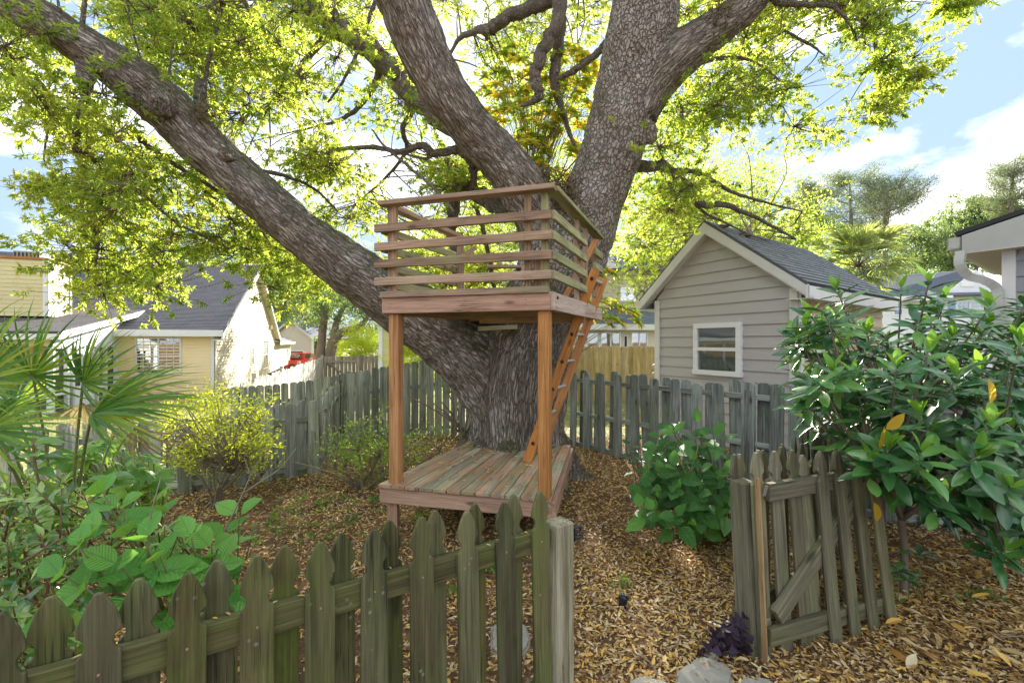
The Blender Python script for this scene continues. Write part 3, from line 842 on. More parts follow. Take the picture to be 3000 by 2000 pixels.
BR = [
 [(1540, 560, 5.7, 45), (1400, 420, 6.2, 42), (1224, 293, 6.6, 42), (1122, 178, 6.6, 40), (988, 76, 6.5, 40), (885, -10, 6.4, 38), (780, -120, 6.3, 34)],
 [(1700, -60, 6.0, 26), (1590, 10, 6.1, 26), (1500, 45, 6.2, 24), (1440, 85, 6.3, 22), (1400, 88, 6.4, 14), (1340, 120, 6.5, 8), (1310, 190, 6.6, 4)],
 [(1640, -60, 5.9, 26), (1632, 60, 5.9, 24), (1590, 150, 5.95, 24), (1568, 230, 6.0, 22), (1580, 280, 6.0, 18), (1545, 305, 6.1, 8), (1520, 312, 6.1, 3)],
 [(1655, -60, 6.1, 26), (1640, 90, 6.1, 23), (1628, 190, 6.15, 20), (1628, 260, 6.2, 17), (1650, 330, 6.3, 12), (1680, 420, 6.4, 7), (1700, 470, 6.5, 4)],
 [(1790, 110, 5.7, 16), (1740, 165, 5.9, 14), (1685, 205, 6.0, 12), (1640, 230, 6.1, 9)],
 [(1400, 480, 5.35, 24), (1340, 438, 5.4, 18), (1272, 450, 5.5, 14), (1235, 425, 5.6, 14), (1180, 445, 5.6, 10), (1090, 432, 5.7, 9), (1000, 438, 5.8, 8), (940, 460, 5.9, 6), (890, 500, 6, 3)],
 [(1272, 450, 5.5, 8), (1245, 465, 5.5, 6), (1180, 452, 5.6, 4), (1110, 462, 5.7, 2)],
 [(1090, 380, 5.2, 3), (1130, 432, 5.0, 5), (1200, 490, 4.9, 6), (1280, 560, 4.85, 6), (1330, 620, 4.8, 4)],
 [(1395, 450, 5.6, 20), (1388, 500, 5.7, 18), (1392, 545, 5.8, 8)],
 [(1500, 620, 5.7, 34), (1440, 590, 5.9, 34), (1390, 560, 6.1, 32), (1350, 552, 6.2, 26), (1330, 590, 6.3, 24), (1328, 640, 6.3, 22), (1320, 690, 6.4, 16), (1335, 760, 6.5, 12), (1320, 840, 6.6, 8)],
 [(1390, 600, 6.4, 8), (1410, 650, 6.4, 9), (1425, 720, 6.5, 9), (1440, 800, 6.6, 8), (1450, 880, 6.6, 8)],
 [(250, 230, 4.3, 18), (250, 300, 4.4, 15), (228, 375, 4.5, 14), (222, 425, 4.6, 14), (245, 500, 4.7, 13), (262, 580, 4.8, 11), (276, 680, 4.9, 7), (285, 760, 5.0, 5)],
 [(250, 340, 4.45, 8), (258, 400, 4.5, 8), (270, 465, 4.6, 8), (330, 515, 4.7, 8), (420, 568, 4.8, 7), (500, 640, 4.9, 5), (590, 690, 5.0, 4), (680, 730, 5.1, 3)],
 [(380, 375, 4.9, 10), (450, 440, 5.0, 10), (540, 500, 5.1, 9), (640, 560, 5.3, 7), (740, 640, 5.5, 5), (800, 730, 5.6, 3)],
 [(95, 215, 4.4, 8), (150, 285, 4.5, 8), (212, 362, 4.6, 6)],
 [(700, -20, 5.5, 8), (760, 70, 5.6, 9), (830, 140, 5.7, 8), (870, 210, 5.8, 6), (900, 280, 5.9, 4)],
 [(268, 590, 4.85, 7), (330, 660, 5.0, 6), (420, 720, 5.2, 5), (470, 780, 5.3, 4)],
 [(262, 580, 4.8, 6), (290, 680, 4.8, 5), (282, 760, 4.8, 4), (276, 840, 4.8, 2)],
 [(600, 560, 5.5, 6), (660, 610, 5.7, 5), (690, 680, 5.8, 4), (684, 750, 5.9, 2)],
 [(1870, 490, 5.7, 22), (1950, 490, 5.9, 18), (2000, 540, 6.0, 15), (2060, 600, 6.2, 13), (2120, 600, 6.4, 11), (2220, 640, 6.6, 7), (2330, 700, 6.8, 4)],
 [(1940, 500, 5.9, 10), (2040, 505, 6.1, 9), (2140, 560, 6.3, 7), (2230, 590, 6.5, 5), (2350, 620, 6.7, 3)],
 [(2030, 190, 5.3, 8), (2110, 172, 5.3, 8), (2170, 170, 5.4, 6), (2240, 200, 5.5, 4), (2310, 260, 5.6, 3)],
 [(2230, -20, 5.1, 16), (2300, 10, 5.1, 12), (2370, 15, 5.1, 10), (2440, 20, 5.1, 8), (2490, 70, 5.1, 6), (2510, 120, 5.2, 4)],
 [(2440, 10, 5.1, 8), (2530, 30, 5.2, 7), (2560, 110, 5.2, 7), (2568, 190, 5.3, 5), (2580, 260, 5.3, 4), (2582, 320, 5.4, 2)],
 [(2300, 90, 5.3, 4), (2350, 120, 5.3, 6), (2380, 135, 5.3, 5), (2418, 165, 5.3, 2)],
 [(2010, 560, 6.1, 8), (2060, 620, 6.4, 6), (2120, 650, 6.8, 4), (2200, 690, 7.2, 3)],
 [(988, 76, 6.5, 18), (900, 170, 6.5, 12), (840, 270, 6.4, 9), (770, 320, 6.2, 6), (700, 330, 6.1, 3)],
 [(1122, 178, 6.6, 16), (1080, 280, 6.8, 11), (1010, 345, 7.0, 8), (930, 370, 7.2, 4)],
 [(1224, 293, 6.6, 14), (1180, 380, 6.9, 10), (1190, 440, 7.2, 8), (1130, 520, 7.5, 5), (1040, 600, 7.8, 3)],
 [(700, 505, 4.8, 14), (760, 500, 5.2, 9), (850, 520, 5.6, 7), (930, 560, 6.0, 5), (990, 620, 6.3, 3)],
 [(1100, 0, 6.0, 8), (1060, 120, 6.2, 8), (1010, 230, 6.3, 6), (960, 300, 6.4, 4)],
 [(602, 400, 4.75, 9), (595, 300, 4.8, 8), (612, 180, 4.8, 7), (645, 40, 4.8, 6), (670, -60, 4.8, 4)],
 [(478, 320, 4.5, 5), (492, 260, 4.5, 5), (500, 180, 4.5, 4), (520, 60, 4.5, 3)],
 [(584, 320, 4.72, 24), (586, 270, 4.75, 20), (590, 235, 4.78, 13)],
 [(236, 125, 4.3, 9), (242, 60, 4.3, 9), (252, -30, 4.3, 7)],
 [(180, 70, 4.25, 6), (172, 20, 4.2, 5), (160, -30, 4.2, 4)],
 [(440, 290, 4.45, 4), (420, 200, 4.45, 4), (380, 60, 4.4, 3), (370, -20, 4.4, 2)],
]
for l in BR:
    bark_branch("branch", l, 10 if max(x[3] for x in l) > 12 else 7)
for nm, l in LIMBS.items():
    if nm == 'trunk': continue
    P, R = wp(l); C = catmull(P, 5)
    k = 8 if nm in ('left',) else 14
    for c in C[k:]: SKEL.append(c)
# old stub debris and ferny moss in the crotch
SK = np.array(SKEL)

# crown regions: polygon in photo pixels, depth range, number of clumps, spread, downward lean
CROWN = [
 # left sweep over and beside the long limb
 ([(0, 0), (0, 310), (60, 300), (120, 400), (210, 470), (190, 560), (250, 640), (180, 720), (260, 780), (330, 700), (420, 560), (380, 300), (200, 120), (80, 0)], 4.0, 5.6, 44, .20),
 ([(160, 620), (170, 760), (230, 840), (300, 880), (400, 830), (520, 850), (600, 780), (640, 700), (700, 770), (760, 840), (850, 880), (930, 850), (960, 760), (820, 690), (640, 540), (520, 440), (420, 420), (330, 520)], 4.6, 7.0, 62, .23),
 ([(230, 0), (300, 60), (470, 190), (600, 320), (680, 400), (700, 200), (700, 0)], 4.5, 6.6, 48, .25),
 # between the left and middle limbs
 ([(640, 0), (640, 340), (700, 380), (800, 330), (900, 380), (1000, 330), (1150, 400), (1240, 350), (1180, 230), (1080, 0)], 5.0, 8.5, 80, .30),
 ([(860, 480), (900, 600), (1000, 680), (1120, 620), (1250, 600), (1400, 560), (1330, 450), (1150, 470), (1080, 410), (960, 420)], 5.6, 9.5, 52, .30),
 # above the crotch, between middle and right limbs
 ([(1280, -40), (1300, 180), (1400, 330), (1480, 380), (1560, 480), (1680, 480), (1740, 320), (1770, 100), (1770, -40)], 6.4, 10, 60, .35),
 # right of the right limb
 ([(1930, 340), (1900, 500), (1860, 620), (1900, 660), (2000, 600), (2150, 540), (2200, 440), (2150, 360), (2230, 330), (2420, 420), (2480, 400), (2450, 280), (2330, 210), (2260, 130), (2330, 60), (2330, -20), (2230, -20), (2150, 90), (2020, 210)], 5.0, 7.6, 68, .24),
 ([(1960, 0), (2010, 60), (2110, 0)], 5.5, 7, 6, .2),
 ([(1850, 620), (1800, 760), (1850, 860), (1900, 880), (2000, 740), (2090, 650), (2200, 740), (2330, 800), (2400, 740), (2330, 600), (2240, 530), (2080, 520), (1960, 560)], 9.0, 12.5, 60, .42),
 # behind the railing
 ([(1150, 600), (1130, 700), (1160, 800), (1300, 840), (1500, 840), (1520, 700), (1440, 600)], 7.0, 12, 34, .4),
 # sprigs hanging against the open sky
 ([(2450, 60), (2440, 190), (2560, 200), (2680, 240), (2720, 210), (2660, 90), (2560, 20)], 5.0, 5.6, 13, .14),
 ([(2540, 200), (2530, 300), (2580, 340), (2650, 330), (2640, 220)], 5.1, 5.6, 7, .13),
 ([(2670, -20), (2700, 50), (2760, 60), (2860, -10)], 5.0, 5.5, 5, .10),
 ([(2380, -30), (2440, 20), (2560, 10), (2560, -40)], 5.0, 5.6, 8, .14),
 ([(70, 540), (100, 590), (200, 570), (150, 530)], 4.6, 5.0, 3, .10),
 # far side of the crown, lit from behind
 ([(560, 600), (700, 660), (860, 800), (960, 780), (960, 700), (700, 480), (560, 460)], 6.5, 9, 26, .35),
]
HOLES = [(800, 425, 62), (720, 440, 45), (1060, 225, 34), (1180, 520, 60), (1020, 330, 36), (1170, 470, 40), (1395, 60, 26), (1000, 390, 30), (1080, 510, 40), (1700, 440, 30), (740, 560, 26), (950, 590, 28), (470, 610, 26), (560, 760, 20),
         (2060, 470, 26), (1850, 560, 32), (2380, 300, 24), (2440, 160, 26), (2120, 450, 22), (530, 240, 0), (880, 150, 24), (1330, 200, 22)]
def inpoly(x, y, P):
    c = False; j = len(P) - 1
    for i in range(len(P)):
        if (P[i][1] > y) != (P[j][1] > y) and x < (P[j][0] - P[i][0]) * (y - P[i][1]) / (P[j][1] - P[i][1]) + P[i][0]:
            c = not c
        j = i
    return c

def sprays(acc, tw, centers, spreads, per, leaves, L0, L1, ratio, hue=None, hi=False, droop=-.15, twr=.0035, wire=True, keep=None):
    """clumps of leafy twigs round each centre"""
    for ci, c in enumerate(centers):
        s = spreads[ci]
        n = per
        off = RNG.normal(0, 1, (n, 3)) * np.array((s, s, s * .62))
        tips = c + off
        base_r = hue[ci] if hue is not None else .5
        for tpt in tips:
            if keep is not None and not keep(tpt): continue
            d = tpt - c; dl = np.linalg.norm(d) + 1e-6
            d = d / dl + RNG.normal(0, .35, 3) + (0, 0, droop); d /= np.linalg.norm(d)
            k = leaves
            if wire:
                mid = (c + tpt) / 2 + RNG.normal(0, .03, 3)
                tube(tw, [tuple(c), tuple(mid), tuple(tpt)], [twr * 1.3, twr * .5], 3, 2, .5, False)
            tl = RNG.uniform(.08, .2)
            t = RNG.uniform(0, 1, k) ** .6
            A = d[None] * .75 + rand_dirs(k) * 1.0; A[:, 2] += droop
            P = tpt + d[None] * (t[:, None] - .5) * tl
            N = np.array((0, 0, .9))[None] + rand_dirs(k) * .9
            Ln = RNG.uniform(L0, L1, k)
            leaf_cloud(acc, P, A, N, Ln, Ln * ratio, np.clip(base_r + RNG.normal(0, .18, k), 0, 1), .22, .18, hi)

OAKLEAF = leafmat('oak_leaf', [(0, (.06, .115, .025)), (.5, (.12, .19, .030)), (1, (.20, .25, .035))],
                  [(0, (.31, .49, .05)), (.5, (.59, .71, .08)), (1, (.84, .84, .13))], .60, .42, .35)
def crown():
    acc = Acc(); tw = Acc()
    cens = []; spr = []; hue = []
    for poly, d0, d1, n, s in CROWN:
        xs = [p[0] for p in poly]; ys = [p[1] for p in poly]
        k = 0; tries = 0
        while k < n and tries < 6000:
            tries += 1
            x, y = random.uniform(min(xs), max(xs)), random.uniform(min(ys), max(ys))
            if not inpoly(x, y, poly): continue
            if any((x - hx) ** 2 + (y - hy) ** 2 < (r + 52) ** 2 for hx, hy, r in HOLES): continue
            d = random.uniform(d0, d1)
            cens.append(np.array(at(x, y, d))); spr.append(s * random.uniform(.75, 1.15)); k += 1
            hue.append(random.uniform(.25, .85))
    cens = np.array(cens)
    # branchlets from the nearest limb
    nb = 0
    for c in cens:
        dd = np.linalg.norm(SK - c, axis=1) - .25 * np.clip(SK[:, 2] - c[2], -1, 1)
        dd = dd + RNG.uniform(0, .9, len(dd)); i = int(np.argmin(dd)); p = SK[i]
        if np.linalg.norm(p - c) > 3.4: continue
        m1 = p * .66 + c * .34 + RNG.normal(0, .07, 3) + (0, 0, .07); m2 = p * .3 + c * .7 + RNG.normal(0, .07, 3) + (0, 0, .06)
        r = .004 + .0035 * np.linalg.norm(p - c)
        tube(tw, [tuple(p), tuple(m1), tuple(m2), tuple(c)], [r, r * .7, r * .5, .004], 5, 3, .5, False, .08)
        nb += 1
    # fewer, airier sprays for the hanging sprigs
    sprays(acc, tw, cens, spr, 21, 26, .038, .074, .30, hue)
    o = acc.build("leaves", OAKLEAF, OAK, kind="stuff")
    o2 = tw.build("twigs", plain('oak_twig', (.16, .12, .08), .9, var=.3), OAK, True, kind="stuff")
    print("oak tris", sum(len(t) for t in acc.T), "clumps", len(cens))
crown()

# ferny debris lodged in the crotch and on the long limb
def debris():
    acc = Acc()
    for (px, py, d, n, s) in ((1640, 545, 5.2, 420, .10), (1600, 515, 5.25, 160, .07), (1668, 590, 5.15, 240, .08), (1690, 640, 5.1, 120, .06), (600, 345, 4.55, 160, .09), (470, 305, 4.4, 150, .06), (545, 640, 5.1, 120, .09), (2110, 40, 5.0, 160, .09)):
        c = np.array(at(px, py, d))
        P = c + RNG.normal(0, s, (n, 3))
        A = rand_dirs(n); A[:, 2] -= .3
        leaf_cloud(acc, P, A, rand_dirs(n), RNG.uniform(.04, .12, n), RNG.uniform(.006, .02, n), RNG.uniform(0, 1, n), .1, .4)
    m = leafmat('lodged_debris', [(0, (.10, .06, .03)), (.6, (.22, .15, .08)), (1, (.14, .17, .05))], [(0, (.2, .1, .05)), (1, (.25, .25, .08))], .2, .8)
    acc.build("lodged_debris", m, OAK, kind="stuff")
debris()
# ------------------------------------------------------------------ treehouse: railed platform on two posts
C0 = Vector((.281, 3.40, 0)); L0v = Vector((-1.046, 3.80, 0)); R0 = Vector((.958, 5.05, 0))
eu = L0v - C0; ev = R0 - C0
eun, evn = eu.normalized(), ev.normalized()
nf = Vector((-evn.x, -evn.y, 0))            # outward of the front side
nr = Vector((-eun.x, -eun.y, 0))            # outward of the right side
def pl(u, v, z): 
    p = C0 + eu * u + ev * v; return Vector((p.x, p.y, z))
UPZ = Vector((0, 0, 1))

TH = thing("treehouse_platform", "raised cedar treehouse platform with slatted railings on two tall posts around the oak", "treehouse", (.28, 3.4, 0))
def rb(name, p0, p1, w, t, wd, mat): return board(name, p0, p1, w, t, wd, mat, TH)
# rim boards
rb("rim_board", pl(-.01, 0, 1.945) + nf * .02, pl(1.015, 0, 1.945) + nf * .02, .128, .038, UPZ, M['fascia'])
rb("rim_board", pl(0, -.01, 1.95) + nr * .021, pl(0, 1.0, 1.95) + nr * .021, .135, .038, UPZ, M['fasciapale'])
rb("rim_board", pl(1, .02, 1.95) - nr * .02, pl(1, 1.0, 1.95) - nr * .02, .135, .038, UPZ, M['joist'])
rb("trim_board", pl(-.004, 0, 2.035) + nf * .03, pl(1.02, 0, 2.035) + nf * .03, .05, .06, UPZ, M['rail'])
rb("bolt_head", pl(0, .035, 1.98) + nr * .04, pl(0, .035, 1.98) + nr * .05, .022, .022, UPZ, M['bolt'])
# joists and beams below
for v in (.12, .32, .5):
    rb("joist", pl(.02, v, 1.965), pl(.98, v, 1.965), .09, .038, UPZ, M['joist'])
rb("beam", pl(.0, .62, 1.885), pl(.78, .62, 1.885), .10, .04, UPZ, M['joist'])
rb("beam", pl(.05, .80, 1.96), pl(.98, .80, 1.92), .09, .04, UPZ, M['joist'])
rb("brace", pl(.98, .05, 1.90), pl(.52, .60, 1.90), .08, .038, UPZ, M['joist'])
rb("beam", at(1400, 963, 4.9) , at(1515, 958, 4.95), .045, .09, UPZ, M['railgreen'])
# floor boards, front to back, stopping at the tree
nb = 12
for i in range(nb):
    u = (i + .5) / nb
    v1 = .60 if .12 < u < .78 else .9
    if u > .9: v1 = .98
    rb("floor_board", pl(u, -.005, 2.02), pl(u, v1, 2.02), 1.385 / nb - .008, .024, eun, M['deck'])
# posts to the lower deck
PU0, PU1 = .955, .035
DZ = .47
rb("post", pl(PU1, .022, DZ), pl(PU1, .022, 1.88), .089, .089, eun, M['cedar'])
rb("post", pl(PU0, .022, DZ), pl(PU0, .022, 1.88), .089, .089, eun, M['cedar'])
# railing posts
ZT = 2.775
def rp(u, v, z0, z1, w=.075, t=.038, wd=None, mat='rail'):
    rb("railing_post", pl(u, v, z0), pl(u, v, z1), w, t, wd or eun, M[mat])
rp(.035, .028, 2.03, ZT, .05, .075, None, 'railgreen'); rp(.075, .03, 2.03, 2.27, .07, .04)
rp(.125, .012, 2.03, ZT, .05, .04); 
rp(.955, .008, 2.03, ZT, .05, .036); rp(.985, .02, 2.03, ZT, .04, .06, None, 'rail')
rp(.012, .50, 2.0, ZT, .04, .09); rp(.012, .69, 2.0, ZT, .04, .09); rp(.012, .93, 2.0, ZT, .04, .08)
rp(.985, .69, 2.0, 2.78, .06, .06); rp(.60, .97, 2.0, 2.52, .06, .05); rp(.48, .97, 2.0, 2.48, .06, .05)
# cap rails, laid flat
rb("cap_rail", pl(-.035, -.012, 2.79), pl(1.03, -.012, 2.79), .10, .038, nf, M['rail'])
rb("cap_rail", pl(-.01, .012, 2.795), pl(-.01, 1.0, 2.795), .10, .036, nr, M['railgreen'])
rb("cap_rail", pl(1.0, .03, 2.785), pl(1.0, .74, 2.785), .09, .038, nr, M['rail'])
rb("cap_rail", pl(.93, .99, 2.54), pl(.42, 1.0, 2.50), .08, .036, nf, M['rail'])
rb("brace", pl(.985, .52, 2.40), pl(.90, .75, 2.68), .05, .03, UPZ, M['rail'])
rb("brace", pl(.10, .50, 2.03), pl(-.02, .86, 2.72), .06, .03, eun, M['ladder'])
# slats
for k, z in enumerate((2.144, 2.291, 2.437, 2.588)):
    rb("slat", pl(-.02, 0, z) + nf * .038, pl(1.06, 0, z + random.uniform(-.004, .004)) + nf * .038, .066, .034, UPZ, M['rail'])
    rb("slat", pl(0, -.017, z) + nr * .034, pl(0, .575, z) + nr * .034, .066, .034, UPZ, M['railgreen'])
    rb("slat", pl(0, .80, z) + nr * .034, pl(0, 1.0, z) + nr * .034, .066, .034, UPZ, M['railgreen'])
    rb("slat", pl(1, -.01, z - .01) - nr * .03, pl(1, .75, z - .01) - nr * .03, .066, .034, UPZ, M['railgreen'])
rb("slat", pl(.93, .99, 2.22), pl(.42, .99, 2.20), .06, .03, UPZ, M['railgreen'])
# nail heads where the slats meet the posts
for z in (2.144, 2.291, 2.437, 2.588, 2.035, 1.945):
    for u in (.955, .125):
        for dz in (-.016, .016):
            p = pl(u, 0, z + dz) + nf * .0545
            if z < 2.1: p = pl(u, 0, z + dz) + nf * (.0602 if z > 2 else .0392)
            rb("nail_head", p, p + nf * .002, .006, .006, UPZ, M['bolt'])

# ------------------------------------------------------------------ lower deck
FL = Vector((-1.098, 3.80, 0)); FR = Vector((.303, 3.45, 0)); RR = Vector((.669, 5.18, 0)); RL = Vector((-.52, 5.36, 0))
def dk(u, v, z):
    p = (FL * (1 - u) + FR * u) * (1 - v) + (RL * (1 - u) + RR * u) * v; return Vector((p.x, p.y, z))
DK = thing("lower_deck", "low worn wooden deck of long boards at the foot of the oak", "deck", (-.4, 4.2, 0))
n = 12
for i in range(n):
    u0, u1 = i / n, (i + 1) / n
    a = Acc()
    g_ = .0035
    z0, z1 = DZ - .03 + random.uniform(-.001, .001), DZ + random.uniform(-.002, .002)
    fr = -.02 + random.uniform(-.004, .004)
    v_end = 1.0
    P = [dk(u0, fr, z0), dk(u1, fr, z0), dk(u1, v_end, z0), dk(u0, v_end, z0)]
    d = (dk(1, 0, 0) - dk(0, 0, 0)).normalized() * g_
    P = [P[0] + d, P[1] - d, P[2] - d * .9, P[3] + d * .9]
    c = sum(P, Vector()) / 4
    ang = math.atan2((dk((u0 + u1) / 2, 1, 0) - dk((u0 + u1) / 2, 0, 0)).x, (dk((u0 + u1) / 2, 1, 0) - dk((u0 + u1) / 2, 0, 0)).y)
    # local frame: z along the board so that the grain runs with it
    ax = (dk((u0 + u1) / 2, 1, 0) - dk((u0 + u1) / 2, 0, 0)).normalized()
    o0 = dk((u0 + u1) / 2, 0, DZ)
    Mf = frame_of(o0, o0 + ax, (1, 0, 0)); Mi = Mf.inverted()
    V = [Mi @ Vector(p) for p in P] + [Mi @ Vector((p.x, p.y, z1)) for p in P]
    me = quickmesh("deck_board", [tuple(v) for v in V], [(0, 3, 2, 1), (4, 5, 6, 7), (0, 1, 5, 4), (1, 2, 6, 5), (2, 3, 7, 6), (3, 0, 4, 7)])
    bm = bmesh.new(); bm.from_mesh(me); bmesh.ops.bevel(bm, geom=list(bm.edges), offset=.003, segments=1, affect='EDGES'); bm.to_mesh(me); bm.free()
    me.materials.append(M['deck'])
    place(bpy.data.objects.new("deck_board", me), DK, Mf)
board("rim_joist", dk(0, 0, DZ - .095), dk(1, 0, DZ - .095), .125, .036, UPZ, M['fascia'], DK)
board("rim_joist", dk(1, .0, DZ - .095) + Vector((.01, -.02, 0)), dk(1, 1, DZ - .095) + Vector((.01, 0, 0)), .125, .036, UPZ, M['fascia'], DK)
board("rim_joist", dk(0, .02, DZ - .095), dk(0, 1, DZ - .095), .125, .036, UPZ, M['joist'], DK)
for v in (.3, .6): board("joist", dk(0.02, v, DZ - .08), dk(.98, v, DZ - .08), .09, .036, UPZ, M['joist'], DK)
board("leg", dk(.055, .035, -.05), dk(.055, .035, DZ - .14), .085, .085, (1, 0, 0), M['fascia'], DK)
board("leg", dk(.95, .03, -.05), dk(.95, .03, DZ - .14), .085, .085, (1, 0, 0), M['fascia'], DK)
board("leg", dk(.04, .7, -.05), dk(.04, .7, DZ - .05), .085, .085, (1, 0, 0), M['joist'], DK)
board("leg", dk(.96, .8, -.05), dk(.96, .8, DZ - .05), .085, .085, (1, 0, 0), M['joist'], DK)
for i in range(n):
    for v in (.012, .3, .6):
        for du in (-.025, .025):
            p = dk((i + .5) / n + du, v, DZ + .001)
            board("nail_head", p, p + UPZ * .0015, .006, .006, (1, 0, 0), M['bolt'], DK, 0)

# ------------------------------------------------------------------ ladder
LD = thing("wooden_ladder", "orange stained wooden ladder with metal rungs leaning up through the platform", "ladder", (.13, 4.48, .47))
b0, t0 = Vector((.145, 4.46, DZ + .002)), Vector((.80, 4.36, 2.34))
off = Vector((.165, .36, 0))
for s in (0, 1):
    o_ = off * s
    e = (t0 - b0)
    board("side_rail", b0 + o_, t0 + o_ + e * (.0 if s == 0 else -.02), .085, .03, (1, 0, -.3), M['ladder'], LD)
for k in range(7):
    t = .10 + k * .142
    p = b0 + (t0 - b0) * t
    a = Acc(); tube(a, [tuple(p - off * .03), tuple(p + off * .5), tuple(p + off * 1.03)], [.0155, .0155, .0155], 12, 2)
    a.build("rung", M['rung'], LD, True)
    a = Acc(); tube(a, [tuple(p - off.normalized() * .024), tuple(p - off.normalized() * .019), tuple(p - off.normalized() * .0145)], [.016, .02, .02], 10, 1)
    a.build("bolt_cap", M['bolt'], LD, True)

# ------------------------------------------------------------------ pickets
GOTHIC = [(0, .18), (.006, .26), (.025, .50), (.05, .74), (.075, .92), (.095, .99), (.103, .97), (.108, .82), (.118, .68), (.130, .62), (.142, .66), (.152, .80), (.157, .99), (.165, 1.0)]
DOG = [(0, .50), (.010, .72), (.03, 1.0)]
_pk = {}
def picket_mesh(shape, h, w, t, mat, hole=None):
    key = (id(shape), round(h, 3), round(w, 3), t, mat.name)
    if key in _pk: return _pk[key]
    rows = [(h - dz, f) for dz, f in shape] + [(h * .5, 1.0), (0.0, 1.0)]
    V = []; Q = []
    for z, f in rows:
        for y in (-t / 2, t / 2):
            V += [(-w / 2 * f, y, z), (w / 2 * f, y, z)]
    for i in range(len(rows) - 1):
        a, b = i * 4, i * 4 + 4
        Q += [(a, b, b + 1, a + 1), (a + 2, a + 3, b + 3, b + 2), (a, a + 2, b + 2, b), (a + 1, b + 1, b + 3, a + 3)]
    Q += [(0, 1, 3, 2)]; e = (len(rows) - 1) * 4; Q += [(e, e + 2, e + 3, e + 1)]
    me = quickmesh("picket", V, Q); 
    bm = bmesh.new(); bm.from_mesh(me); bmesh.ops.recalc_face_normals(bm, faces=bm.faces)
    ed = [x for x in bm.edges if len(x.link_faces) == 2 and x.calc_face_angle(0) > .9]
    bmesh.ops.bevel(bm, geom=ed, offset=.0022, segments=1, affect='EDGES')
    bm.to_mesh(me); bm.free()
    me.materials.append(mat); _pk[key] = me
    return me

def picket(root, p, axis, up, shape, h, w, t, mat, hs=1.0, name="picket", ws=1.0):
    """p bottom centre, axis along the fence, up direction"""
    z = Vector(up).normalized(); x = Vector(axis); x = (x - z * x.dot(z)).normalized(); y = z.cross(x)
    me = picket_mesh(shape, h, w, t, mat)
    Mx = Matrix(((x.x * ws, y.x, z.x * hs, p[0]), (x.y * ws, y.y, z.y * hs, p[1]), (x.z * ws, y.z, z.z * hs, p[2]), (0, 0, 0, 1)))
    return place(bpy.data.objects.new(name, me), root, Mx)

# --- front fence
FF = thing("front_picket_fence", "mossy green gothic picket fence running across the foreground to the gate post", "fence", (-.3, 1.7, 0))
f0 = Vector((-.92, 1.28, 0)); fd = Vector((.837, .548, 0)).normalized(); fn = Vector((fd.y, -fd.x, 0))
for k in range(-3, 8):
    lean = Vector((random.uniform(-.006, .006), 0, 1)) + fd * (-.018 if k > 4 else random.uniform(-.004, .004))
    w = .0905
    p = f0 + fd * (k * .1775 + (.02 if k > 4 else 0)) + fn * .0
    picket(FF, p, fd, lean, GOTHIC, 1.0, w, .016, M['picket'], random.uniform(.99, 1.008))
    q = p + Vector(lean) * .79 + fn * .009
    board("screw", q, q + fn * .0025, .0075, .0075, UPZ, M['screwm'], FF)
for k in range(-3, 7):
    p = f0 + fd * ((k + .43) * .1775) - fn * .057
    picket(FF, p, fd, (random.uniform(-.008, .008), 0, 1), GOTHIC, 1.0, .0905, .016, M['picket'], random.uniform(.985, 1.0))
board("rail", f0 + fd * -.62 - fn * .028 + UPZ * .785, f0 + fd * 1.31 - fn * .028 + UPZ * .785, .089, .038, UPZ, M['picket'], FF)
board("rail", f0 + fd * -.62 - fn * .028 + UPZ * .125, f0 + fd * 1.31 - fn * .028 + UPZ * .125, .089, .038, UPZ, M['picket'], FF)
gp = f0 + fd * 1.365 - fn * .02
board("gate_post", gp - UPZ * .1, gp + UPZ * .845, .098, .098, fd, M['post'], FF, .006)
# latch on the gate side of the post
LT = None
a = Acc()
lp = gp + fd * .05 + UPZ * .785 - fn * -.03
fdv = np.array(fd); fnv = np.array(fn)
obox(a, lp, fd, fn, 0, .004, -.045, .02, -.028, .03)
plate = a.build("latch_plate", M['blackplastic'], FF)
a = Acc()
c = np.array(lp) + fdv * .006
for sgn in (1, -1):
    P = [c + fnv * -.01 + (0, 0, sgn * .012), c + fdv * .028 + (0, 0, sgn * .026), c + fdv * .042 + fnv * .004 + (0, 0, sgn * .014), c + fdv * .036 + fnv * .006 + (0, 0, sgn * .004)]
    tube(a, P, [.008, .008, .006, .003], 6, 3)
tube(a, [c + fdv * .004, c + fdv * .02], [.012, .011], 8, 2)
a.build("latch_jaw", M['blackplastic'], FF, True)
a = Acc()
for dz in (-.018, .02):
    q = np.array(lp) + (0, 0, dz) + fnv * .008
    tube(a, [q, q + fdv * .006], [.005, .005], 8, 1)
a.build("latch_screw", M['metal'], FF)

# --- gate, standing open and sagging
GT = thing("picket_gate", "open sagging picket gate with diagonal brace leaning against the shrub", "gate", (1.3, 2.33, 0))
gb0, gb1 = Vector((1.325, 2.33, .0)), Vector((2.25, 2.71, .0))
gt0, gt1 = Vector((1.275, 2.33, 1.075)), Vector((2.10, 2.70, 1.03))
gdir = (gb1 - gb0).normalized(); gn = Vector((gdir.y, -gdir.x, 0))
def gl(t, s, zf=None):
    b = gb0.lerp(gb1, t); tp = gt0.lerp(gt1, t); return b.lerp(tp, s)
for i, t in enumerate((0.0, .155, .31, .47, .63, .80, .965)):
    near = i > 2
    o_ = gn * (.030 if near else -.030) 
    if i == 0: o_ = gn * -.030
    b, tp = gl(t, 0) + o_, gl(t, 1) + o_
    picket(GT, b, gdir, tp - b, GOTHIC, 1.06, .088, .018, M['gate'], (tp - b).length / 1.06, ws=.9 if near else 1.0)
    q = b.lerp(tp, .16) + gn * .010
    if near: board("screw", q, q + gn * .002, .007, .007, UPZ, M['screwm'], GT)
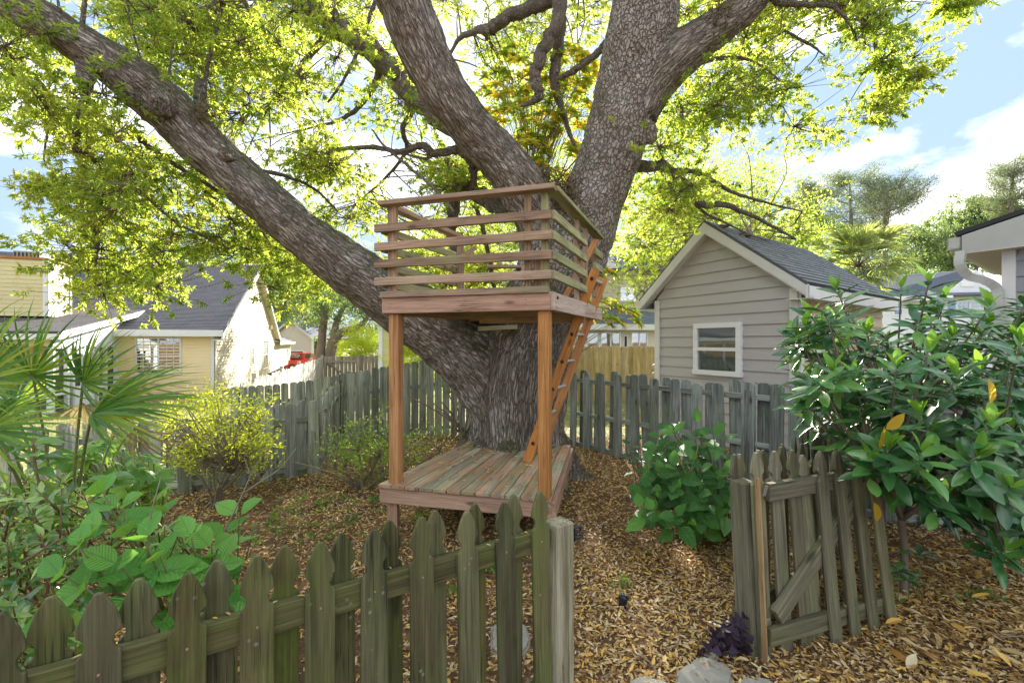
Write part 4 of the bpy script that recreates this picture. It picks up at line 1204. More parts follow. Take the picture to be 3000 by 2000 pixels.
for t in (.40, .55, .715, .88):
    b, tp = gl(t, 0.02) - gn * .030, gl(t, .97) - gn * .030
    picket(GT, b, gdir, tp - b, GOTHIC, 1.04, .088, .018, M['gate'], (tp - b).length / 1.04)
def grail(name, t0_, z0_, t1_, z1_, w, m=M['gate'], o_=0.0):
    return board(name, gl(t0_, z0_) + gn * o_, gl(t1_, z1_) + gn * o_, w, .036, UPZ, m, GT)
grail("rail", .035, .815, 1.0, .84, .090)
grail("rail", -.01, .13, 1.03, .095, .088)
grail("brace", .055, .215, .97, .80, .095, M['gate'], .001)
a = gl(-.043, -.01) + gn * .004; b = gl(-.043, .89) + gn * .004
board("shim_strip", a, b, .011, .030, gdir, M['shim'], GT)
hp = Vector((1.262, 2.36, 0))
for z in (.18, .86):
    board("hinge", Vector((1.29, 2.33, z)), Vector((1.31 if z < .5 else 1.30, 2.325, z + .055)), .02, .006, (1, .3, 0), M['metal'], GT)

# --- hinge post and the return fence behind the gate
RF = thing("return_picket_fence", "weathered gothic picket fence behind the open gate running back to the garden fence", "fence", (1.3, 2.6, 0))
pb, pt_ = Vector((1.268, 2.395, -.08)), Vector((1.225, 2.405, .915))
board("gate_post", pb, pt_, .088, .088, (1, .35, 0), M['gate'], RF, .005)
path = [Vector((1.24, 2.50, 0)), Vector((1.90, 2.93, 0)), Vector((3.10, 4.30, 0))]
def along(path, s):
    for i in range(len(path) - 1):
        l = (path[i + 1] - path[i]).length
        if s <= l or i == len(path) - 2:
            d = (path[i + 1] - path[i]) / l
            return path[i] + d * s, d
        s -= l
tot = sum((path[i + 1] - path[i]).length for i in range(2))
s = .0; k = 0
while s < tot:
    p, d = along(path, s); nn_ = Vector((d.y, -d.x, 0))
    p = p + nn_ * (.03 if k % 2 == 0 else -.03)
    picket(RF, p, d, (random.uniform(-.02, .01) - .03, random.uniform(-.02, .02), 1), GOTHIC, 1.02, .088, .018, M['gate'], random.uniform(.985, 1.02))
    s += .115; k += 1
for i in range(2):
    d = (path[i + 1] - path[i]).normalized()
    for z in (.80, .16):
        board("rail", path[i] - d * .03 + UPZ * z, path[i + 1] + UPZ * z, .085, .036, UPZ, M['gate'], RF)

# --- shadowbox dog-ear fences
def dogfence(name, label, path, ztop, spacing, w, mat, rails, shadow=True, zb=None, hvar=.02, lean=.012, t=.02, gap_phase=0.0, railside=0, postat=None, capz=None, jit=.0, rail_w=.06):
    root = thing(name, label, "fence", tuple(path[0]))
    tot = sum((path[i + 1] - path[i]).length for i in range(len(path) - 1))
    s = gap_phase; k = 0
    while s < tot:
        p, d = along(path, s); nn_ = Vector((d.y, -d.x, 0))
        zt = ztop(s) if callable(ztop) else ztop
        g0 = (zb(p.x, p.y) if zb else gz(p.x, p.y)) - .02
        if shadow: p = p + nn_ * (.034 if k % 2 == 0 else -.034)
        else: p = p + nn_ * .032
        h = zt - g0 + random.gauss(0, hvar)
        up = Vector((random.gauss(0, lean), random.gauss(0, lean), 1))
        picket(root, (p.x, p.y, g0), d, up, DOG, round(h * 20) / 20, w, t, mat, h / (round(h * 20) / 20), ws=random.uniform(.95, 1.03))
        s += spacing + random.uniform(-jit, jit); k += 1
    for i in range(len(path) - 1):
        a, b = path[i], path[i + 1]
        la = sum((path[j + 1] - path[j]).length for j in range(i)); lb = la + (b - a).length
        for zf in rails:
            za, zb_ = (zf(la), zf(lb)) if callable(zf) else (zf, zf)
            board("rail", (a.x, a.y, a.z + za), (b.x, b.y, b.z + zb_), rail_w, .04, UPZ, mat, root)
    for (s_, zt) in (postat or []):
        p, d = along(path, s_); nn_ = Vector((d.y, -d.x, 0))
        p = p - nn_ * .075 if not shadow else p
        g0 = gz(p.x, p.y) - .1
        board("post", (p.x, p.y, g0), (p.x, p.y, zt), .089, .089, d, mat, root)
    return root
V3 = lambda x, y, z=0.0: Vector((x, y, z))
dogfence("right_garden_fence", "silvery grey dog-eared fence with staggered boards in front of the grey shed", [V3(.98, 7.15), V3(3.05, 4.42), V3(3.5, 4.10), V3(5.4, 3.75)],
         lambda s: 1.195, .149, .138, M['greyblue'], (1.045, .53, .06), True, postat=[(.3, 1.1), (2.7, 1.12)], lean=.018, hvar=.02)
dogfence("left_low_fence", "low staggered board fence behind the yellow-green bush and palmetto", [V3(-6.4, 4.55), V3(-4.6, 4.75), V3(-3.55, 4.92), V3(-2.44, 5.72)],
         lambda s: .80 + .11 * ss((s - 2.4) / 2), .131, .125, M['grey'], (lambda s: .60 + .10 * ss((s - 2.4) / 2), .10), True, postat=[(1.8, .75)], lean=.012)
dogfence("left_low_side_fence", "short run of thin leaning boards joining the low fence to the tall one", [V3(-2.44, 5.76), V3(-2.97, 7.9)],
         .96, .20, .12, M['grey'], (.72, .15), True, lean=.015, zb=lambda x, y: gz(x, y))
dogfence("left_tall_fence", "tall grey-green dog-eared fence behind the left post of the treehouse", [V3(-4.72, 7.78), V3(-2.6, 7.98), V3(-.9, 8.15), V3(.55, 8.3)],
         lambda s: .885 + .51 * ss(s / 4.2) , .137, .124, M['grey'], (lambda s: .55 + .4 * ss(s / 4.2), lambda s: -.1 + .25 * ss(s / 4.2)), False, postat=[(.05, .86), (1.87, 1.13)], lean=.006, hvar=.008)
dogfence("back_pine_fence", "tall pale yellow board fence behind the shed and the oak", [V3(.2, 12.2, 0), V3(4.1, 12.6, 0)],
         1.52, .118, .113, M['pine'], (1.15, .35), False, lean=.002, hvar=.006)
# neighbours' fences further off
dogfence("side_yard_fence", "long pale fence receding beside the cream house", [V3(-5.0, 8.35), V3(-6.3, 12.7), V3(-9.05, 21.7)],
         .90, .2, .185, M['whitefence'], (.62,), False, postat=[(1.4, .98), (4.3, .98), (7.3, .98), (10.5, .98)], lean=.004, rail_w=.09)
nfp = dogfence("far_board_fence", "old brown board fence beside the far wooden gate", [V3(-7.35, 22.3), V3(-6.2, 22.7)], .96, .17, .16, M['farfence'], (.78,), False, postat=[(.02, 1.0), (1.1, 1.12)], lean=.003)
fg = thing("far_wooden_gate", "small brown wooden gate with diagonal brace at the end of the pale fence", "gate", (-9.0, 21.8, -.35))
ga, gb_ = V3(-9.0, 21.75), V3(-7.45, 22.25)
gd = (gb_ - ga).normalized(); gnn = V3(gd.y, -gd.x)
for i in range(9):
    p = ga.lerp(gb_, (i + .5) / 9)
    board("gate_board", (p.x, p.y, -.5), (p.x, p.y, .93), .165, .02, gd, M['farfence'], fg)
for z in (.68, -.3): board("rail", ga + gnn * .03 + UPZ * z, gb_ + gnn * .03 + UPZ * z, .10, .03, UPZ, M['farfence'], fg)
for t in (.04, .96): 
    p = ga.lerp(gb_, t) + gnn * .05; board("stile", (p.x, p.y, -.5), (p.x, p.y, .8), .12, .03, gd, M['farfence'], fg)
board("brace", ga.lerp(gb_, .1) + gnn * .065 + UPZ * .62, ga.lerp(gb_, .9) + gnn * .065 + UPZ * -.35, .10, .025, UPZ, M['farfence'], fg)
for p in (ga - gd * .08, gb_ + gd * .06): board("post", (p.x, p.y, -.6), (p.x, p.y, 1.0), .14, .14, gd, M['farfence'], fg)

# ------------------------------------------------------------------ stepping stones, sprinkler head
def stone(label, pts, d_off=0, h=.03, top=.035):
    P = []
    for (px, py) in pts:
        d = (EYE - top) * F / (py - 1000); p = at(px, py, d); P.append(Vector((p.x, p.y, 0)))
    c = sum(P, Vector()) / len(P)
    bm = bmesh.new()
    C = catmull([tuple(p) for p in P + [P[0]]], 3)[:-1]
    vs = [bm.verts.new((p[0] - c.x + random.gauss(0, .003), p[1] - c.y + random.gauss(0, .003), 0)) for p in C]
    f = bm.faces.new(vs); 
    ex = bmesh.ops.extrude_face_region(bm, geom=[f])
    for v in ex['geom']:
        if isinstance(v, bmesh.types.BMVert): v.co.z += h + top
    bmesh.ops.recalc_face_normals(bm, faces=bm.faces)
    bmesh.ops.bevel(bm, geom=[e for e in bm.edges if e.verts[0].co.z > h and e.verts[1].co.z > h], offset=.012, segments=2, affect='EDGES')
    tf = [f for f in bm.faces if f.normal.z > .9]
    bmesh.ops.triangulate(bm, faces=tf); 
    bmesh.ops.subdivide_edges(bm, edges=list({e for f in bm.faces if f.normal.z > .9 for e in f.edges}), cuts=2, use_grid_fill=True)
    for v in bm.verts:
        if v.co.z > top: v.co.z += .012 * (noise.noise(v.co * 7 + c) ) + .004 * noise.noise(v.co * 30)
    me = bpy.data.meshes.new("stepping_stone"); bm.to_mesh(me); bm.free()
    me.materials.append(M['stone'])
    o = bpy.data.objects.new("stepping_stone", me); o.location = (c.x, c.y, -h + gz(c.x, c.y)); COL.objects.link(o)
    return tag(o, label, "stone", "flat stepping stones")
stone("largest pale flat stepping stone beside the purple plant at the gate", [(1985, 1962), (2035, 1930), (2080, 1925), (2140, 1955), (2146, 1985), (2130, 2030), (2060, 2060), (1975, 2040)])
stone("small grey stone at the bottom edge left of the largest stepping stone", [(1848, 1990), (1880, 1978), (1930, 1985), (1975, 2010), (1940, 2045), (1860, 2040)])
stone("flat mossy stone at the bottom edge just right of the largest stepping stone", [(2165, 1985), (2200, 1977), (2250, 1985), (2275, 2015), (2200, 2050), (2150, 2030)])
stone("little stone tucked under the purple plant", [(2068, 1915), (2085, 1903), (2102, 1908), (2105, 1922), (2085, 1932), (2070, 1928)])
stone("grey stone glimpsed between the pickets left of the gate post", [(1440, 1830), (1490, 1810), (1540, 1830), (1550, 1890), (1500, 1930), (1440, 1900)])

d = EYE * F / 775; c = at(1825, 1775, d)
SPK = thing("sprinkler_head", "small black sprinkler head poking out of the leaf litter", "sprinkler", (c.x, c.y, gz(c.x, c.y)))
a = Acc(); tube(a, [(c.x, c.y, -.02), (c.x, c.y, .02), (c.x + .004, c.y, .052)], [.026, .027, .027], 16, 2); a.build("body", M['blackplastic'], SPK)
a = Acc(); tube(a, [(c.x + .004, c.y, .052), (c.x + .006, c.y, .060), (c.x + .007, c.y, .066)], [.031, .031, .026], 16, 1); a.build("cap", M['blackplastic'], SPK)
for k in range(4):
    th = k * 1.6 + .5; a = Acc(); q = np.array((c.x + .006 + .014 * math.cos(th), c.y + .014 * math.sin(th), .066))
    tube(a, [q, q + (0, 0, .012)], [.008, .006], 6, 1); a.build("nozzle", M['blackplastic'], SPK)

# dry leaves and bits lying on the deck boards and on the fence rail
def deck_leaves():
    a = Acc(); n = 150
    for i in range(n):
        u, v = random.random(), random.random() ** .6
        p = dk(u, v * .97, DZ + .006)
        if v < .55 and random.random() < .6: continue
        th = random.uniform(0, 6.28)
        leaf_cloud(a, np.array([p]), np.array([(math.cos(th), math.sin(th), random.uniform(0, .2))]), np.array([(random.gauss(0, .3), random.gauss(0, .3), 1)]), random.uniform(.03, .06), .017, np.array([random.random()]), .25, .1, True)
    for i in range(26):
        t = random.uniform(-.5, 1.25); p = f0 + fd * t - fn * random.uniform(.015, .04) + UPZ * .834
        th = random.uniform(0, 6.28)
        leaf_cloud(a, np.array([p]), np.array([(math.cos(th), math.sin(th), .05)]), np.array([(0, 0, 1.0)]), random.uniform(.015, .035), .009, np.array([random.random()]), .2, .1, True)
    o = a.build("stray_leaves", LITTER, None, kind="stuff"); o["label"] = "dry leaves lying on the deck boards and fence rail"
deck_leaves()
# ------------------------------------------------------------------ building helpers
M['cream'] = siding_mat('cream_siding', (.74, .65, .44))
M['creamlit'] = siding_mat('sunlit_cream_siding', (.47, .40, .27))  # separate cream for sunlit faces; the sun's effect set into the colour
M['yellow'] = siding_mat('yellow_siding', (.66, .58, .30), stain=(.45, .30, .08))
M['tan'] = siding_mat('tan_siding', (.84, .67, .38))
M['taupe'] = siding_mat('taupe_siding', (.50, .47, .455))
M['shedside'] = siding_mat('warm_lit_siding', (.62, .50, .33))  # shed's right wall: warm light on the siding set into its colour
M['bluegrey'] = siding_mat('blue_grey_siding', (.31, .31, .34))
M['whitesiding'] = siding_mat('white_siding', (.74, .76, .80))
M['palewall'] = siding_mat('pale_back_house_siding', (.70, .62, .50))
M['shadow'] = plain('vent_shade', (.05, .045, .04), .9)  # shade inside the vent slots, given as a dark colour
M['roofdark'] = shingle_mat('charcoal_shingles', (.060, .064, .078), (.095, .10, .118), (.13, .105, .09), .35, .16)
M['roofbrown'] = shingle_mat('sun_bleached_shingles', (.10, .10, .115), (.17, .165, .17), (.30, .22, .16), .35, .16)
M['roofgrey'] = shingle_mat('grey_shingles', (.13, .14, .15), (.24, .25, .26), (.09, .10, .09), .22, .125)
M['roofblue'] = shingle_mat('blue_grey_shingles', (.12, .135, .18), (.17, .19, .24), None, .35, .16)
M['glass'] = glass_mat('window_glass', (.7, .74, .72), .78)
M['glassdark'] = glass_mat('dark_window_glass', (.25, .28, .30), .6)
M['curtain'] = plain('pale_green_curtain', (.42, .50, .45), .8, .1, var=.05)
M['curtaindark'] = plain('grey_shade_cloth', (.14, .16, .15), .8, .1)
M['sheer'] = plain('sheer_curtain', (.70, .64, .55), .8, .1)
M['blind'] = plain('window_blind', (.40, .36, .26), .7, .2)
M['screen'] = plain('porch_screen', (.12, .105, .09), .8, .15)
M['porchin'] = plain('porch_interior_wall', (.42, .26, .12), .8)
M['shutter'] = plain('blue_shutter', (.25, .38, .58), .6)
M['rust'] = plain('rusty_flashing', (.42, .20, .06), .7, .3, var=.4, nscale=9)
M['soffit'] = plain('vinyl_soffit', (.66, .60, .50), .6, .2)
M['gutter'] = plain('gutter_paint', (.50, .50, .46), .4, .4, var=.15)

def A3(v): return np.array(v, float)
def lap(root, O, U, N, z0, z1, exp, ufun, mat, indiv=True, name="siding_board", th=.016):
    """lap siding on the wall plane; ufun(z) -> (u0,u1) or None"""
    O, U, N = A3(O), A3(U), A3(N)
    n = int(math.ceil((z1 - z0) / exp)); joined = Acc()
    for i in range(n):
        a0, a1 = z0 + i * exp, min(z1, z0 + (i + 1) * exp)
        r0, r1 = ufun(a0), ufun(a1 - 1e-4)
        if r0 is None: continue
        if r1 is None: r1 = ((r0[0] + r0[1]) / 2,) * 2
        for seg in ([(r0, r1)]):
            (p0, p1), (q0, q1) = seg
            if p1 - p0 < .02: continue
            def P(u, nn, z): return O + U * u + N * nn + (0, 0, z)
            V = [P(p0, 0, a0), P(p1, 0, a0), P(p1, th, a0), P(p0, th, a0), P(q0, 0, a1), P(q1, 0, a1), P(q1, .003, a1 + .001), P(q0, .003, a1 + .001)]
            a = Acc() if indiv else joined
            a.add(V, BOXQ, r=random.random())
            if indiv: a.build(name, mat, root)
    if not indiv and joined.n: joined.build("siding", mat, root, kind="stuff")

def roof_slab(root, a, b, c, d, mat, th=.05, exp=.16, name="roof"):
    """a,b along the eave; c,d along the ridge (a-d and b-c are the rakes). Shingle courses as real steps."""
    a, b, c, d = map(A3, (a, b, c, d))
    n_ = np.cross(b - a, d - a); n_ /= np.linalg.norm(n_)
    if n_[2] < 0: n_ = -n_
    acc = Acc()
    prism(acc, [a, b, c, d], -n_ * th)
    ln = (np.linalg.norm(d - a) + np.linalg.norm(c - b)) / 2; k = max(1, int(round(ln / exp)))
    uh = (b - a) / np.linalg.norm(b - a)
    for i in range(k):
        t0, t1 = i / k, (i + 1) / k
        p0, p1 = a + (d - a) * t0, b + (c - b) * t0
        q0, q1 = a + (d - a) * t1, b + (c - b) * t1
        V = [p0 + n_ * .002, p1 + n_ * .002, p1 + n_ * .016, p0 + n_ * .016, q0 + n_ * .002, q1 + n_ * .002, q1 + n_ * .004, q0 + n_ * .004]
        uv = [((p - a) @ uh, t0 * ln + .001) for p in V[:4]] + [((p - a) @ uh, t1 * ln - .001) for p in V[4:]]
        acc.add(V, BOXQ, uv=uv)
    return acc.build(name, mat, root, uv=True)

def window(root, O, U, N, u0, u1, z0, z1, n=0.02, fw=.06, cols=1, rows=2, grid=(0, 0), glass='glass', back='curtain', casing=.0, fmat='white', depth=.05, blind=False):
    O, U, N = A3(O), A3(U), A3(N)
    a = Acc()
    B = lambda acc, x0, x1, n0, n1, y0, y1: obox(acc, O, U, N, x0, x1, n0, n1, y0, y1)
    B(a, u0, u1, n - .03, n + .035, z1 - fw, z1); B(a, u0 - .01, u1 + .01, n - .03, n + .045, z0, z0 + fw)
    B(a, u0, u0 + fw, n - .03, n + .034, z0 + fw, z1 - fw); B(a, u1 - fw, u1, n - .03, n + .034, z0 + fw, z1 - fw)
    for i in range(1, cols):
        x = u0 + (u1 - u0) * i / cols; B(a, x - fw * .5, x + fw * .5, n - .03, n + .033, z0 + fw, z1 - fw)
    for j in range(1, rows):
        y = z0 + (z1 - z0) * j / rows; B(a, u0 + fw, u1 - fw, n - .028, n + .026, y - fw * .35, y + fw * .35)
    w = a.build("window", M[fmat], root)
    for i in range(cols):
        for j in range(rows):
            x0, x1 = u0 + (u1 - u0) * i / cols + fw * .5, u0 + (u1 - u0) * (i + 1) / cols - fw * .5
            y0, y1 = z0 + (z1 - z0) * j / rows + fw * .3, z0 + (z1 - z0) * (j + 1) / rows - fw * .3
            a = Acc(); B(a, x0, x1, n + .0, n + .004, y0, y1); a.build("pane", M[glass], w)
            if grid[0] or grid[1]:
                a = Acc()
                for g1 in range(1, grid[0] + 1):
                    x = x0 + (x1 - x0) * g1 / (grid[0] + 1); B(a, x - .008, x + .008, n + .005, n + .014, y0, y1)
                for g1 in range(1, grid[1] + 1):
                    y = y0 + (y1 - y0) * g1 / (grid[1] + 1); B(a, x0, x1, n + .005, n + .013, y - .008, y + .008)
                a.build("muntin", M[fmat], w)
    # what hangs behind the glass
    a = Acc(); k = 40
    V = []
    for i in range(k + 1):
        x = u0 + fw * .5 + (u1 - u0 - fw) * i / k
        nn = n - .05 + .012 * math.sin(i * 1.35) + .004 * math.sin(i * 3.1)
        for z in (z0 + fw * .5, z1 - fw * .5): V.append(O + U * x + N * nn + (0, 0, z))
    a.add(V, [(2 * i, 2 * i + 2, 2 * i + 3, 2 * i + 1) for i in range(k)])
    a.build("curtain", M[back], w)
    if blind:
        a = Acc(); y = z0 + fw
        while y < z1 - fw:
            B(a, u0 + fw, u1 - fw, n - .035, n - .012, y, y + .006); y += .045
        a.build("blind", M['blind'], w, kind="stuff")
    return w

# ------------------------------------------------------------------ cream house on the left
Ck = Vector((-11.45, 17.5, 0)); ua = Vector((-.932, -.361, 0)).normalized(); ug = Vector((-.361, .932, 0)).normalized()
n1 = -ug; n2 = -ua
HZ, EZ, RZ, GW = -.55, 2.06, 5.94, 18.75
H1 = thing("cream_house", "cream sided house with charcoal shingle roof, chimney box and screened porch", "house", (-11.45, 17.5, HZ))
def HP(u, g, z): p = Ck + ua * u + ug * g; return Vector((p.x, p.y, z))
a = Acc()
prism(a, [HP(0.02, .02, HZ), HP(0.02, GW - .02, HZ), HP(.02, GW - .02, EZ), HP(.02, GW / 2, RZ - .15), HP(.02, .02, EZ)], tuple(ua * 26))
a.build("wall", M['creamlit'], H1)
lap(H1, Ck, ug, n2, HZ, RZ - .12, .115, lambda z: (0, GW) if z < EZ else ((z - EZ) / (RZ - EZ) * GW / 2, GW - (z - EZ) / (RZ - EZ) * GW / 2), M['creamlit'], False, th=.032)
lap(H1, Ck, ua, n1, HZ, EZ - .10, .115, lambda z: (0, 3.1), M['tan'], False, th=.032)
for (O_, U_, N_) in ((Ck, ug, n2), (Ck, ua, n1)):
    a = Acc(); obox(a, O_, U_, N_, 0.0, .11, .033, .05, HZ, EZ - .05); a.build("corner_trim", M['trim'], H1)
OV = .38
e0, e1 = HP(-.35, -OV, EZ - .12), HP(27, -OV, EZ - .12)
pit = (RZ - EZ) / (GW / 2)
roof_slab(H1, HP(-.35, -OV, EZ - OV * pit + .12), HP(27, -OV, EZ - OV * pit + .12), HP(27, GW / 2, RZ + .12), HP(-.35, GW / 2, RZ + .12), M['roofdark'], .08)
roof_slab(H1, HP(-.35, GW + OV, EZ - OV * pit + .12), HP(27, GW + OV, EZ - OV * pit + .12), HP(27, GW / 2, RZ + .12), HP(-.35, GW / 2, RZ + .12), M['roofdark'], .08)
a = Acc(); obox(a, Ck, ua, n1, -.35, 3.3, OV - .02, OV + .02, EZ - .22, EZ + .02); a.build("fascia", M['trim'], H1)
a = Acc(); obox(a, Ck, ua, n1, -.35, 3.3, 0, OV - .02, EZ - .22, EZ - .20); a.build("soffit", M['soffit'], H1)
for (g0_, g1_) in ((-OV, GW / 2), (GW + OV, GW / 2)):
    p, q = HP(-.36, g0_, EZ - OV * pit + .0), HP(-.36, g1_, RZ)
    a = Acc(); prism(a, [p, q, q + UPZ * -.24, p + UPZ * -.24], tuple(ua * .05)); a.build("rake_board", M['trim'], H1)
    a = Acc(); prism(a, [p - UPZ * .20, q - UPZ * .20, q - UPZ * .22, p - UPZ * .22], tuple(ua * .36)); a.build("rake_soffit", M['soffit'], H1)
window(H1, Ck, ua, n1, 1.05, 2.46, .42, 1.80, .02, .055, 2, 2, (2, 1), 'glassdark', 'curtaindark', blind=True, fmat='trim')
window(H1, Ck, ug, n2, 7.9, 8.9, .35, 1.35, .02, .06, 1, 2, (0, 0), 'glass', 'sheer')
window(H1, Ck, ug, n2, 12.3, 14.6, -.15, 1.75, .02, .09, 2, 2, (0, 0), 'glass', 'sheer')
a = Acc(); obox(a, Ck, ug, n2, 15.2, 15.5, .02, .2, 2.5, 2.8); a.build("wall_lamp", M['metal'], H1)
# low rear wing
Cw = HP(0, GW, 0)
lap(H1, Cw, ug, n2, HZ, 1.62, .115, lambda z: (0.02, 13), M['creamlit'], False)
a = Acc(); obox(a, Cw, ug, n2, 0, 13, -4, -.01, HZ, 1.6); a.build("wing_wall", M['creamlit'], H1)
roof_slab(H1, Cw + n2 * .4 + UPZ * 1.65, Cw + n2 * .4 + ug * 13.4 + UPZ * 1.65, Cw - n2 * 4.5 + ug * 13.4 + UPZ * 3.6, Cw - n2 * 4.5 + UPZ * 3.6, M['roofdark'])
a = Acc(); obox(a, Cw, ug, n2, -.3, 13.4, .38, .42, 1.40, 1.63); a.build("fascia", M['trim'], H1)
# chimney box
ch = at(139, 757, 14.5); Oc = V3(ch.x, ch.y)
zb_, zt_ = 2.45, at(139, 762, 14.5).z
a = Acc(); obox(a, Oc, ua, n1, 0, 3.2, -1.35, -.01, zb_, zt_); a.build("chimney_box", M['yellow'], H1)
lap(H1, Oc, ua, n1, zb_, zt_ - .02, .128, lambda z: (.06, 3.2), M['yellow'])
lap(H1, Oc, ug, n2, zb_, zt_ - .02, .128, lambda z: (.06, 1.35), M['creamlit'])  # sunlit side uses the sunlit copy; light difference put into colour
for (U_, N_) in ((ua, n1), (ug, n2)):
    a = Acc(); obox(a, Oc, U_, N_, -.02, .10, .016, .036, zb_, zt_); a.build("corner_trim", M['trim'], H1)
a = Acc(); obox(a, Oc, ug, n2, 1.25, 1.36, .016, .036, zb_, zt_); a.build("corner_trim", M['trim'], H1)
a = Acc(); obox(a, Oc, ua, n1, -.06, 3.25, -1.42, .06, zt_, zt_ + .07); a.build("chimney_flashing", M['rust'], H1)
a = Acc(); obox(a, Oc, ua, n1, .35, 1.0, -.95, -.35, zt_ + .07, zt_ + .30)
fl = a.build("chimney_cap", plain('chimney_cap_metal', (.33, .30, .26), .6, .4, metal=.3), H1)
for i in range(7):
    a = Acc(); obox(a, Oc, ua, n1, .36 + i * .095, .40 + i * .095, -.345, -.338, zt_ + .11, zt_ + .26); a.build("louvre_shade", M['shadow'], fl)
# screened porch
W0 = HP(3.0, 0, 0); Pc = W0 + n1 * 4.0
def PP(u, s, z): p = Pc + ua * u - n1 * s; return Vector((p.x, p.y, z))
roof_slab(H1, PP(-.30, -.35, 1.92), PP(14, -.35, 1.92), PP(14, 6.2, 2.98), PP(-.30, 5.75, 2.91), M['roofbrown'], .06, .16, "porch_roof")
a = Acc(); p, q = PP(-.31, -.36, 1.90), PP(-.31, 5.6, 2.87)
prism(a, [p, q, q - UPZ * .17, p - UPZ * .20], tuple(ua * .04)); a.build("rake_board", M['white'], H1)
a = Acc(); obox(a, Pc, ua, n1, -.25, 14, .30, .34, 1.70, 1.90); a.build("fascia", M['trim'], H1)
a = Acc(); obox(a, Pc, ua, n1, 0, 14, -.08, 0, 1.52, 1.80); a.build("beam", M['tan'], H1)
lap(H1, Pc, -n1, n2, 1.50, 2.55, .115, lambda z: (max(0.0, (z - 1.83) / .166), 4.6 if z < 2.45 else 4.7) if z < 2.5 else None, M['whitesiding'])
a = Acc(); obox(a, Pc, -n1, n2, 0, 4.6, -.06, -.01, 1.45, 1.80); a.build("header", M['white'], H1)
# frames and screens, front and side
a = Acc(); obox(a, Pc, ua, n1, 0.12, 13, -.10, -.095, HZ + .1, 1.5); a.build("screen", M['screen'], H1)
a = Acc(); obox(a, Pc, ua, n1, 0.15, 13, -.09, -.085, .75, 1.5); a.build("porch_shade", M['porchin'], H1)
for u in (0, 1.9, 3.8, 5.7):
    a = Acc(); obox(a, Pc, ua, n1, u, u + .13, -.085, .01, HZ, 1.52); a.build("porch_post", M['trim'], H1)
a = Acc(); obox(a, Pc, ua, n1, .13, 13, -.08, .0, .10, .17); a.build("mid_rail", M['trim'], H1)
a = Acc(); obox(a, Pc, ua, n1, -.02, 13, -.08, .03, HZ, HZ + .30); a.build("base_board", M['trim'], H1)
a = Acc(); obox(a, Pc, -n1, n2, 0.1, 4.0, -.10, -.095, HZ + .1, 1.46); a.build("screen", M['screen'], H1)
for s_ in (0, .75, 2.55, 3.15, 3.95):
    a = Acc(); obox(a, Pc, -n1, n2, s_, s_ + .09, -.09, .012, HZ, 1.46); a.build("porch_post", M['white'], H1)
for z in (.10, HZ + .02, 1.0):
    a = Acc(); obox(a, Pc, -n1, n2, 2.6, 3.95, -.08, .0, z, z + .06); a.build("mid_rail", M['white'], H1)
    if z < 1: 
        a = Acc(); obox(a, Pc, -n1, n2, .09, .8, -.08, .0, z, z + .07); a.build("mid_rail", M['white'], H1)
a = Acc()
for (s0, s1, z0, z1) in ((1.0, 1.12, HZ + .06, 1.4), (2.3, 2.42, HZ + .06, 1.4), (1.0, 2.42, 1.28, 1.42), (1.0, 2.42, HZ + .06, .28), (1.6, 1.68, .28, 1.3)):
    obox(a, Pc, -n1, n2, s0, s1, -.06, .02, z0, z1)
dr = a.build("screen_door", M['white'], H1)
a = Acc(); obox(a, Pc, -n1, n2, 2.2, 2.24, .02, .06, .42, .52); a.build("handle", M['metal'], dr)

# ------------------------------------------------------------------ far garage house and red truck
gD = 56.0
GO = at(826, 966, gD); GO2 = at(927, 990, gD * .97)
Gd = (V3(GO2.x, GO2.y) - V3(GO.x, GO.y)).normalized(); Gn = V3(Gd.y, -Gd.x); gG = -1.5
H2 = thing("far_garage_house", "distant cream gabled garage with open door beyond the pale fence", "house", (GO.x, GO.y, gG))
O2 = V3(GO.x, GO.y) - Gd * 1.7
wid = 6.4
pz = at(863, 938, gD).z; ez = at(826, 985, gD).z
a = Acc(); prism(a, [O2 + UPZ * gG, O2 + Gd * wid + UPZ * gG, O2 + Gd * wid + UPZ * ez, O2 + Gd * wid / 2 + UPZ * pz, O2 + UPZ * ez], tuple(-Gn * .2))
# leave the garage doorway open
a = Acc()
dz0 = at(880, 1028, gD).z
def gpoly(pts, mat, nm): 
    b_ = Acc(); prism(b_, pts, tuple(-Gn * .2)); b_.build(nm, mat, H2)
gpoly([O2 + UPZ * dz0, O2 + Gd * wid + UPZ * dz0, O2 + Gd * wid + UPZ * ez, O2 + Gd * wid / 2 + UPZ * pz, O2 + UPZ * ez], M['palewall'], "wall")
gpoly([O2 + Gd * (wid - 1.4) + UPZ * gG, O2 + Gd * wid + UPZ * gG, O2 + Gd * wid + UPZ * dz0, O2 + Gd * (wid - 1.4) + UPZ * dz0], M['palewall'], "wall")
lap(H2, O2, Gd, Gn, dz0, pz, .16, lambda z: (0.02, wid - .02) if z < ez else ((z - ez) / (pz - ez) * wid / 2, wid - (z - ez) / (pz - ez) * wid / 2), M['palewall'], False)
a = Acc(); obox(a, O2, Gd, Gn, -6, wid - 1.4, -5, -4.9, gG, dz0 + .3); obox(a, O2, Gd, Gn, -6.1, -6, -5, 0, gG, dz0 + .3); obox(a, O2, Gd, Gn, -6, .0, -.2, 0, gG, ez); obox(a, O2, Gd, Gn, wid - 1.5, wid - 1.4, -5, -.2, gG, dz0 + .3); obox(a, O2, Gd, Gn, 0, wid - 1.4, -5, -.2, dz0 + .3, dz0 + .35); a.build("garage_interior", plain('garage_inner_wall', (.22, .15, .10), .9), H2)
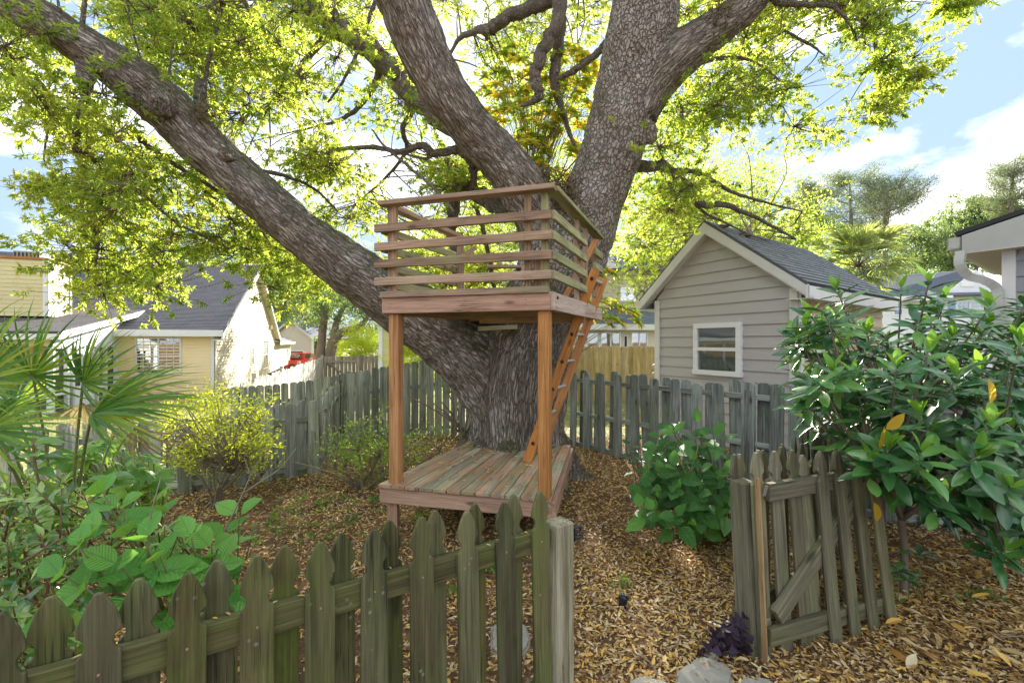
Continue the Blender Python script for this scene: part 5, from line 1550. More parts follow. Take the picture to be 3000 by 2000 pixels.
a = Acc(); obox(a, O2, Gd, Gn, 0, wid - 1.3, .0, .05, dz0 - .03, dz0 + .12); obox(a, O2, Gd, Gn, wid - 1.45, wid - .92, .0, .05, gG, dz0); obox(a, O2, Gd, Gn, wid - .18, wid + .05, 0, .05, gG, ez); a.build("door_trim", M['white'], H2)
a = Acc(); obox(a, O2, Gd, Gn, wid - 2.6, wid - 1.6, -1.6, -1.5, gG + .8, gG + 1.75); a.build("garage_clutter", M['blackplastic'], H2)
a = Acc(); obox(a, O2, Gd, Gn, wid - 2.3, wid - 1.8, -1.49, -1.47, gG + 1.2, gG + 1.6); a.build("garage_box", M['shutter'], H2)
for sgn in (0, 1):
    e = O2 + Gd * (-.4 if sgn == 0 else wid + .4) + UPZ * (ez - .25); r_ = O2 + Gd * wid / 2 + UPZ * (pz + .08)
    roof_slab(H2, e + Gn * .3, e - Gn * 10, r_ - Gn * 10, r_ + Gn * .3, M['roofblue'])
    a = Acc(); prism(a, [e + Gn * .32 , r_ + Gn * .32, r_ + Gn * .32 - UPZ * .25, e + Gn * .32 - UPZ * .25], tuple(Gn * .05)); a.build("rake_board", M['trim'], H2)
e = O2 + Gd * -9 + UPZ * (ez + 0); r_ = O2 + Gd * -9 - Gn * 9 + UPZ * (pz + 3.2)
roof_slab(H2, e - Gn * 3, e + Gd * 13 - Gn * 3, r_ + Gd * 12, r_, M['roofblue'], name="main_roof")

tD = 47.0
tO = V3(-22.76, 45.8)
tz = at(872, 1034, tD).z - 1.90
TU = V3(.30, .954).normalized(); TN = V3(.954, -.30).normalized(); TS = 1.34   # length runs away to the right, TN faces us
TR = thing("red_pickup_truck", "red pickup truck with a lettered rear window parked at the far garage", "truck", (tO.x, tO.y, tz))
Xr = (TN * -1)                 # cross axis
def TP(l, w, z): p = tO + (TU * l + TN * w) * TS; return Vector((p.x, p.y, tz + z * TS))
redm, rt = newmat('red_car_paint'); gg = G(rt); gg.out(gg.bsdf((.62, .015, .018, 1), .25, None, .5, Coat_Weight=.6))
def prof(nm, pts, w0, w1, mat, root=TR):
    b_ = Acc(); prism(b_, [TP(l, w0, z) for l, z in pts], tuple(TN * (w1 - w0) * TS)); o = b_.build(nm, mat, root)
    bm = bmesh.new(); bm.from_mesh(o.data); bmesh.ops.remove_doubles(bm, verts=bm.verts, dist=.001); bmesh.ops.recalc_face_normals(bm, faces=bm.faces)
    bmesh.ops.bevel(bm, geom=list(bm.edges), offset=.03, segments=2, affect='EDGES'); bm.to_mesh(o.data); bm.free(); return o
S = 1.0
prof("bed", [(-1.0, .35), (.95, .35), (.95, .92), (-1.0, .92)], -.85, .85, redm)
prof("body", [(.95, .35), (3.4, .35), (3.45, .75), (3.3, .92), (.95, .95)], -.85, .85, redm)
prof("cab", [(.95, .90), (2.6, .90), (2.05, 1.36), (1.75, 1.42), (1.08, 1.42), (.98, 1.3)], -.74, .74, redm)
gm = plain('truck_window_glass', (.03, .035, .04), .08, .6)
a = Acc(); prism(a, [TP(.93, -.62, 1.0), TP(.93, .62, 1.0), TP(.97, .58, 1.33), TP(.97, -.58, 1.33)], tuple(TU * -.012)); rw = a.build("rear_window", gm, TR)
a = Acc(); prism(a, [TP(1.12, .752, 1.0), TP(1.68, .752, 1.0), TP(1.66, .752, 1.34), TP(1.2, .752, 1.34)], tuple(TN * .008)); a.build("side_window", gm, TR)
a = Acc(); prism(a, [TP(1.74, .752, 1.0), TP(2.35, .752, 1.0), TP(1.98, .752, 1.33), TP(1.72, .752, 1.34)], tuple(TN * .008)); a.build("side_window", M['glass'], TR)
a = Acc(); prism(a, [TP(-1.01, .3, .6), TP(-1.01, .8, .6), TP(-1.01, .8, .9), TP(-1.01, .3, .9)], tuple(TU * -.01)); a.build("tail_light", M['white'], TR)
for l in (-.3, 2.7):
    a = Acc(); tube(a, [tuple(TP(l, .70, .33)), tuple(TP(l, .88, .33))], [.45, .45], 24, 1); wh = a.build("wheel", M['blackplastic'], TR, False)
    a = Acc(); tube(a, [tuple(TP(l, .885, .33)), tuple(TP(l, .90, .33))], [.26, .24], 16, 1); a.build("rim", M['metal'], wh)
def text_on(txt, root, center, right, up, size, mat, depth=.004, name="lettering"):
    cu = bpy.data.curves.new(name, 'FONT'); cu.body = txt; cu.size = size; cu.align_x = 'CENTER'; cu.align_y = 'CENTER'; cu.extrude = depth / 2; cu.offset = .004
    ob = bpy.data.objects.new(name, cu); COL.objects.link(ob)
    dg = bpy.context.evaluated_depsgraph_get(); dg.update()
    me = bpy.data.meshes.new_from_object(ob.evaluated_get(dg)); bpy.data.objects.remove(ob)
    me.materials.clear(); me.materials.append(mat)
    r_, u_ = Vector(right).normalized(), Vector(up).normalized(); n_ = r_.cross(u_)
    Mx = Matrix(((r_.x, u_.x, n_.x, center[0]), (r_.y, u_.y, n_.y, center[1]), (r_.z, u_.z, n_.z, center[2]), (0, 0, 0, 1)))
    return place(bpy.data.objects.new(name, me), root, Mx)
text_on("GEORGIA", rw, TP(.905, 0, 1.22), TN, (0, 0, 1), .30, M['white'])
text_on("BULLDOGS", rw, TP(.900, 0, 1.08), TN, (0, 0, 1), .18, M['white'])

# ------------------------------------------------------------------ yellow building behind the left post
yO = at(1109, 1068, 19.5); yO = V3(yO.x, yO.y); yU = V3(.97, .24).normalized(); yN = V3(.24, -.97).normalized()
H3 = thing("yellow_building", "pale yellow sided building corner seen just left of the treehouse post", "house", (yO.x, yO.y, -.5))
zt3 = at(1109, 940, 19.5).z
a = Acc(); obox(a, yO, yU, yN, 0.02, 3.2, -4, -.01, -.6, zt3); a.build("wall", M['yellow'], H3)
lap(H3, yO, yU, yN, -.6, zt3 - .2, .13, lambda z: (.14, 3.2), M['yellow'])
a = Acc(); obox(a, yO, yU, yN, 0, .16, .0, .04, -.6, zt3 - .12); a.build("corner_trim", M['white'], H3)
a = Acc(); obox(a, yO, yU, yN, -.35, 3.4, -.2, .3, zt3 - .14, zt3 + .05); a.build("fascia", M['trim'], H3)
roof_slab(H3, yO - yU * .4 + yN * .35 + UPZ * (zt3 + .06), yO + yU * 3.4 + yN * .35 + UPZ * (zt3 + .06), yO + yU * 3.0 - yN * 3 + UPZ * (zt3 + 1.0), yO + yU * .6 - yN * 3 + UPZ * (zt3 + 1.0), M['roofblue'])

# ------------------------------------------------------------------ pale two-storey house behind the pine fence
bd = 19.0
bO = at(1600, 1000, bd); bO = V3(bO.x, bO.y); bU = V3(.985, .17).normalized(); bN = V3(.17, -.985).normalized()
def Bz(py, d=bd): return at(0, py, d).z
def Bu(px): # distance along wall for a column of the photograph
    k = (px - 1500) / F
    return (k * bO.y - bO.x) / (bU.x - k * bU.y)
H4 = thing("pale_two_storey_house", "pale beige two-storey house with blue-grey porch roof behind the pine fence", "house", (bO.x, bO.y, -.4))
a = Acc(); obox(a, bO, bU, bN, Bu(1560), Bu(2010), -6, -2.0, -.4, Bz(755)); a.build("wall", M['palewall'], H4)
lap(H4, bO + bN * -1.99, bU, bN, Bz(905), Bz(765), .16, lambda z: (Bu(1560), Bu(2010) + .4), M['palewall'], False)
a = Acc(); obox(a, bO, bU, bN, Bu(1560), Bu(2010), -2.0, -.01, -.4, Bz(958)); a.build("porch_wall", M['palewall'], H4)
lap(H4, bO, bU, bN, -.4, Bz(960), .14, lambda z: (Bu(1560), Bu(2010)), M['palewall'], False)
roof_slab(H4, bO + bU * Bu(1550) + bN * .4 + UPZ * Bz(950), bO + bU * (Bu(2020)) + bN * .4 + UPZ * Bz(950), bO + bU * (Bu(2020)) - bN * 1.98 + UPZ * (Bz(905) + .25), bO + bU * Bu(1550) - bN * 1.98 + UPZ * (Bz(905) + .25), M['roofblue'], name="porch_roof")
a = Acc(); obox(a, bO, bU, bN, Bu(1550), Bu(2020), .36, .42, Bz(966), Bz(949)); a.build("fascia", M['trim'], H4)
roof_slab(H4, bO + bU * Bu(1540) - bN * 1.6 + UPZ * Bz(762), bO + bU * Bu(2030) - bN * 1.6 + UPZ * Bz(762), bO + bU * Bu(1990) - bN * 6 + UPZ * (Bz(762) + 1.6), bO + bU * Bu(1590) - bN * 6 + UPZ * (Bz(762) + 1.6), M['roofblue'])
window(H4, bO, bU, bN, Bu(1689), Bu(1755), -.1, Bz(972), .02, .05, 1, 2, (0, 0), 'glass', 'sheer')
window(H4, bO, bU, bN, Bu(1758), Bu(1818), -.1, Bz(972), .02, .05, 2, 1, (0, 0), 'glass', 'sheer')
window(H4, bO, bU, bN, Bu(1826), Bu(1838), -.1, Bz(982), .02, .03, 1, 2, (0, 1), 'glassdark', 'curtaindark')
window(H4, bO, bU, bN, Bu(1848), Bu(1896), -.1, Bz(972), .02, .05, 2, 1, (0, 1), 'glassdark', 'sheer', blind=True)
window(H4, bO + bN * -1.99, bU, bN, Bu(1868), Bu(1925), Bz(868), Bz(815), .02, .06, 1, 1, (0, 0), 'glassdark', 'curtaindark', fmat='trim')
window(H4, bO + bN * -1.99, bU, bN, Bu(1700), Bu(1745), Bz(868), Bz(815), .02, .06, 1, 1, (0, 0), 'glassdark', 'curtaindark', fmat='trim')

# ------------------------------------------------------------------ grey garden shed
Cs = Vector((3.77, 6.0, 0)); Ls = Vector((2.62, 8.2, 0)); sw = (Ls - Cs).length; sU = (Ls - Cs).normalized(); sN = V3(-sU.y, sU.x)
if sN.y > 0: sN = -sN
sR = V3(.80, .60).normalized(); sRn = V3(.60, -.80)
SH = thing("garden_shed", "grey-taupe lap sided garden shed with steep gable, white rakes and one sash window", "shed", (3.77, 6.0, 0))
wz = 2.40; rz = 3.50; rt_ = .54 * sw
def wallu(z): 
    if z < wz: return (0, sw)
    f = (z - wz) / (rz - wz + .03); return (f * rt_, sw - f * (sw - rt_)) if f < 1 else None
a = Acc(); prism(a, [Cs, Ls, Ls + UPZ * wz, Cs + sU * rt_ + UPZ * rz, Cs + UPZ * wz], tuple(sR * 3.5)); 
o = a.build("wall", M['taupe'], SH); 
lap(SH, Cs + sN * .004, sU, sN, .05, rz - .02, .168, wallu, M['taupe'], th=.024)
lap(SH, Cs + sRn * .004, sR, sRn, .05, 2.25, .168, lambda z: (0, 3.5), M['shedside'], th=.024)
a = Acc(); obox(a, Cs, sU, sN, -.02, .085, .02, .05, 0, wz - .05); obox(a, Cs, sR, sRn, -.03, .075, .02, .05, 0, wz - .05); a.build("corner_trim", M['trim'], SH)
a = Acc(); obox(a, Cs, sU, sN, sw - .085, sw + .02, .02, .05, 0, wz - .02); a.build("corner_trim", M['trim'], SH)
# roof
go = .16
Rp = Cs + sU * rt_ + sN * go; 
zt = at(2083, 645, Rp.y).z
def side(end):   # eave points at the front gable
    if end == 0:
        p = Cs + sN * go - sU * .22 ; py = at(2393, 828, p.y).z
    else:
        p = Cs + sU * (sw + .30) + sN * go; py = at(1856, 880, p.y).z
    return V3(p.x, p.y, py)
E0, E1 = side(0), side(1); RT = V3(Rp.x, Rp.y, zt)
for E in (E0, E1):
    roof_slab(SH, E, E + sR * 3.95, RT + sR * 3.95, RT, M['roofgrey'], .03, .125)
    a = Acc(); prism(a, [E - UPZ * .02, RT - UPZ * .02, RT - UPZ * .21, E - UPZ * .19], tuple(sR * .035)); a.build("rake_board", M['trim'], SH)
    a = Acc(); prism(a, [E - UPZ * .17, RT - UPZ * .20, RT - UPZ * .215, E - UPZ * .185], tuple(sR * (go + .02))); a.build("rake_soffit", M['trim'], SH)
# eave box on the right side, and left
a = Acc(); prism(a, [E0 - UPZ * .03, E0 + sR * 3.9 - UPZ * .03, E0 + sR * 3.9 - UPZ * .20, E0 - UPZ * .20], tuple(-sRn * .03)); a.build("fascia", M['trim'], SH)
a = Acc(); prism(a, [E0 - UPZ * .20, E0 + sR * 3.9 - UPZ * .20, E0 + sR * 3.9 - UPZ * .20 - sRn * .26, E0 - UPZ * .20 - sRn * .26], (0, 0, .012)); a.build("soffit", M['soffit'], SH)
a = Acc(); prism(a, [E1 - UPZ * .03, E1 + sR * 3.9 - UPZ * .03, E1 + sR * 3.9 - UPZ * .20, E1 - UPZ * .20], tuple(sRn * .03)); a.build("fascia", M['trim'], SH)
a = Acc(); prism(a, [E1 - UPZ * .19, E1 + sR * 3.9 - UPZ * .19, E1 + sR * 3.9 - UPZ * .19 + sRn * .3, E1 - UPZ * .19 + sRn * .3], (0, 0, .012)); a.build("soffit", M['trim'], SH)
def Su(px):
    k = (px - 1500) / F; return (k * Cs.y - Cs.x) / (sU.x - k * sU.y)
u1_, u0_ = Su(2040), Su(2178); dm = (Cs + sU * (u0_ + u1_) / 2).y
window(SH, Cs, sU, sN, u0_, u1_, at(0, 1099, dm).z, at(0, 946, dm).z, .045, .075, 1, 2, (0, 0), 'glass', 'curtain')
def Ru(px):
    k = (px - 1500) / F; return (k * Cs.y - Cs.x) / (sR.x - k * sR.y)
window(SH, Cs, sR, sRn, Ru(2372), Ru(2466), at(0, 1100, 6.4).z, at(0, 944, 6.3).z, .045, .06, 2, 2, (0, 0), 'glass', 'curtain')

# ------------------------------------------------------------------ blue-grey house at the right edge
K = Vector((5.42, 5.0, 0)); kg = V3(.50, -.866).normalized(); ks = V3(.80, .60).normalized(); kgn = V3(-.866, -.50).normalized(); ksn = V3(-.60, .80)
H5 = thing("blue_grey_house", "blue-grey sided house corner with white eave, gutter and downspout at the right edge", "house", (5.42, 5.0, 0))
a = Acc(); prism(a, [K, K + kg * 4, K + kg * 4 + UPZ * 3.6, K + UPZ * 2.72], tuple(ks * 5)); a.build("wall", M['bluegrey'], H5)
lap(H5, K + kgn * .004, kg, kgn, 0, 3.3, .168, lambda z: (.07, 4) if z < 2.68 else ((z - 2.68) / .24 * 1.0 + .1, 4), M['bluegrey'], th=.02)
a = Acc(); obox(a, K, kg, kgn, -.02, .085, .0, .035, 0, 2.72); a.build("corner_trim", M['trim'], H5)
E0h = at(2800, 704, 5.2); E0h = V3(E0h.x, E0h.y, 0); za = at(0, 692, 5.2).z
Hr = lambda s, z: E0h + kg * s + UPZ * z
slope = .26
a = Acc(); prism(a, [Hr(.0, za), Hr(4.5, za + slope * 4.5), Hr(4.5, za + slope * 4.5 + .045), Hr(-.02, za + .045)], tuple(ks * 6)); a.build("roof", M['roofdark'], H5)
a = Acc(); prism(a, [Hr(.05, za - .004), Hr(4.5, za - .004 + slope * 4.45), Hr(4.5, za - .23 + slope * 4.45), Hr(.62, za - .20), Hr(.05, za - .20)], tuple(ks * .04 + kgn * .0)); a.build("rake_board", M['gutter'], H5)
a = Acc(); prism(a, [Hr(.05, za - .21), Hr(.60, za - .21), Hr(.60, za - .20), Hr(.05, za - .20)], tuple(ks * 4)); a.build("soffit", M['soffit'], H5)
a = Acc()
GE = at(2800, 720, 5.22); 
for sgn in (0,):
    p = Hr(.04, 0) + ks * .02; q = p + ks * 3.2
    for (o0, o1, z0, z1) in ((-.12, -.105, za - .14, za - .01), (-.105, .0, za - .15, za - .135), (-.01, .0, za - .15, za - .01)):
        P4 = [p + kg * o0, p + kg * o1, p + kg * o1, p + kg * o0]
        prism(a, [p + kg * o0 + UPZ * z0, p + kg * o1 + UPZ * z0, p + kg * o1 + UPZ * z1, p + kg * o0 + UPZ * z1], tuple(ks * 3.2))
    prism(a, [p + kg * -.12 + UPZ * (za - .15), p + UPZ * (za - .15), p + UPZ * (za - .01), p + kg * -.12 + UPZ * (za - .01)], tuple(ks * .01))
a.build("gutter", M['gutter'], H5)
# corrugated downspout with its two elbows
def sq_tube(a, P, w, t):
    C = catmull([tuple(p) for p in P], 5)
    Tt = np.gradient(C, axis=0); Tt /= np.linalg.norm(Tt, axis=1)[:, None]
    s1 = A3(kgn)
    V = []; Q = []
    for i, c in enumerate(C):
        e1 = s1 - Tt[i] * (s1 @ Tt[i]); e1 /= np.linalg.norm(e1); e2 = np.cross(Tt[i], e1)
        k_ = 1 + (.04 if i % 2 else 0)
        V += [c + e1 * t / 2 * k_ + e2 * w / 2 * k_, c - e1 * t / 2 * k_ + e2 * w / 2 * k_, c - e1 * t / 2 * k_ - e2 * w / 2 * k_, c + e1 * t / 2 * k_ - e2 * w / 2 * k_]
    for i in range(len(C) - 1):
        for j in range(4):
            Q.append((i * 4 + j, i * 4 + (j + 1) % 4, i * 4 + 4 + (j + 1) % 4, i * 4 + 4 + j))
    a.add(V, Q)
a = Acc()
g0 = at(2816, 738, 5.12); p1 = at(2812, 775, 5.10); p2 = at(2838, 808, 5.08); p3 = at(2885, 822, 5.02); p4 = at(2920, 845, 4.98); p5 = at(2926, 890, 4.96); p6 = at(2926, 1000, 4.96); p7 = at(2926, 1350, 4.96)
sq_tube(a, [g0, p1, p2, p3, p4, p5, p6, p7], .082, .062)
a.build("downspout", M['gutter'], H5)
for i in range(9):
    pass

# ------------------------------------------------------------------ white house with blue roof far on the right
wd = 24.0
wO = at(2540, 1000, wd); wO = V3(wO.x, wO.y); wU = V3(.97, -.24).normalized(); wN = V3(-.24, -.97).normalized()
def Wu(px): k = (px - 1500) / F; return (k * wO.y - wO.x) / (wU.x - k * wU.y)
def Wz(py): return at(0, py, wd).z
H6 = thing("white_blue_roofed_house", "white house with blue-grey roof and blue shutters seen over the big-leaved shrub", "house", (wO.x, wO.y, -.3))
a = Acc(); obox(a, wO, wU, wN, Wu(2545), Wu(2960), -5, -.01, -.3, Wz(872)); a.build("wall", M['whitesiding'], H6)
lap(H6, wO, wU, wN, -.3, Wz(872), .13, lambda z: (Wu(2545), Wu(2960)), M['whitesiding'], False)
gu0, gu1 = Wu(2760), Wu(2960)
lap(H6, wO, wU, wN, Wz(872), Wz(800), .13, lambda z: (gu0 + (z - Wz(872)) / (Wz(800) - Wz(872)) * (gu1 - gu0) / 2, gu1 - (z - Wz(872)) / (Wz(800) - Wz(872)) * (gu1 - gu0) / 2), M['whitesiding'], False)
roof_slab(H6, wO + wU * Wu(2540) + wN * .4 + UPZ * Wz(872), wO + wU * Wu(2960) + wN * .4 + UPZ * Wz(872), wO + wU * Wu(2960) - wN * 3.5 + UPZ * Wz(776), wO + wU * Wu(2655) - wN * 3.5 + UPZ * Wz(790), M['roofblue'])
a = Acc(); obox(a, wO, wU, wN, Wu(2540), Wu(2775), .38, .43, Wz(885), Wz(872)); a.build("fascia", M['white'], H6)
window(H6, wO, wU, wN, Wu(2800), Wu(2880), Wz(930), Wz(886), .02, .05, 2, 2, (2, 1), 'glassdark', 'curtaindark', blind=True)
for a0, a1 in ((2778, 2796), (2884, 2902)):
    a = Acc(); obox(a, wO, wU, wN, Wu(a0), Wu(a1), .02, .05, Wz(932), Wz(884)); a.build("shutter", M['shutter'], H6)
a = Acc(); obox(a, wO, wU, wN, Wu(2815), Wu(2852), .02, .05, Wz(846), Wz(832)); a.build("gable_vent", M['white'], H6)
window(H6, wO, wU, wN, Wu(2615), Wu(2645), Wz(925), Wz(885), .02, .05, 1, 2, (0, 0), 'glassdark', 'curtaindark')
# stack of pale split rails leaning at the corner of the shed
lp_ = thing("stacked_edging_logs", "pale scalloped board edge leaning against the left corner of the shed", "board", tuple(at(1914, 1130, 8.3)))
for i in range(5):
    p = at(1916, 1078 + i * 24, 8.45)
    a = Acc(); tube(a, [tuple(p), tuple(p + V3(.12, .3))], [.07, .07], 10, 1); a.build("log_end", M['creamlit'], lp_, True)
# ------------------------------------------------------------------ plants
M['stem'] = plain('shrub_bark', (.22, .18, .13), .9, var=.3)
M['stemgreen'] = plain('green_stem', (.16, .17, .06), .7)
M['stemred'] = plain('reddish_stem', (.20, .10, .06), .7)
MAGOLD = leafmat('magnolia_leaf', [(0, (.028, .10, .030)), (.6, (.055, .18, .042)), (1, (.14, .32, .06))], [(0, (.04, .12, .02)), (1, (.10, .22, .03))], .14, .27, .8, use_obj=True)
MAGNEW = leafmat('new_magnolia_leaf', [(0, (.14, .34, .04)), (1, (.24, .48, .06))], [(0, (.28, .52, .04)), (1, (.40, .62, .06))], .38, .35, .5, use_obj=True)
MAGYEL = leafmat('yellowed_leaf', [(0, (.70, .42, .04)), (1, (.75, .55, .07))], [(0, (.95, .60, .05)), (1, (.95, .75, .08))], .5, .4, .4)
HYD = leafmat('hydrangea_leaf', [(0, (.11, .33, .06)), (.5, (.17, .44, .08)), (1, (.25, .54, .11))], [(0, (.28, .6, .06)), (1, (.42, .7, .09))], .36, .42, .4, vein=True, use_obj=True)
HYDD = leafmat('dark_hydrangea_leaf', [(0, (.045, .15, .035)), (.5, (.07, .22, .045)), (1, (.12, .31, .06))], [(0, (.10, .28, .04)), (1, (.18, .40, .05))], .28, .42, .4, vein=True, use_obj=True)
GLOSSY = leafmat('glossy_shrub_leaf', [(0, (.035, .10, .03)), (.45, (.09, .21, .05)), (1, (.34, .50, .12))], [(0, (.16, .36, .04)), (1, (.55, .72, .10))], .34, .22, .9, use_obj=True)
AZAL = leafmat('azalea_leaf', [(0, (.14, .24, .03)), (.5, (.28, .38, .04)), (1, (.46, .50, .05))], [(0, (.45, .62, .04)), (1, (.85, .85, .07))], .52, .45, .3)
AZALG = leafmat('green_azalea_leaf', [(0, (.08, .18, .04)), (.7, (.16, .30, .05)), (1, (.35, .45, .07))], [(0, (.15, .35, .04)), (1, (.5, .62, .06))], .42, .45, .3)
PALM = leafmat('palmetto_blade', [(0, (.05, .13, .035)), (.55, (.11, .23, .045)), (1, (.28, .38, .05))], [(0, (.10, .30, .03)), (.7, (.35, .60, .04)), (1, (.7, .78, .05))], .42, .45, .25, use_obj=True)
SABAL = leafmat('cabbage_palm_blade', [(0, (.12, .18, .07)), (1, (.34, .38, .16))], [(0, (.25, .38, .06)), (1, (.6, .62, .16))], .4, .45, .4)
FATS = leafmat('palmate_leaf', [(0, (.07, .18, .04)), (.5, (.14, .32, .045)), (1, (.26, .46, .07))], [(0, (.15, .35, .03)), (1, (.42, .62, .05))], .38, .4, .4, use_obj=True)
DEADP = leafmat('dry_palm', [(0, (.30, .20, .09)), (1, (.48, .38, .20))], [(0, (.4, .3, .1)), (1, (.5, .4, .2))], .3, .7)

OB = ((0, .03), (.10, .16), (.25, .34), (.45, .48), (.65, .50), (.82, .38), (.93, .20), (1, 0))
OV_ = ((0, .03), (.08, .30), (.22, .46), (.42, .52), (.62, .43), (.8, .25), (.92, .10), (1, 0))
def variants(nm, mat, n, ratio, curve, fold, shape, wave=.03):
    return [unit_leaf(nm, mat, ratio * RNG.uniform(.88, 1.12), RNG.uniform(*fold), RNG.uniform(*curve), (i + .5) / n, wave, shape) for i in range(n)]

def put_leaf(root, meshes, P, A, N, L, name="leaf"):
    o = bpy.data.objects.new(name, random.choice(meshes)); place(o, root, orient(P, A, N, L)); return o

def mesh_leaf_into(acc, P, A, N, L, ratio, r):
    leaf_cloud(acc, np.array([P], float), np.array([A], float), np.array([N], float), L, L * ratio, np.array([r]), .2, .15, True)

# ---- big-leaved magnolia shrub on the right
def magnolia():
    root = thing("magnolia_shrub", "large magnolia shrub with long glossy leaves filling the right side", "shrub", (2.6, 3.05, 0))
    old = variants("leaf", MAGOLD, 7, .31, (-.02, .28), (.05, .4), OB); new = variants("leaf", MAGNEW, 4, .33, (-.1, .2), (.2, .6), OB)
    st = Acc()
    # shoot ends: px,py,depth ; near ones first
    poly = [(2440, 1240), (2330, 1180), (2390, 1060), (2330, 1000), (2340, 930), (2420, 900), (2440, 850), (2500, 900), (2580, 960), (2600, 880), (2700, 800), (2780, 850), (2800, 930), (2880, 900), (3010, 880), (3060, 1100), (3060, 1560), (2950, 1640), (2870, 1560), (2780, 1480), (2640, 1430), (2560, 1400), (2480, 1360)]
    tips = []
    fixed = [(2455, 855, 2.75), (2720, 832, 2.55), (2640, 850, 2.7), (2360, 960, 2.7), (2625, 1080, 2.3), (2800, 1110, 2.2), (2700, 1220, 2.25), (2900, 1250, 2.1), (2600, 1320, 2.3), (2700, 1330, 2.15), (2380, 1240, 2.9), (2475, 1255, 2.6), (2985, 1010, 2.2), (2900, 900, 2.5), (2960, 1430, 2.2), (2860, 1340, 2.1), (2790, 990, 2.6), (2700, 960, 2.9), (2540, 980, 2.8), (2460, 1030, 2.8)]
    for f in fixed: tips.append((at(*f), True))
    n = 0
    while n < 210:
        x, y = random.uniform(2330, 3060), random.uniform(860, 1640)
        if not inpoly(x, y, poly) or y < 900 + 50 * math.sin(x * .02): continue
        tips.append((at(x, y, random.uniform(2.35, 3.7)), random.random() < .3)); n += 1
    tips.sort(key=lambda t: t[0].y)
    for _ in range(60):
        x, y = random.uniform(2700, 3080), random.uniform(1250, 1620)
        if y < 1350 + (x - 2700) * .8: tips.append((at(x, y, random.uniform(2.15, 3.0)), random.random() < .15))
    for _ in range(7): tips.append((at(random.uniform(2310, 2460), random.uniform(900, 1230), random.uniform(2.6, 3.2)), random.random() < .4))
    tips.sort(key=lambda t: t[0].y)
    left = 300
    rest = Acc(); restn = Acc()
    trunk_base = [Vector((2.575, 3.0, 0)), Vector((2.85, 3.55, 0)), Vector((3.6, 3.5, 0))]
    hubs = []
    for b in trunk_base:
        h1 = b + Vector((random.uniform(-.05, .1), -.05, .50)); 
        hubs.append((b, h1))
    fork = []
    for i, (b, h1) in enumerate(hubs):
        tube(st, [tuple(b - UPZ * .05), tuple(b.lerp(h1, .5) + Vector((.015, 0, 0))), tuple(h1)], [.026, .022, .020], 8, 4, wob=.05)
        for k in range(5):
            e = h1 + Vector((random.uniform(-.4, .4), random.uniform(-.4, .3), random.uniform(.25, .7)))
            tube(st, [tuple(h1), tuple(h1.lerp(e, .5) + Vector((random.gauss(0, .03), 0, .03))), tuple(e)], [.018, .014, .011], 6, 3)
            fork.append(e)
    for tip, isnew in tips:
        f = min(fork, key=lambda q: (q - tip).length + random.uniform(0, .15))
        dirv = (tip - f); dirv.z = abs(dirv.z) + .2; dirv.normalize()
        outw = (tip - Vector((2.9, 3.3, .8))).normalized()
        ax = (dirv * .4 + outw * .5 + Vector((random.gauss(0, .25), random.gauss(0, .25), .65))).normalized()
        m_ = f.lerp(tip, .55) + Vector((0, 0, -.06))
        tube(st, [tuple(f), tuple(m_), tuple(tip)], [.009, .006, .004], 5, 4)
        k = random.randint(8, 12)
        ph = random.uniform(0, 6.28)
        for j in range(k):
            th = ph + j * 2.4; t = j / k
            e1 = ax.orthogonal().normalized(); e2 = ax.cross(e1)
            radial = e1 * math.cos(th) + e2 * math.sin(th)
            A = radial * (1.0 - .2 * t) + ax * (.15 + .6 * t + random.gauss(0, .15)); A.z -= .12
            N = ax + radial * -.1 + Vector((random.gauss(0, .2), random.gauss(0, .2), random.gauss(0, .2)))
            P = tip - ax * .10 * (1 - t)
            L = random.uniform(.13, .20) * (1 - .25 * t)
            if left > 0: put_leaf(root, old, P, A, N, L); left -= 1
            else: mesh_leaf_into(rest, P, A, N, L, .31, random.random())
        if isnew:
            for j in range(random.randint(3, 5)):
                th = ph + j * 2.1; e1 = ax.orthogonal().normalized(); e2 = ax.cross(e1)
                radial = e1 * math.cos(th) + e2 * math.sin(th)
                A = (ax + Vector((0, 0, .5))) * .8 + radial * random.uniform(.3, .8)
                P = tip + ax * .01; L = random.uniform(.07, .13)
                if left > 0: put_leaf(root, new, P, A, -radial + ax * .4, L); left -= 1
                else: mesh_leaf_into(restn, P, A, -radial + ax * .4, L, .33, random.random())
    rest.build("foliage", MAGOLD, root, True, kind="stuff"); restn.build("new_foliage", MAGNEW, root, True, kind="stuff")
    st.build("branches", M['stem'], root, True)
    yl = variants("yellow_leaf", MAGYEL, 2, .5, (.1, .4), (.1, .3), OB)
    for (px, py, d, A) in ((2895, 1110, 2.05, (.25, 0, -1)), (2650, 1210, 2.25, (-.5, 0, -.5)), (2590, 1250, 2.3, (0, .1, -1)), (2560, 1470, 2.5, (.3, 0, -1))):
        put_leaf(root, yl, at(px, py, d), A, (.3, -1, .2), .115, "yellow_leaf")
    # seedlings of the same plant at its foot
    sd_ = thing("magnolia_seedling", "low sucker of glossy leaves beside the thin magnolia trunk", "plant", (2.6, 2.95, 0))
    st2 = Acc()
    for (px, py, d) in ((2690, 1625, 2.9), (2630, 1670, 2.85), (2660, 1700, 2.85)):
        p = at(px, py, d); tube(st2, [(p.x, p.y, 0), (p.x + .01, p.y, p.z)], [.004, .003], 5, 3)
        for j in range(6):
            th = j * 1.1 + px; put_leaf(sd_, old, p, (math.cos(th), math.sin(th), .25), (0, 0, 1), random.uniform(.09, .13))
    st2.build("stem", M['stemgreen'], sd_)
magnolia()

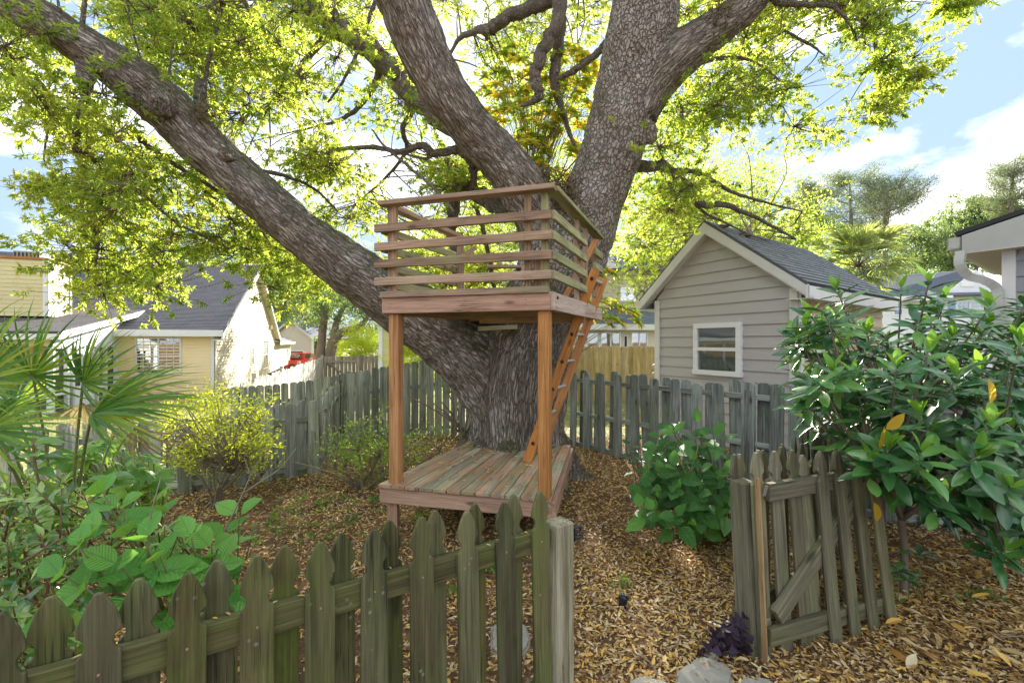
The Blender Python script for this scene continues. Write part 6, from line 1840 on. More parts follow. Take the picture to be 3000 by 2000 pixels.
# ---- leafy clump helper: opposite pairs of broad leaves up each stem
def broad(root, mats, base, tips, L, meshes, pairs=3, stemmat='stemgreen', face=-.25, spread=.8):
    st = Acc(); cnt = 0
    for tip in tips:
        b = base + Vector((random.gauss(0, .05), random.gauss(0, .05), 0))
        m_ = b.lerp(tip, .6) + Vector((0, 0, .05))
        tube(st, [tuple(b), tuple(m_), tuple(tip)], [.006, .005, .003], 5, 4)
        ax = (tip - m_).normalized(); ax = (ax + UPZ * .8).normalized()
        e1 = ax.orthogonal().normalized(); e2 = ax.cross(e1); ph = random.uniform(0, 3.1)
        for q in range(pairs):
            t = q / max(1, pairs - 1) if pairs > 1 else 1
            for s in (0, 1):
                th = ph + q * 1.57 + s * math.pi
                radial = e1 * math.cos(th) + e2 * math.sin(th)
                A = radial * spread + ax * (.05 + .5 * t) + Vector((random.gauss(0, .12), random.gauss(0, .12), random.gauss(0, .12) - .1 * (1 - t)))
                N = ax * 1.0 - radial * .25 + Vector((random.gauss(0, .15), face + random.gauss(0, .15), 0))
                P = tip - ax * (1 - t) * L * .8 + radial * .012
                put_leaf(root, meshes, P, A, N, L * random.uniform(.75, 1.1) * (1 - .3 * t)); cnt += 1
    st.build("stems", M[stemmat], root, True)
    return cnt

hb = variants("leaf", HYD, 6, .62, (.02, .3), (.05, .35), OV_)
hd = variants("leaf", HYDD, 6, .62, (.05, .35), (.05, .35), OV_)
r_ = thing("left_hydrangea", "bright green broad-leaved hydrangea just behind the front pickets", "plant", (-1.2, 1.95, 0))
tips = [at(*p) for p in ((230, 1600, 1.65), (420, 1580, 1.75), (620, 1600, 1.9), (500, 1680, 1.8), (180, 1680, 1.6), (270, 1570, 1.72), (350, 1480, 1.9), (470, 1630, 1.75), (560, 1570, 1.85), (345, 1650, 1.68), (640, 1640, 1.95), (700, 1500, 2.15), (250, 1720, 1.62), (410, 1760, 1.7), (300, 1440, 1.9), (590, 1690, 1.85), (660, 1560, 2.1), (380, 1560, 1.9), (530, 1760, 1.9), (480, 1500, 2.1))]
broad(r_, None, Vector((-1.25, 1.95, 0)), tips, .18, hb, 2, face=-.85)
tw_ = Acc()
for l in ([(620, 1660, 1.9), (655, 1560, 1.92), (700, 1470, 1.95), (745, 1370, 1.98), (790, 1308, 2.0)], [(712, 1445, 1.96), (760, 1412, 1.98), (820, 1372, 2.0), (868, 1312, 2.02)], [(432, 1640, 1.8), (440, 1520, 1.82), (468, 1405, 1.85)], [(255, 1620, 1.8), (247, 1520, 1.8)],
          [(735, 1395, 1.98), (715, 1340, 1.98)], [(720, 1640, 2.2), (748, 1530, 2.25)], [(560, 1480, 2.3), (610, 1430, 2.4)]):
    tw_ = Acc(); tube(tw_, [tuple(at(*p)) for p in l], [.0045, .0018], 5, 4, wob=.08); tw_.build("bare_twig", M['stem'], r_, True)

r_ = thing("right_hydrangea", "bushy dark green hydrangea beside the silvery fence and the gate", "plant", (1.75, 3.9, 0))
tips = []
hp_ = [(1880, 1560), (1850, 1470), (1900, 1420), (1930, 1290), (1960, 1250), (2030, 1240), (2090, 1290), (2130, 1340), (2145, 1430), (2150, 1540), (2120, 1590), (2020, 1600), (1940, 1540)]
hp_ = [(1860, 1520), (1865, 1450), (1880, 1380), (1910, 1290), (1960, 1250), (2050, 1245), (2130, 1290), (2145, 1400), (2140, 1540), (2090, 1590), (2010, 1560), (1930, 1520)]
k = 0
while k < 74:
    x, y = random.uniform(1860, 2150), random.uniform(1240, 1600)
    if inpoly(x, y, hp_): tips.append(at(x, y, random.uniform(3.35, 3.95) - .25 * (y - 1250) / 350)); k += 1
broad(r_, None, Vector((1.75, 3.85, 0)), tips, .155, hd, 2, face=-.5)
put_leaf(r_, hd, at(2040, 1235, 3.8), (.1, 0, 1), (0, -1, .3), .12)
tw_ = Acc()
for l in ([(2010, 1400, 3.4), (2040, 1330, 3.4), (2050, 1260, 3.4)], [(2020, 1400, 3.4), (1995, 1360, 3.4), (1990, 1310, 3.4)], [(1930, 1480, 3.5), (1905, 1420, 3.5), (1900, 1360, 3.5)]):
    tw_ = Acc(); tube(tw_, [tuple(at(*p)) for p in l], [.005, .002], 5, 4); tw_.build("bare_twig", M['shim'], r_, True)

r_ = thing("fence_sapling", "thin leafy sapling against the silvery fence left of the dark hydrangea", "plant", (1.25, 4.7, 0))
broad(r_, None, Vector((1.33, 4.6, 0)), [at(1840, 1300, 4.6), at(1860, 1330, 4.6), at(1875, 1285, 4.6), at(1850, 1360, 4.55), at(1880, 1345, 4.5)], .10, hd, 2, 'stem')

# ---- glossy shrub filling the left foreground
def glossy():
    root = thing("glossy_shrub", "dense shrub of mixed glossy leaves at the left edge behind the front fence", "shrub", (-2.3, 2.3, 0))
    ms = variants("leaf", GLOSSY, 8, .34, (0, .3), (.1, .4), OV_)
    rest = Acc(); st = Acc(); left = 300
    poly = [(-150, 1370), (60, 1340), (150, 1380), (330, 1450), (450, 1500), (560, 1540), (600, 1590), (500, 1590), (330, 1500), (240, 1560), (230, 1700), (300, 1900), (-150, 2000)]
    tips = []
    k = 0
    while k < 330:
        x, y = random.uniform(-150, 600), random.uniform(1260, 2000)
        if not inpoly(x, y, poly): continue
        d = random.uniform(1.75, 2.9) - .35 * max(0, (y - 1500)) / 450
        if d < 1.45: d = 1.45 + random.uniform(0, .2)
        if x < 30 and y > 1700: d = max(d, 1.55)
        tips.append(at(x, y, d)); k += 1
    tips.sort(key=lambda t: t.y)
    for i in range(26):
        x = random.uniform(-2.7, -1.4); y = random.uniform(1.75, 2.7)
        t = random.choice(tips)
        tube(st, [(x, y, 0), (x + random.gauss(0, .05), y, .35), tuple(t)], [.009, .007, .004], 5, 4, wob=.05)
    for tip in tips:
        ax = Vector((random.gauss(0, .35), random.gauss(0, .35) - .15, 1)).normalized()
        tube(st, [tuple(tip - ax * .2 + Vector((random.gauss(0, .03), 0, 0))), tuple(tip)], [.004, .002], 4, 2)
        e1 = ax.orthogonal().normalized(); e2 = ax.cross(e1); ph = random.uniform(0, 6)
        n = random.randint(8, 11)
        for j in range(n):
            t = j / n; th = ph + j * 2.4; radial = e1 * math.cos(th) + e2 * math.sin(th)
            A = radial * (1 - .35 * t) + ax * (-.1 + .9 * t) + Vector((random.gauss(0, .12), random.gauss(0, .12), random.gauss(0, .1)))
            N = ax - radial * .2 + Vector((random.gauss(0, .2), random.gauss(0, .2), 0))
            P = tip - ax * .16 * (1 - t); L = random.uniform(.055, .095) * (1.1 - .45 * t)
            if left > 0: put_leaf(root, ms, P, A, N, L); left -= 1
            else: mesh_leaf_into(rest, P, A, N, L, .36, min(1, max(0, random.gauss(.45, .25) + .25 * t)))
    rest.build("foliage", GLOSSY, root, True, kind="stuff"); st.build("branches", M['stemred'], root, True)
glossy()
# taller whippy shoot with broad drooping leaves
r_ = thing("tall_shoot", "upright shoot with drooping dark leaves rising in front of the palmetto at left", "plant", (-2.0, 1.95, 0))
gm_ = variants("leaf", GLOSSY, 5, .42, (.05, .35), (.05, .3), OV_)
st = Acc()
P_ = [at(*p) for p in ((140, 1760, 1.95), (140, 1600, 1.95), (125, 1480, 1.95), (105, 1370, 1.97), (95, 1290, 2.0))]
tube(st, [tuple(p) for p in P_], [.007, .004], 6, 5)
P2_ = [at(*p) for p in ((170, 1610, 2.0), (260, 1520, 2.02), (310, 1450, 2.05), (330, 1390, 2.05))]
tube(st, [tuple(p) for p in P2_], [.005, .003], 6, 4)
for PP_, n_ in ((P_, 22), (P2_, 14)):
    for j in range(n_):
        t = .35 + .65 * j / n_ if PP_ is P_ else .5 + .5 * j / n_
        i = min(len(PP_) - 2, int(t * (len(PP_) - 1))); p = PP_[i].lerp(PP_[i + 1], t * (len(PP_) - 1) - i)
        th = j * 2.4; up = -.9 if t < .72 else .3
        put_leaf(r_, gm_, p, (math.cos(th), math.sin(th), up + random.gauss(0, .15)), (math.cos(th) * .9, math.sin(th) * .9 - .3, .8), random.uniform(.08, .12))
st.build("stem", M['stemred'], r_, True)

# ---- azaleas
def azalea(name, label, poly, d0, d1, n, per, mat, Lr, base, stem='stem', hi=False, sz=1.0):
    root = thing(name, label, "shrub", tuple(base))
    acc = Acc(); st = Acc(); k = 0; tries = 0
    forks = [base + Vector((random.gauss(0, .28), random.gauss(0, .2), random.uniform(.2, .45))) * sz for _ in range(9)]
    for f in forks:
        tube(st, [tuple(base + Vector((random.gauss(0, .08), random.gauss(0, .05), -.03))), tuple(base.lerp(f, .5) + Vector((0, 0, .04))), tuple(f)], [.012 * sz, .009 * sz, .007 * sz], 5, 3, wob=.08)
    xs = [p[0] for p in poly]; ys = [p[1] for p in poly]
    while k < n:
        x, y = random.uniform(min(xs), max(xs)), random.uniform(min(ys), max(ys))
        if not inpoly(x, y, poly): continue
        c = at(x, y, random.uniform(d0, d1))
        tries += 1
        if sz == 1 and tries < 6000 and noise.noise(c * 3.6) < -.02: continue
        k += 1
        f = min(forks, key=lambda q: (q - c).length + random.uniform(0, .2))
        tube(st, [tuple(f), tuple(f.lerp(c, .5) + Vector((random.gauss(0, .03), random.gauss(0, .03), .02))), tuple(c)], [.005 * sz, .003 * sz, .0015], 4, 3, wob=.1)
        m_ = per
        A = rand_dirs(m_); A[:, 2] = np.abs(A[:, 2]) * .8
        P = np.array(c) + RNG.normal(0, .05 * max(sz, .3), (m_, 3))
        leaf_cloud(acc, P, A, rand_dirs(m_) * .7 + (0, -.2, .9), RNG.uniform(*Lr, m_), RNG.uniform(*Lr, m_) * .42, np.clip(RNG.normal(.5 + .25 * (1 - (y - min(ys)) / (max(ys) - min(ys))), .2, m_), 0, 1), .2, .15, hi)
    acc.build("foliage", mat, root, kind="stuff"); st.build("branches", M[stem], root, True)
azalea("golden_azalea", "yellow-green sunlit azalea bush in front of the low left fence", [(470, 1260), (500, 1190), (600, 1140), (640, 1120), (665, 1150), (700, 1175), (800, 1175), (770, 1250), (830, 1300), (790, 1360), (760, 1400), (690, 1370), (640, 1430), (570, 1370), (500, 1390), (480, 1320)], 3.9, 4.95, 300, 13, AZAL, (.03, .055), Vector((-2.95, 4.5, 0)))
azalea("low_azalea", "loose green azalea near the tall grey-green fence left of the treehouse post", [(930, 1300), (960, 1270), (1050, 1220), (1070, 1240), (1140, 1250), (1150, 1340), (1130, 1400), (1040, 1420), (960, 1370)], 4.7, 5.4, 120, 13, AZALG, (.03, .05), Vector((-1.65, 5.05, 0)))
azalea("post_azalea", "sparse azalea stems with small leaves behind the left treehouse post", [(1130, 1160), (1140, 1130), (1150, 1250), (1180, 1290), (1270, 1240), (1300, 1270), (1260, 1310), (1200, 1400), (1150, 1400), (1110, 1340), (1110, 1230)], 4.9, 5.9, 70, 13, AZALG, (.03, .05), Vector((-1.35, 5.3, 0)))
azalea("fence_sprig", "small leafy sprig growing from the left side of the oak trunk", [(1300, 1140), (1320, 1110), (1350, 1120), (1345, 1180), (1320, 1180)], 5.3, 5.6, 16, 10, AZALG, (.03, .05), Vector((-.62, 5.4, .6)))
azalea("ground_sprig", "little feathery green weed just above the sprinkler head", [(1785, 1720), (1800, 1695), (1830, 1690), (1855, 1715), (1850, 1740), (1810, 1738)], 2.98, 3.1, 26, 12, AZALG, (.012, .022), Vector((.72, 3.02, 0)), 'stemgreen', sz=.12)

# ---- purple shamrock
r_ = thing("purple_shamrock", "deep purple three-leaved shamrock clump at the foot of the gate hinge post", "plant", (1.12, 2.45, 0))
PUR = leafmat('purple_leaf', [(0, (.010, .005, .012)), (1, (.030, .014, .030))], [(0, (.03, .006, .03)), (1, (.07, .015, .05))], .12, .5, .3)
TRI = ((0, .04), (.35, .30), (.7, .52), (.9, .58), (1.0, .45), (1.0, .2), (.93, .0))
pm = variants("leaf", PUR, 4, 1.0, (-.1, .3), (.1, .4), TRI)
st = Acc(); b = at(2140, 1900, 2.42); b.z = 0
for i in range(46):
    p = at(random.gauss(2138, 28), random.gauss(1875, 25), random.uniform(2.25, 2.55)); p.z = max(.04, p.z)
    tube(st, [tuple(b), tuple(b.lerp(p, .5) + UPZ * .03), tuple(p)], [.0015, .0012], 4, 3)
    ax = Vector((random.gauss(0, .4), -.4 + random.gauss(0, .3), 1)).normalized(); e1 = ax.orthogonal().normalized(); e2 = ax.cross(e1); ph = random.uniform(0, 6)
    for j in range(3):
        th = ph + j * 2.094; put_leaf(r_, pm, p, e1 * math.cos(th) + e2 * math.sin(th) - ax * .25, ax, random.uniform(.030, .042))
st.build("stems", M['stemred'], r_)
a = Acc()
for i in range(3):
    p = at(2080 + i * 14, 1822 + i * 6, 2.35)
    for j in range(5):
        th = j * 1.257; leaf_cloud(a, np.array([p]), np.array([(math.cos(th), math.sin(th), .5)]), np.array([(0, -.3, 1.0)]), .010, .006, np.array([.5]))
a.build("flower", M['white'], r_)

# ---- palmetto fronds
def frond_mesh(name, mat, n=26, L=1.0, spread=2.0, width=.045, droop=.35, seed=0, split=.35, petiole=0.0):
    """fan leaf: hub at origin, middle blade along +Y, normal +Z"""
    rg = np.random.default_rng(seed); V = []; Q = []; R = []
    for i in range(n):
        t = (i + .5) / n * 2 - 1
        a = t * spread + rg.normal(0, .02)
        l = L * (1 - .22 * abs(t) ** 2) * rg.uniform(.88, 1.03)
        d = np.array((math.sin(a), math.cos(a), 0)); s = np.array((math.cos(a), -math.sin(a), 0))
        up0 = .22 * abs(t) + rg.normal(0, .04)
        dr = droop * rg.uniform(.4, 1.5)
        b = len(V); rr = rg.uniform(0, 1)
        for k, (q, w) in enumerate(((0.0, .12), (.2, .75), (.4, 1.0), (.6, .8), (.8, .45), (1.0, .02))):
            c = d * l * q + np.array((0, 0, up0 * q - dr * q ** 3 * L))
            hw = width * w * L
            V += [c - s * hw + (0, 0, hw * .7), c, c + s * hw + (0, 0, hw * .7)]; R += [rr] * 3
            if k:
                o = b + (k - 1) * 3
                Q += [(o, o + 1, o + 4, o + 3), (o + 1, o + 2, o + 5, o + 4)]
    if petiole:
        b = len(V); w = .012
        for q in (0, 1):
            z = .1 * q
            V += [(-w, -petiole * q, -z), (w, -petiole * q, -z), (0, -petiole * q, -z - w * 1.5)]; R += [.6] * 3
        Q += [(b, b + 1, b + 4, b + 3), (b + 1, b + 2, b + 5, b + 4), (b + 2, b, b + 3, b + 5)]
    me = quickmesh(name, V, Q, None, True, R); me.materials.append(mat); return me

r_ = thing("palmetto", "fan-leaved palmetto with drooping fronds at the left edge in front of the cream house", "palm", (-2.55, 2.35, 0))
fm = [frond_mesh("frond", PALM, 30, 1.0, s_, .021, dr, i, petiole=.0) for i, (s_, dr) in enumerate(((2.3, .15), (1.5, .12), (1.0, .25), (2.0, .4)))]
base_p = Vector((-2.45, 2.5, .15)); st = Acc()
for (px, py, d, A, N, L, k) in (
    (96, 1100, 2.35, (.10, -.15, 1), (.1, -1, .25), .40, 0),
    (243, 1121, 2.4, (.62, .05, .75), (-.25, -1, .35), .40, 1),
    (268, 1215, 2.25, (1, .1, .34), (-.3, -.75, .85), .53, 2),
    (-60, 1120, 2.1, (.7, 0, .6), (-.2, -1, .4), .42, 1),
    (-120, 1060, 2.3, (.6, .1, .9), (-.2, -1, .4), .42, 0),
    
    (40, 1190, 2.7, (.2, .2, .8), (0, -1, .5), .36, 0),
    (352, 1235, 2.9, (.5, .1, .45), (-.1, -.7, .8), .30, 3),
    (-40, 1260, 2.0, (.4, -.1, -.2), (.2, -.9, .6), .36, 3),
    (60, 1250, 2.8, (-.3, .2, -.5), (.2, -.8, .5), .30, 3)):
    p = at(px, py, d); o = bpy.data.objects.new("frond", fm[k]); place(o, r_, orient(p, A, N, L))
    tube(st, [tuple(base_p), tuple(base_p.lerp(p, .6) + Vector((0, 0, .12))), tuple(p)], [.010, .007, .006], 6, 5)
st.build("leaf_stalk", M['stemgreen'], r_, True)
dm_ = frond_mesh("dry_frond", DEADP, 12, 1.0, 1.0, .02, .9, 9)
for (px, py, d, A) in ((310, 1160, 2.3, (.5, 0, -.7)), (400, 1250, 2.4, (.3, 0, -1)), (245, 1180, 2.5, (-.1, 0, -1)), (330, 1130, 2.5, (.7, .1, -.1))):
    place(bpy.data.objects.new("dry_frond", dm_), r_, orient(at(px, py, d), A, (0, -1, .3), .30))

# ---- fatsia
def palmate(name, seed):
    rg = np.random.default_rng(seed); V = []; Q = []; R = []; r0 = rg.uniform(0, 1)
    for i in range(9):
        a = (i - 4) * .52 + rg.normal(0, .03); l = (1 - .06 * abs(i - 4) ** 1.4) * .9
        d = np.array((math.sin(a), math.cos(a), 0)); s = np.array((math.cos(a), -math.sin(a), 0)); b = len(V)
        for k, (q, w) in enumerate(((0, .05), (.3, .10), (.55, .125), (.8, .08), (1, .0))):
            c = d * l * q + np.array((0, 0, -.22 * q * q + .02 * math.sin(i)))
            V += [c - s * w - (0, 0, w * .3), c, c + s * w - (0, 0, w * .3)]; R += [r0] * 3
            if k: o = b + (k - 1) * 3; Q += [(o, o + 1, o + 4, o + 3), (o + 1, o + 2, o + 5, o + 4)]
    me = quickmesh(name, V, Q, None, True, R); me.materials.append(FATS); return me
r_ = thing("fatsia_shrub", "fatsia shrub with bright palmate leaves below the palmetto fronds", "shrub", (-2.6, 3.3, 0))
pmm = [palmate("leaf", i) for i in range(6)]; st = Acc(); b = Vector((-2.6, 3.35, 0))
poly = [(130, 1340), (180, 1300), (290, 1290), (360, 1280), (440, 1310), (480, 1370), (485, 1470), (440, 1490), (360, 1480), (300, 1440), (200, 1400)]
k = 0
while k < 95:
    x, y = random.uniform(130, 490), random.uniform(1270, 1500)
    if not inpoly(x, y, poly): continue
    p = at(x, y, random.uniform(2.9, 3.6)); k += 1
    place(bpy.data.objects.new("leaf", random.choice(pmm)), r_, orient(p, (random.gauss(0, .7), -.6 + random.gauss(0, .4), random.gauss(.1, .3)), (random.gauss(0, .3), -.35 + random.gauss(0, .25), 1), random.uniform(.09, .15)))
    tube(st, [tuple(b), tuple(b.lerp(p, .5) + UPZ * .02), tuple(p)], [.004, .003], 4, 3)
st.build("leaf_stalks", M['stemgreen'], r_)

# ---- yellowing magnolia behind the oak
def mag_tree():
    root = thing("yellowing_magnolia", "slender magnolia with yellow and green leaves seen in the fork of the oak", "tree", (.35, 7.0, 0))
    gl_ = Acc(); yl = Acc(); st = Acc()
    tube(st, [(.5, 7.0, 0), (.42, 7.0, 1.5), (.35, 6.9, 3.0), (.3, 6.8, 4.4)], [.07, .05, .03, .012], 8, 5)
    pts = []
    poly = [(1400, 330), (1420, 200), (1500, 130), (1580, 180), (1660, 120), (1740, 150), (1740, 320), (1700, 450), (1660, 520), (1600, 510), (1530, 430), (1440, 350)]
    k = 0
    while k < 150:
        x, y = random.uniform(1400, 1740), random.uniform(120, 540)
        if inpoly(x, y, poly): pts.append(at(x, y, random.uniform(6.0, 7.4))); k += 1
    for poly2, n_ in (([(1700, 800), (1760, 830), (1800, 880), (1870, 920), (1880, 960), (1810, 970), (1740, 940), (1690, 900)], 26), ([(1350, 800), (1480, 740), (1500, 840), (1380, 850)], 12), ([(1740, 760), (1790, 750), (1800, 800), (1750, 820)], 8)):
        k = 0
        while k < n_:
            x, y = random.uniform(1340, 1890), random.uniform(730, 980)
            if inpoly(x, y, poly2): pts.append(at(x, y, random.uniform(6.2, 6.9))); k += 1
    for p in pts:
        z = min(4.3, max(1.0, p.z * .8 - random.uniform(.2, 1.0))); b = Vector((.5 - .05 * z, 7.0, z))
        tube(st, [tuple(b), tuple(b.lerp(p, .5) + UPZ * .1), tuple(p)], [.006, .004, .002], 5, 3)
        n = 13
        ax = ((p - b).normalized() + UPZ * .5).normalized()
        for j in range(n):
            th = j * 2.4; e1 = ax.orthogonal().normalized(); e2 = ax.cross(e1); rad = e1 * math.cos(th) + e2 * math.sin(th)
            A = rad + ax * (j / n * .8 - .1) + UPZ * -.15
            mesh_leaf_into(yl if random.random() < .30 else gl_, p, A, ax + Vector((random.gauss(0, .2), random.gauss(0, .2), 0)), random.uniform(.10, .16), .42, random.random())
    gm__ = leafmat('backlit_magnolia_leaf', [(0, (.07, .15, .03)), (1, (.16, .24, .04))], [(0, (.30, .48, .04)), (1, (.70, .74, .07))], .5, .35, .4)
    gl_.build("leaves", gm__, root, True, kind="stuff"); yl.build("yellow_leaves", MAGYEL, root, True, kind="stuff"); st.build("branches", M['stem'], root, True)
mag_tree()

# ---- cabbage palm behind the shed
r_ = thing("cabbage_palm", "shaggy cabbage palm with pale fan fronds rising behind the grey shed", "palm", (8.6, 11.6, 0))
sm_ = [frond_mesh("frond", SABAL, 26, 1.0, 1.5, .034, .35, 20 + i) for i in range(4)]
ctr = at(2515, 780, 11.6); st = Acc()
tube(st, [(ctr.x + .3, ctr.y, -.1), (ctr.x + .2, ctr.y, 1.8), tuple(ctr - UPZ * .2)], [.20, .18, .17], 10, 4)
for i in range(30):
    th = i * 2.4; el = math.radians(80 - i * 4.0 + random.gauss(0, 5))
    A = Vector((math.cos(th) * math.cos(el), math.sin(th) * math.cos(el), math.sin(el)))
    p = ctr + A * random.uniform(.5, .85)
    place(bpy.data.objects.new("frond", sm_[i % 4]), r_, orient(p, A, Vector((-A.x * A.z, -A.y * A.z, 1)) + Vector((random.gauss(0, .2), random.gauss(0, .2), 0)), random.uniform(.55, .75)))
    tube(st, [tuple(ctr), tuple(p)], [.012, .009], 4, 2)
st.build("trunk", M['stem'], r_, True)

# ---- background trees
FARM = leafmat('far_leaf', [(0, (.08, .13, .075)), (.6, (.14, .21, .11)), (1, (.26, .33, .13))], [(0, (.15, .25, .07)), (1, (.45, .55, .12))], .35, .6, .2)
PINEM = leafmat('pine_needles', [(0, (.12, .16, .12)), (.6, (.21, .26, .16)), (1, (.36, .38, .22))], [(0, (.1, .16, .06)), (1, (.35, .40, .12))], .3, .6, .2)
M['pinebark'] = plain('pine_bark', (.20, .16, .14), .95, var=.3)
def blob_tree(name, label, c, R, n, L, mat, trunk=None, lobes=14, flat=.75, cat="tree", clump=.28, ratio=.5, parts=True, spikes=False):
    """crown of many leaf clumps grouped round limbs; c centre, R radius"""
    c = Vector(c)
    g0 = gz(c.x, c.y)
    root = thing(name, label, cat, (c.x, c.y, g0))
    acc = Acc(); st = Acc()
    if trunk: tube(st, [(c.x + trunk[1], c.y, g0), (c.x + trunk[1] * .5, c.y, (g0 + c.z) / 2), (c.x, c.y, c.z)], [trunk[0], trunk[0] * .75, trunk[0] * .4], 8, 4, wob=.05)
    cs = []
    for i in range(lobes):
        d = Vector(rand_dirs(1)[0]); d.z = d.z * flat + .12
        lc = c + Vector((d.x * R, d.y * R, d.z * R)) * random.uniform(.45, .92)
        cs.append(lc)
        if trunk: tube(st, [tuple(c - UPZ * R * .4), tuple(c.lerp(lc, .5) - UPZ * R * .05), tuple(lc)], [trunk[0] * .4, trunk[0] * .22, trunk[0] * .07], 5, 3)
    per = n // lobes
    for lc in cs:
        rr = R * clump * random.uniform(.7, 1.3)
        # sub-clumps give an uneven outline
        sub = np.array(lc) + RNG.normal(0, 1, (9, 3)) * (rr, rr, rr * .6)
        idx = RNG.integers(0, 9, per)
        P = sub[idx] + RNG.normal(0, 1, (per, 3)) * (rr * .36, rr * .36, rr * .22)
        A = rand_dirs(per)
        if spikes: A[:, 2] = np.abs(A[:, 2]) * .8 + .1
        leaf_cloud(acc, P, A, rand_dirs(per) + (0, 0, .8), RNG.uniform(L * .6, L * 1.2, per), RNG.uniform(L * .6, L * 1.2, per) * ratio, np.clip(RNG.normal(random.uniform(.25, .75), .2, per), 0, 1))
    acc.build("crown", mat, root, kind="stuff")
    if trunk: st.build("trunk", M['pinebark'], root, True)
    return root
# oak beyond the pale fence, with its two leaning stems
t_ = blob_tree("background_oak", "leaning two-stemmed oak behind the far wooden gate", at(1000, 900, 27), 2.9, 11000, .17, FARM, None, 22)
st = Acc()
tube(st, [tuple(at(938, 1065, 26.5)), tuple(at(944, 990, 26.5)), tuple(at(950, 930, 26.5)), tuple(at(965, 860, 26.8))], [.27, .24, .2, .12], 10, 5, wob=.05)
tube(st, [tuple(at(966, 1065, 26.5)), tuple(at(974, 1010, 26.5)), tuple(at(998, 975, 26.5)), tuple(at(1050, 958, 26.5)), tuple(at(1085, 920, 27))], [.32, .29, .25, .18, .1], 10, 5, wob=.05)
tube(st, [tuple(at(975, 1010, 26.5)), tuple(at(985, 950, 26.6)), tuple(at(1010, 890, 27))], [.24, .2, .1], 8, 5)
st.build("trunk", M['pinebark'], t_, True)
blob_tree("round_hedge_bush", "round clipped sunlit bush behind the old brown fence", at(1062, 1015, 24.5), 1.15, 9000, .09, AZAL, None, 30, .9, "shrub", .30)
blob_tree("low_bright_bush", "small bright bush between the leaning oak and the round bush", at(995, 1035, 30), .8, 1800, .10, AZAL, None, 10, .8, "shrub")
blob_tree("yellow_bush", "sunlit yellow-green bush under the long limb right of the post", at(1215, 1050, 11), .62, 5200, .06, AZAL, None, 16, .8, "shrub", .3)
blob_tree("roadside_tree", "hazy green tree between the cream house and the garage", at(800, 880, 46), 3.6, 9000, .26, FARM, (.2, 0), 18)
blob_tree("tall_back_tree", "tall blue-green tree far behind the long limb", at(900, 800, 60), 7.5, 14000, .42, FARM, (.35, 0), 24)
blob_tree("left_back_tree", "broad tree far behind the roof of the cream house", at(560, 760, 58), 6.0, 9000, .40, FARM, (.3, 0), 20)
blob_tree("right_back_tree", "hazy tree behind the yellow building", at(1180, 880, 50), 4.5, 9000, .32, FARM, (.3, 0), 20)
blob_tree("mid_back_tree", "sunlit tree far behind the railings", at(1360, 800, 42), 4.2, 9000, .28, AZAL, (.3, 0), 20)
blob_tree("shed_back_tree", "pale backlit tree close behind the gable of the shed", at(1990, 790, 24), 3.0, 10000, .18, OAKLEAF, (.2, 0), 22)
blob_tree("shed_side_tree", "yellow-green tree between the shed roof and the cabbage palm", at(2290, 760, 26), 3.0, 15000, .13, OAKLEAF, (.2, .2), 22)
blob_tree("neighbour_oak", "wide sunlit tree between the oak and the shed roof", at(2010, 590, 17), 2.9, 15000, .12, OAKLEAF, (.25, 0), 34, .8)
blob_tree("neighbour_oak", "tree close behind the fork of the old oak", at(1600, 640, 19), 3.4, 15000, .14, OAKLEAF, (.25, 0), 34, .8)
blob_tree("neighbour_oak", "leafy tree low behind the railings and the long limb", at(1290, 790, 18), 1.9, 9000, .14, OAKLEAF, (.22, 0), 30, .8)
blob_tree("neighbour_oak", "tree seen beneath the middle of the long limb", at(850, 740, 44), 5.2, 12000, .26, OAKLEAF, None, 30, .7)
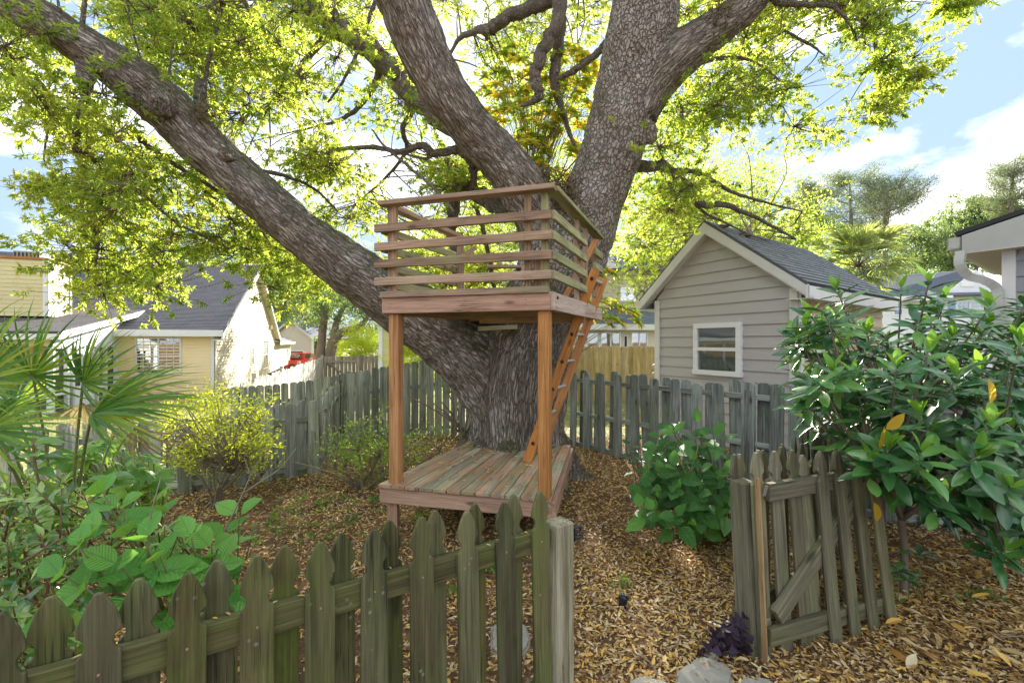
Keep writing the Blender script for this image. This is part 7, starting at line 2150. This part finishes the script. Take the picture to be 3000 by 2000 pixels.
def pine(name, label, px, top, bot, hw, d, lean=0, n=26):
    c = at(px, (top + bot) / 2, d); g0 = gz(c.x, c.y); k = d / F
    root = thing(name, label, "tree", (c.x, c.y, g0)); acc = Acc(); st = Acc()
    zt_ = at(px, top, d).z; zb2 = at(px, bot, d).z
    tube(st, [(c.x, c.y, g0), (c.x, c.y, zb2), (c.x + lean * k, c.y, zt_ - .5)], [.32, .26, .08], 8, 5, wob=.04)
    for i in range(n):
        t = (i / n) ** .8
        z = zb2 + (zt_ - zb2) * t
        w = hw * k * (math.sin(math.pi * (.14 + t * .78)) ** .6) * random.uniform(.45, 1.1)
        a_ = random.uniform(0, 6.28); s = Vector((c.x + lean * k * t, c.y, z))
        e = s + Vector((math.cos(a_) * w, math.sin(a_) * w, w * random.uniform(.1, .75)))
        m_ = s.lerp(e, .5) + Vector((0, 0, -w * .08))
        tube(st, [tuple(s), tuple(m_), tuple(e)], [.10 * (1.1 - t), .06 * (1.1 - t), .025], 5, 4, wob=.05)
        for q in range(13):
            cc = np.array(s.lerp(e, random.uniform(.35, 1.05))) + RNG.normal(0, w * .13 + .15, 3) * (1, 1, .8)
            tube(st, [tuple(m_), tuple(cc)], [.02, .008], 3, 1, .5, False)
            mm = 30
            A = rand_dirs(mm); A[:, 2] = np.abs(A[:, 2]) * .9
            leaf_cloud(acc, cc + RNG.normal(0, 1, (mm, 3)) * (.33, .33, .28), A, rand_dirs(mm), RNG.uniform(.22, .45, mm), .05, np.clip(RNG.normal(random.uniform(.25, .8), .2, mm), 0, 1))
    acc.build("crown", PINEM, root, kind="stuff"); st.build("trunk", M['pinebark'], root, True)
pine("tall_pine", "tall pine with open rounded crown, nearest the open sky right of the shed", 2592, 540, 730, 150, 48, 4, 34)
pine("tall_pine", "paler tall pine just left of the round-crowned one above the palm", 2495, 525, 720, 130, 54, -5, 32)
pine("tall_pine", "thin leaning pine at the left of the pine group above the shed roof", 2400, 540, 720, 70, 52, -10, 20)
pine("tall_pine", "tall pine at the right edge above the blue-grey roof", 2960, 495, 640, 100, 50, 8, 26)
pine("tall_pine", "small dark pine peeping out between the shed roof and the pine group", 2350, 590, 720, 55, 60, 0, 14)
blob_tree("woodland_tree", "broad dark green tree under the pines left of the eave", at(2700, 730, 56), 4.4, 10000, .34, FARM, (.3, 0), 24)
blob_tree("woodland_tree", "rounded blue-green tree just above the blue-grey far roof", at(2790, 745, 60), 4.6, 10000, .36, FARM, (.3, 0), 24)
blob_tree("woodland_tree", "thin pale tree rising beside the right pine above the eave", at(2860, 640, 58), 3.9, 8000, .34, FARM, (.3, 0), 20)
blob_tree("woodland_tree", "low tree hiding the far ground behind the cabbage palm", at(2560, 790, 50), 3.8, 8000, .32, FARM, (.3, 0), 20)
blob_tree("woodland_tree", "green tree at the far right behind the blue-grey roof", at(2960, 660, 54), 3.8, 8000, .33, FARM, (.3, 0), 20)
# a distant line of woodland closes the horizon on both sides
def wood():
    acc = Acc()
    for i in range(150):
        a_ = random.uniform(-1.05, 1.05); d = random.uniform(75, 110); x, y = math.sin(a_) * d, math.cos(a_) * d
        h = random.uniform(3, 7.5); m_ = 170
        P = np.array((x, y, h * .45)) + RNG.normal(0, 1, (m_, 3)) * (2.4, 2.4, h * .26)
        leaf_cloud(acc, P, rand_dirs(m_), rand_dirs(m_), RNG.uniform(.6, 1.3, m_), .6, np.clip(RNG.normal(random.uniform(.2, .7), .2, m_), 0, 1))
    o = acc.build("distant_woodland", FARM, None, kind="stuff"); o["label"] = "low distant woodland closing the horizon"
wood()
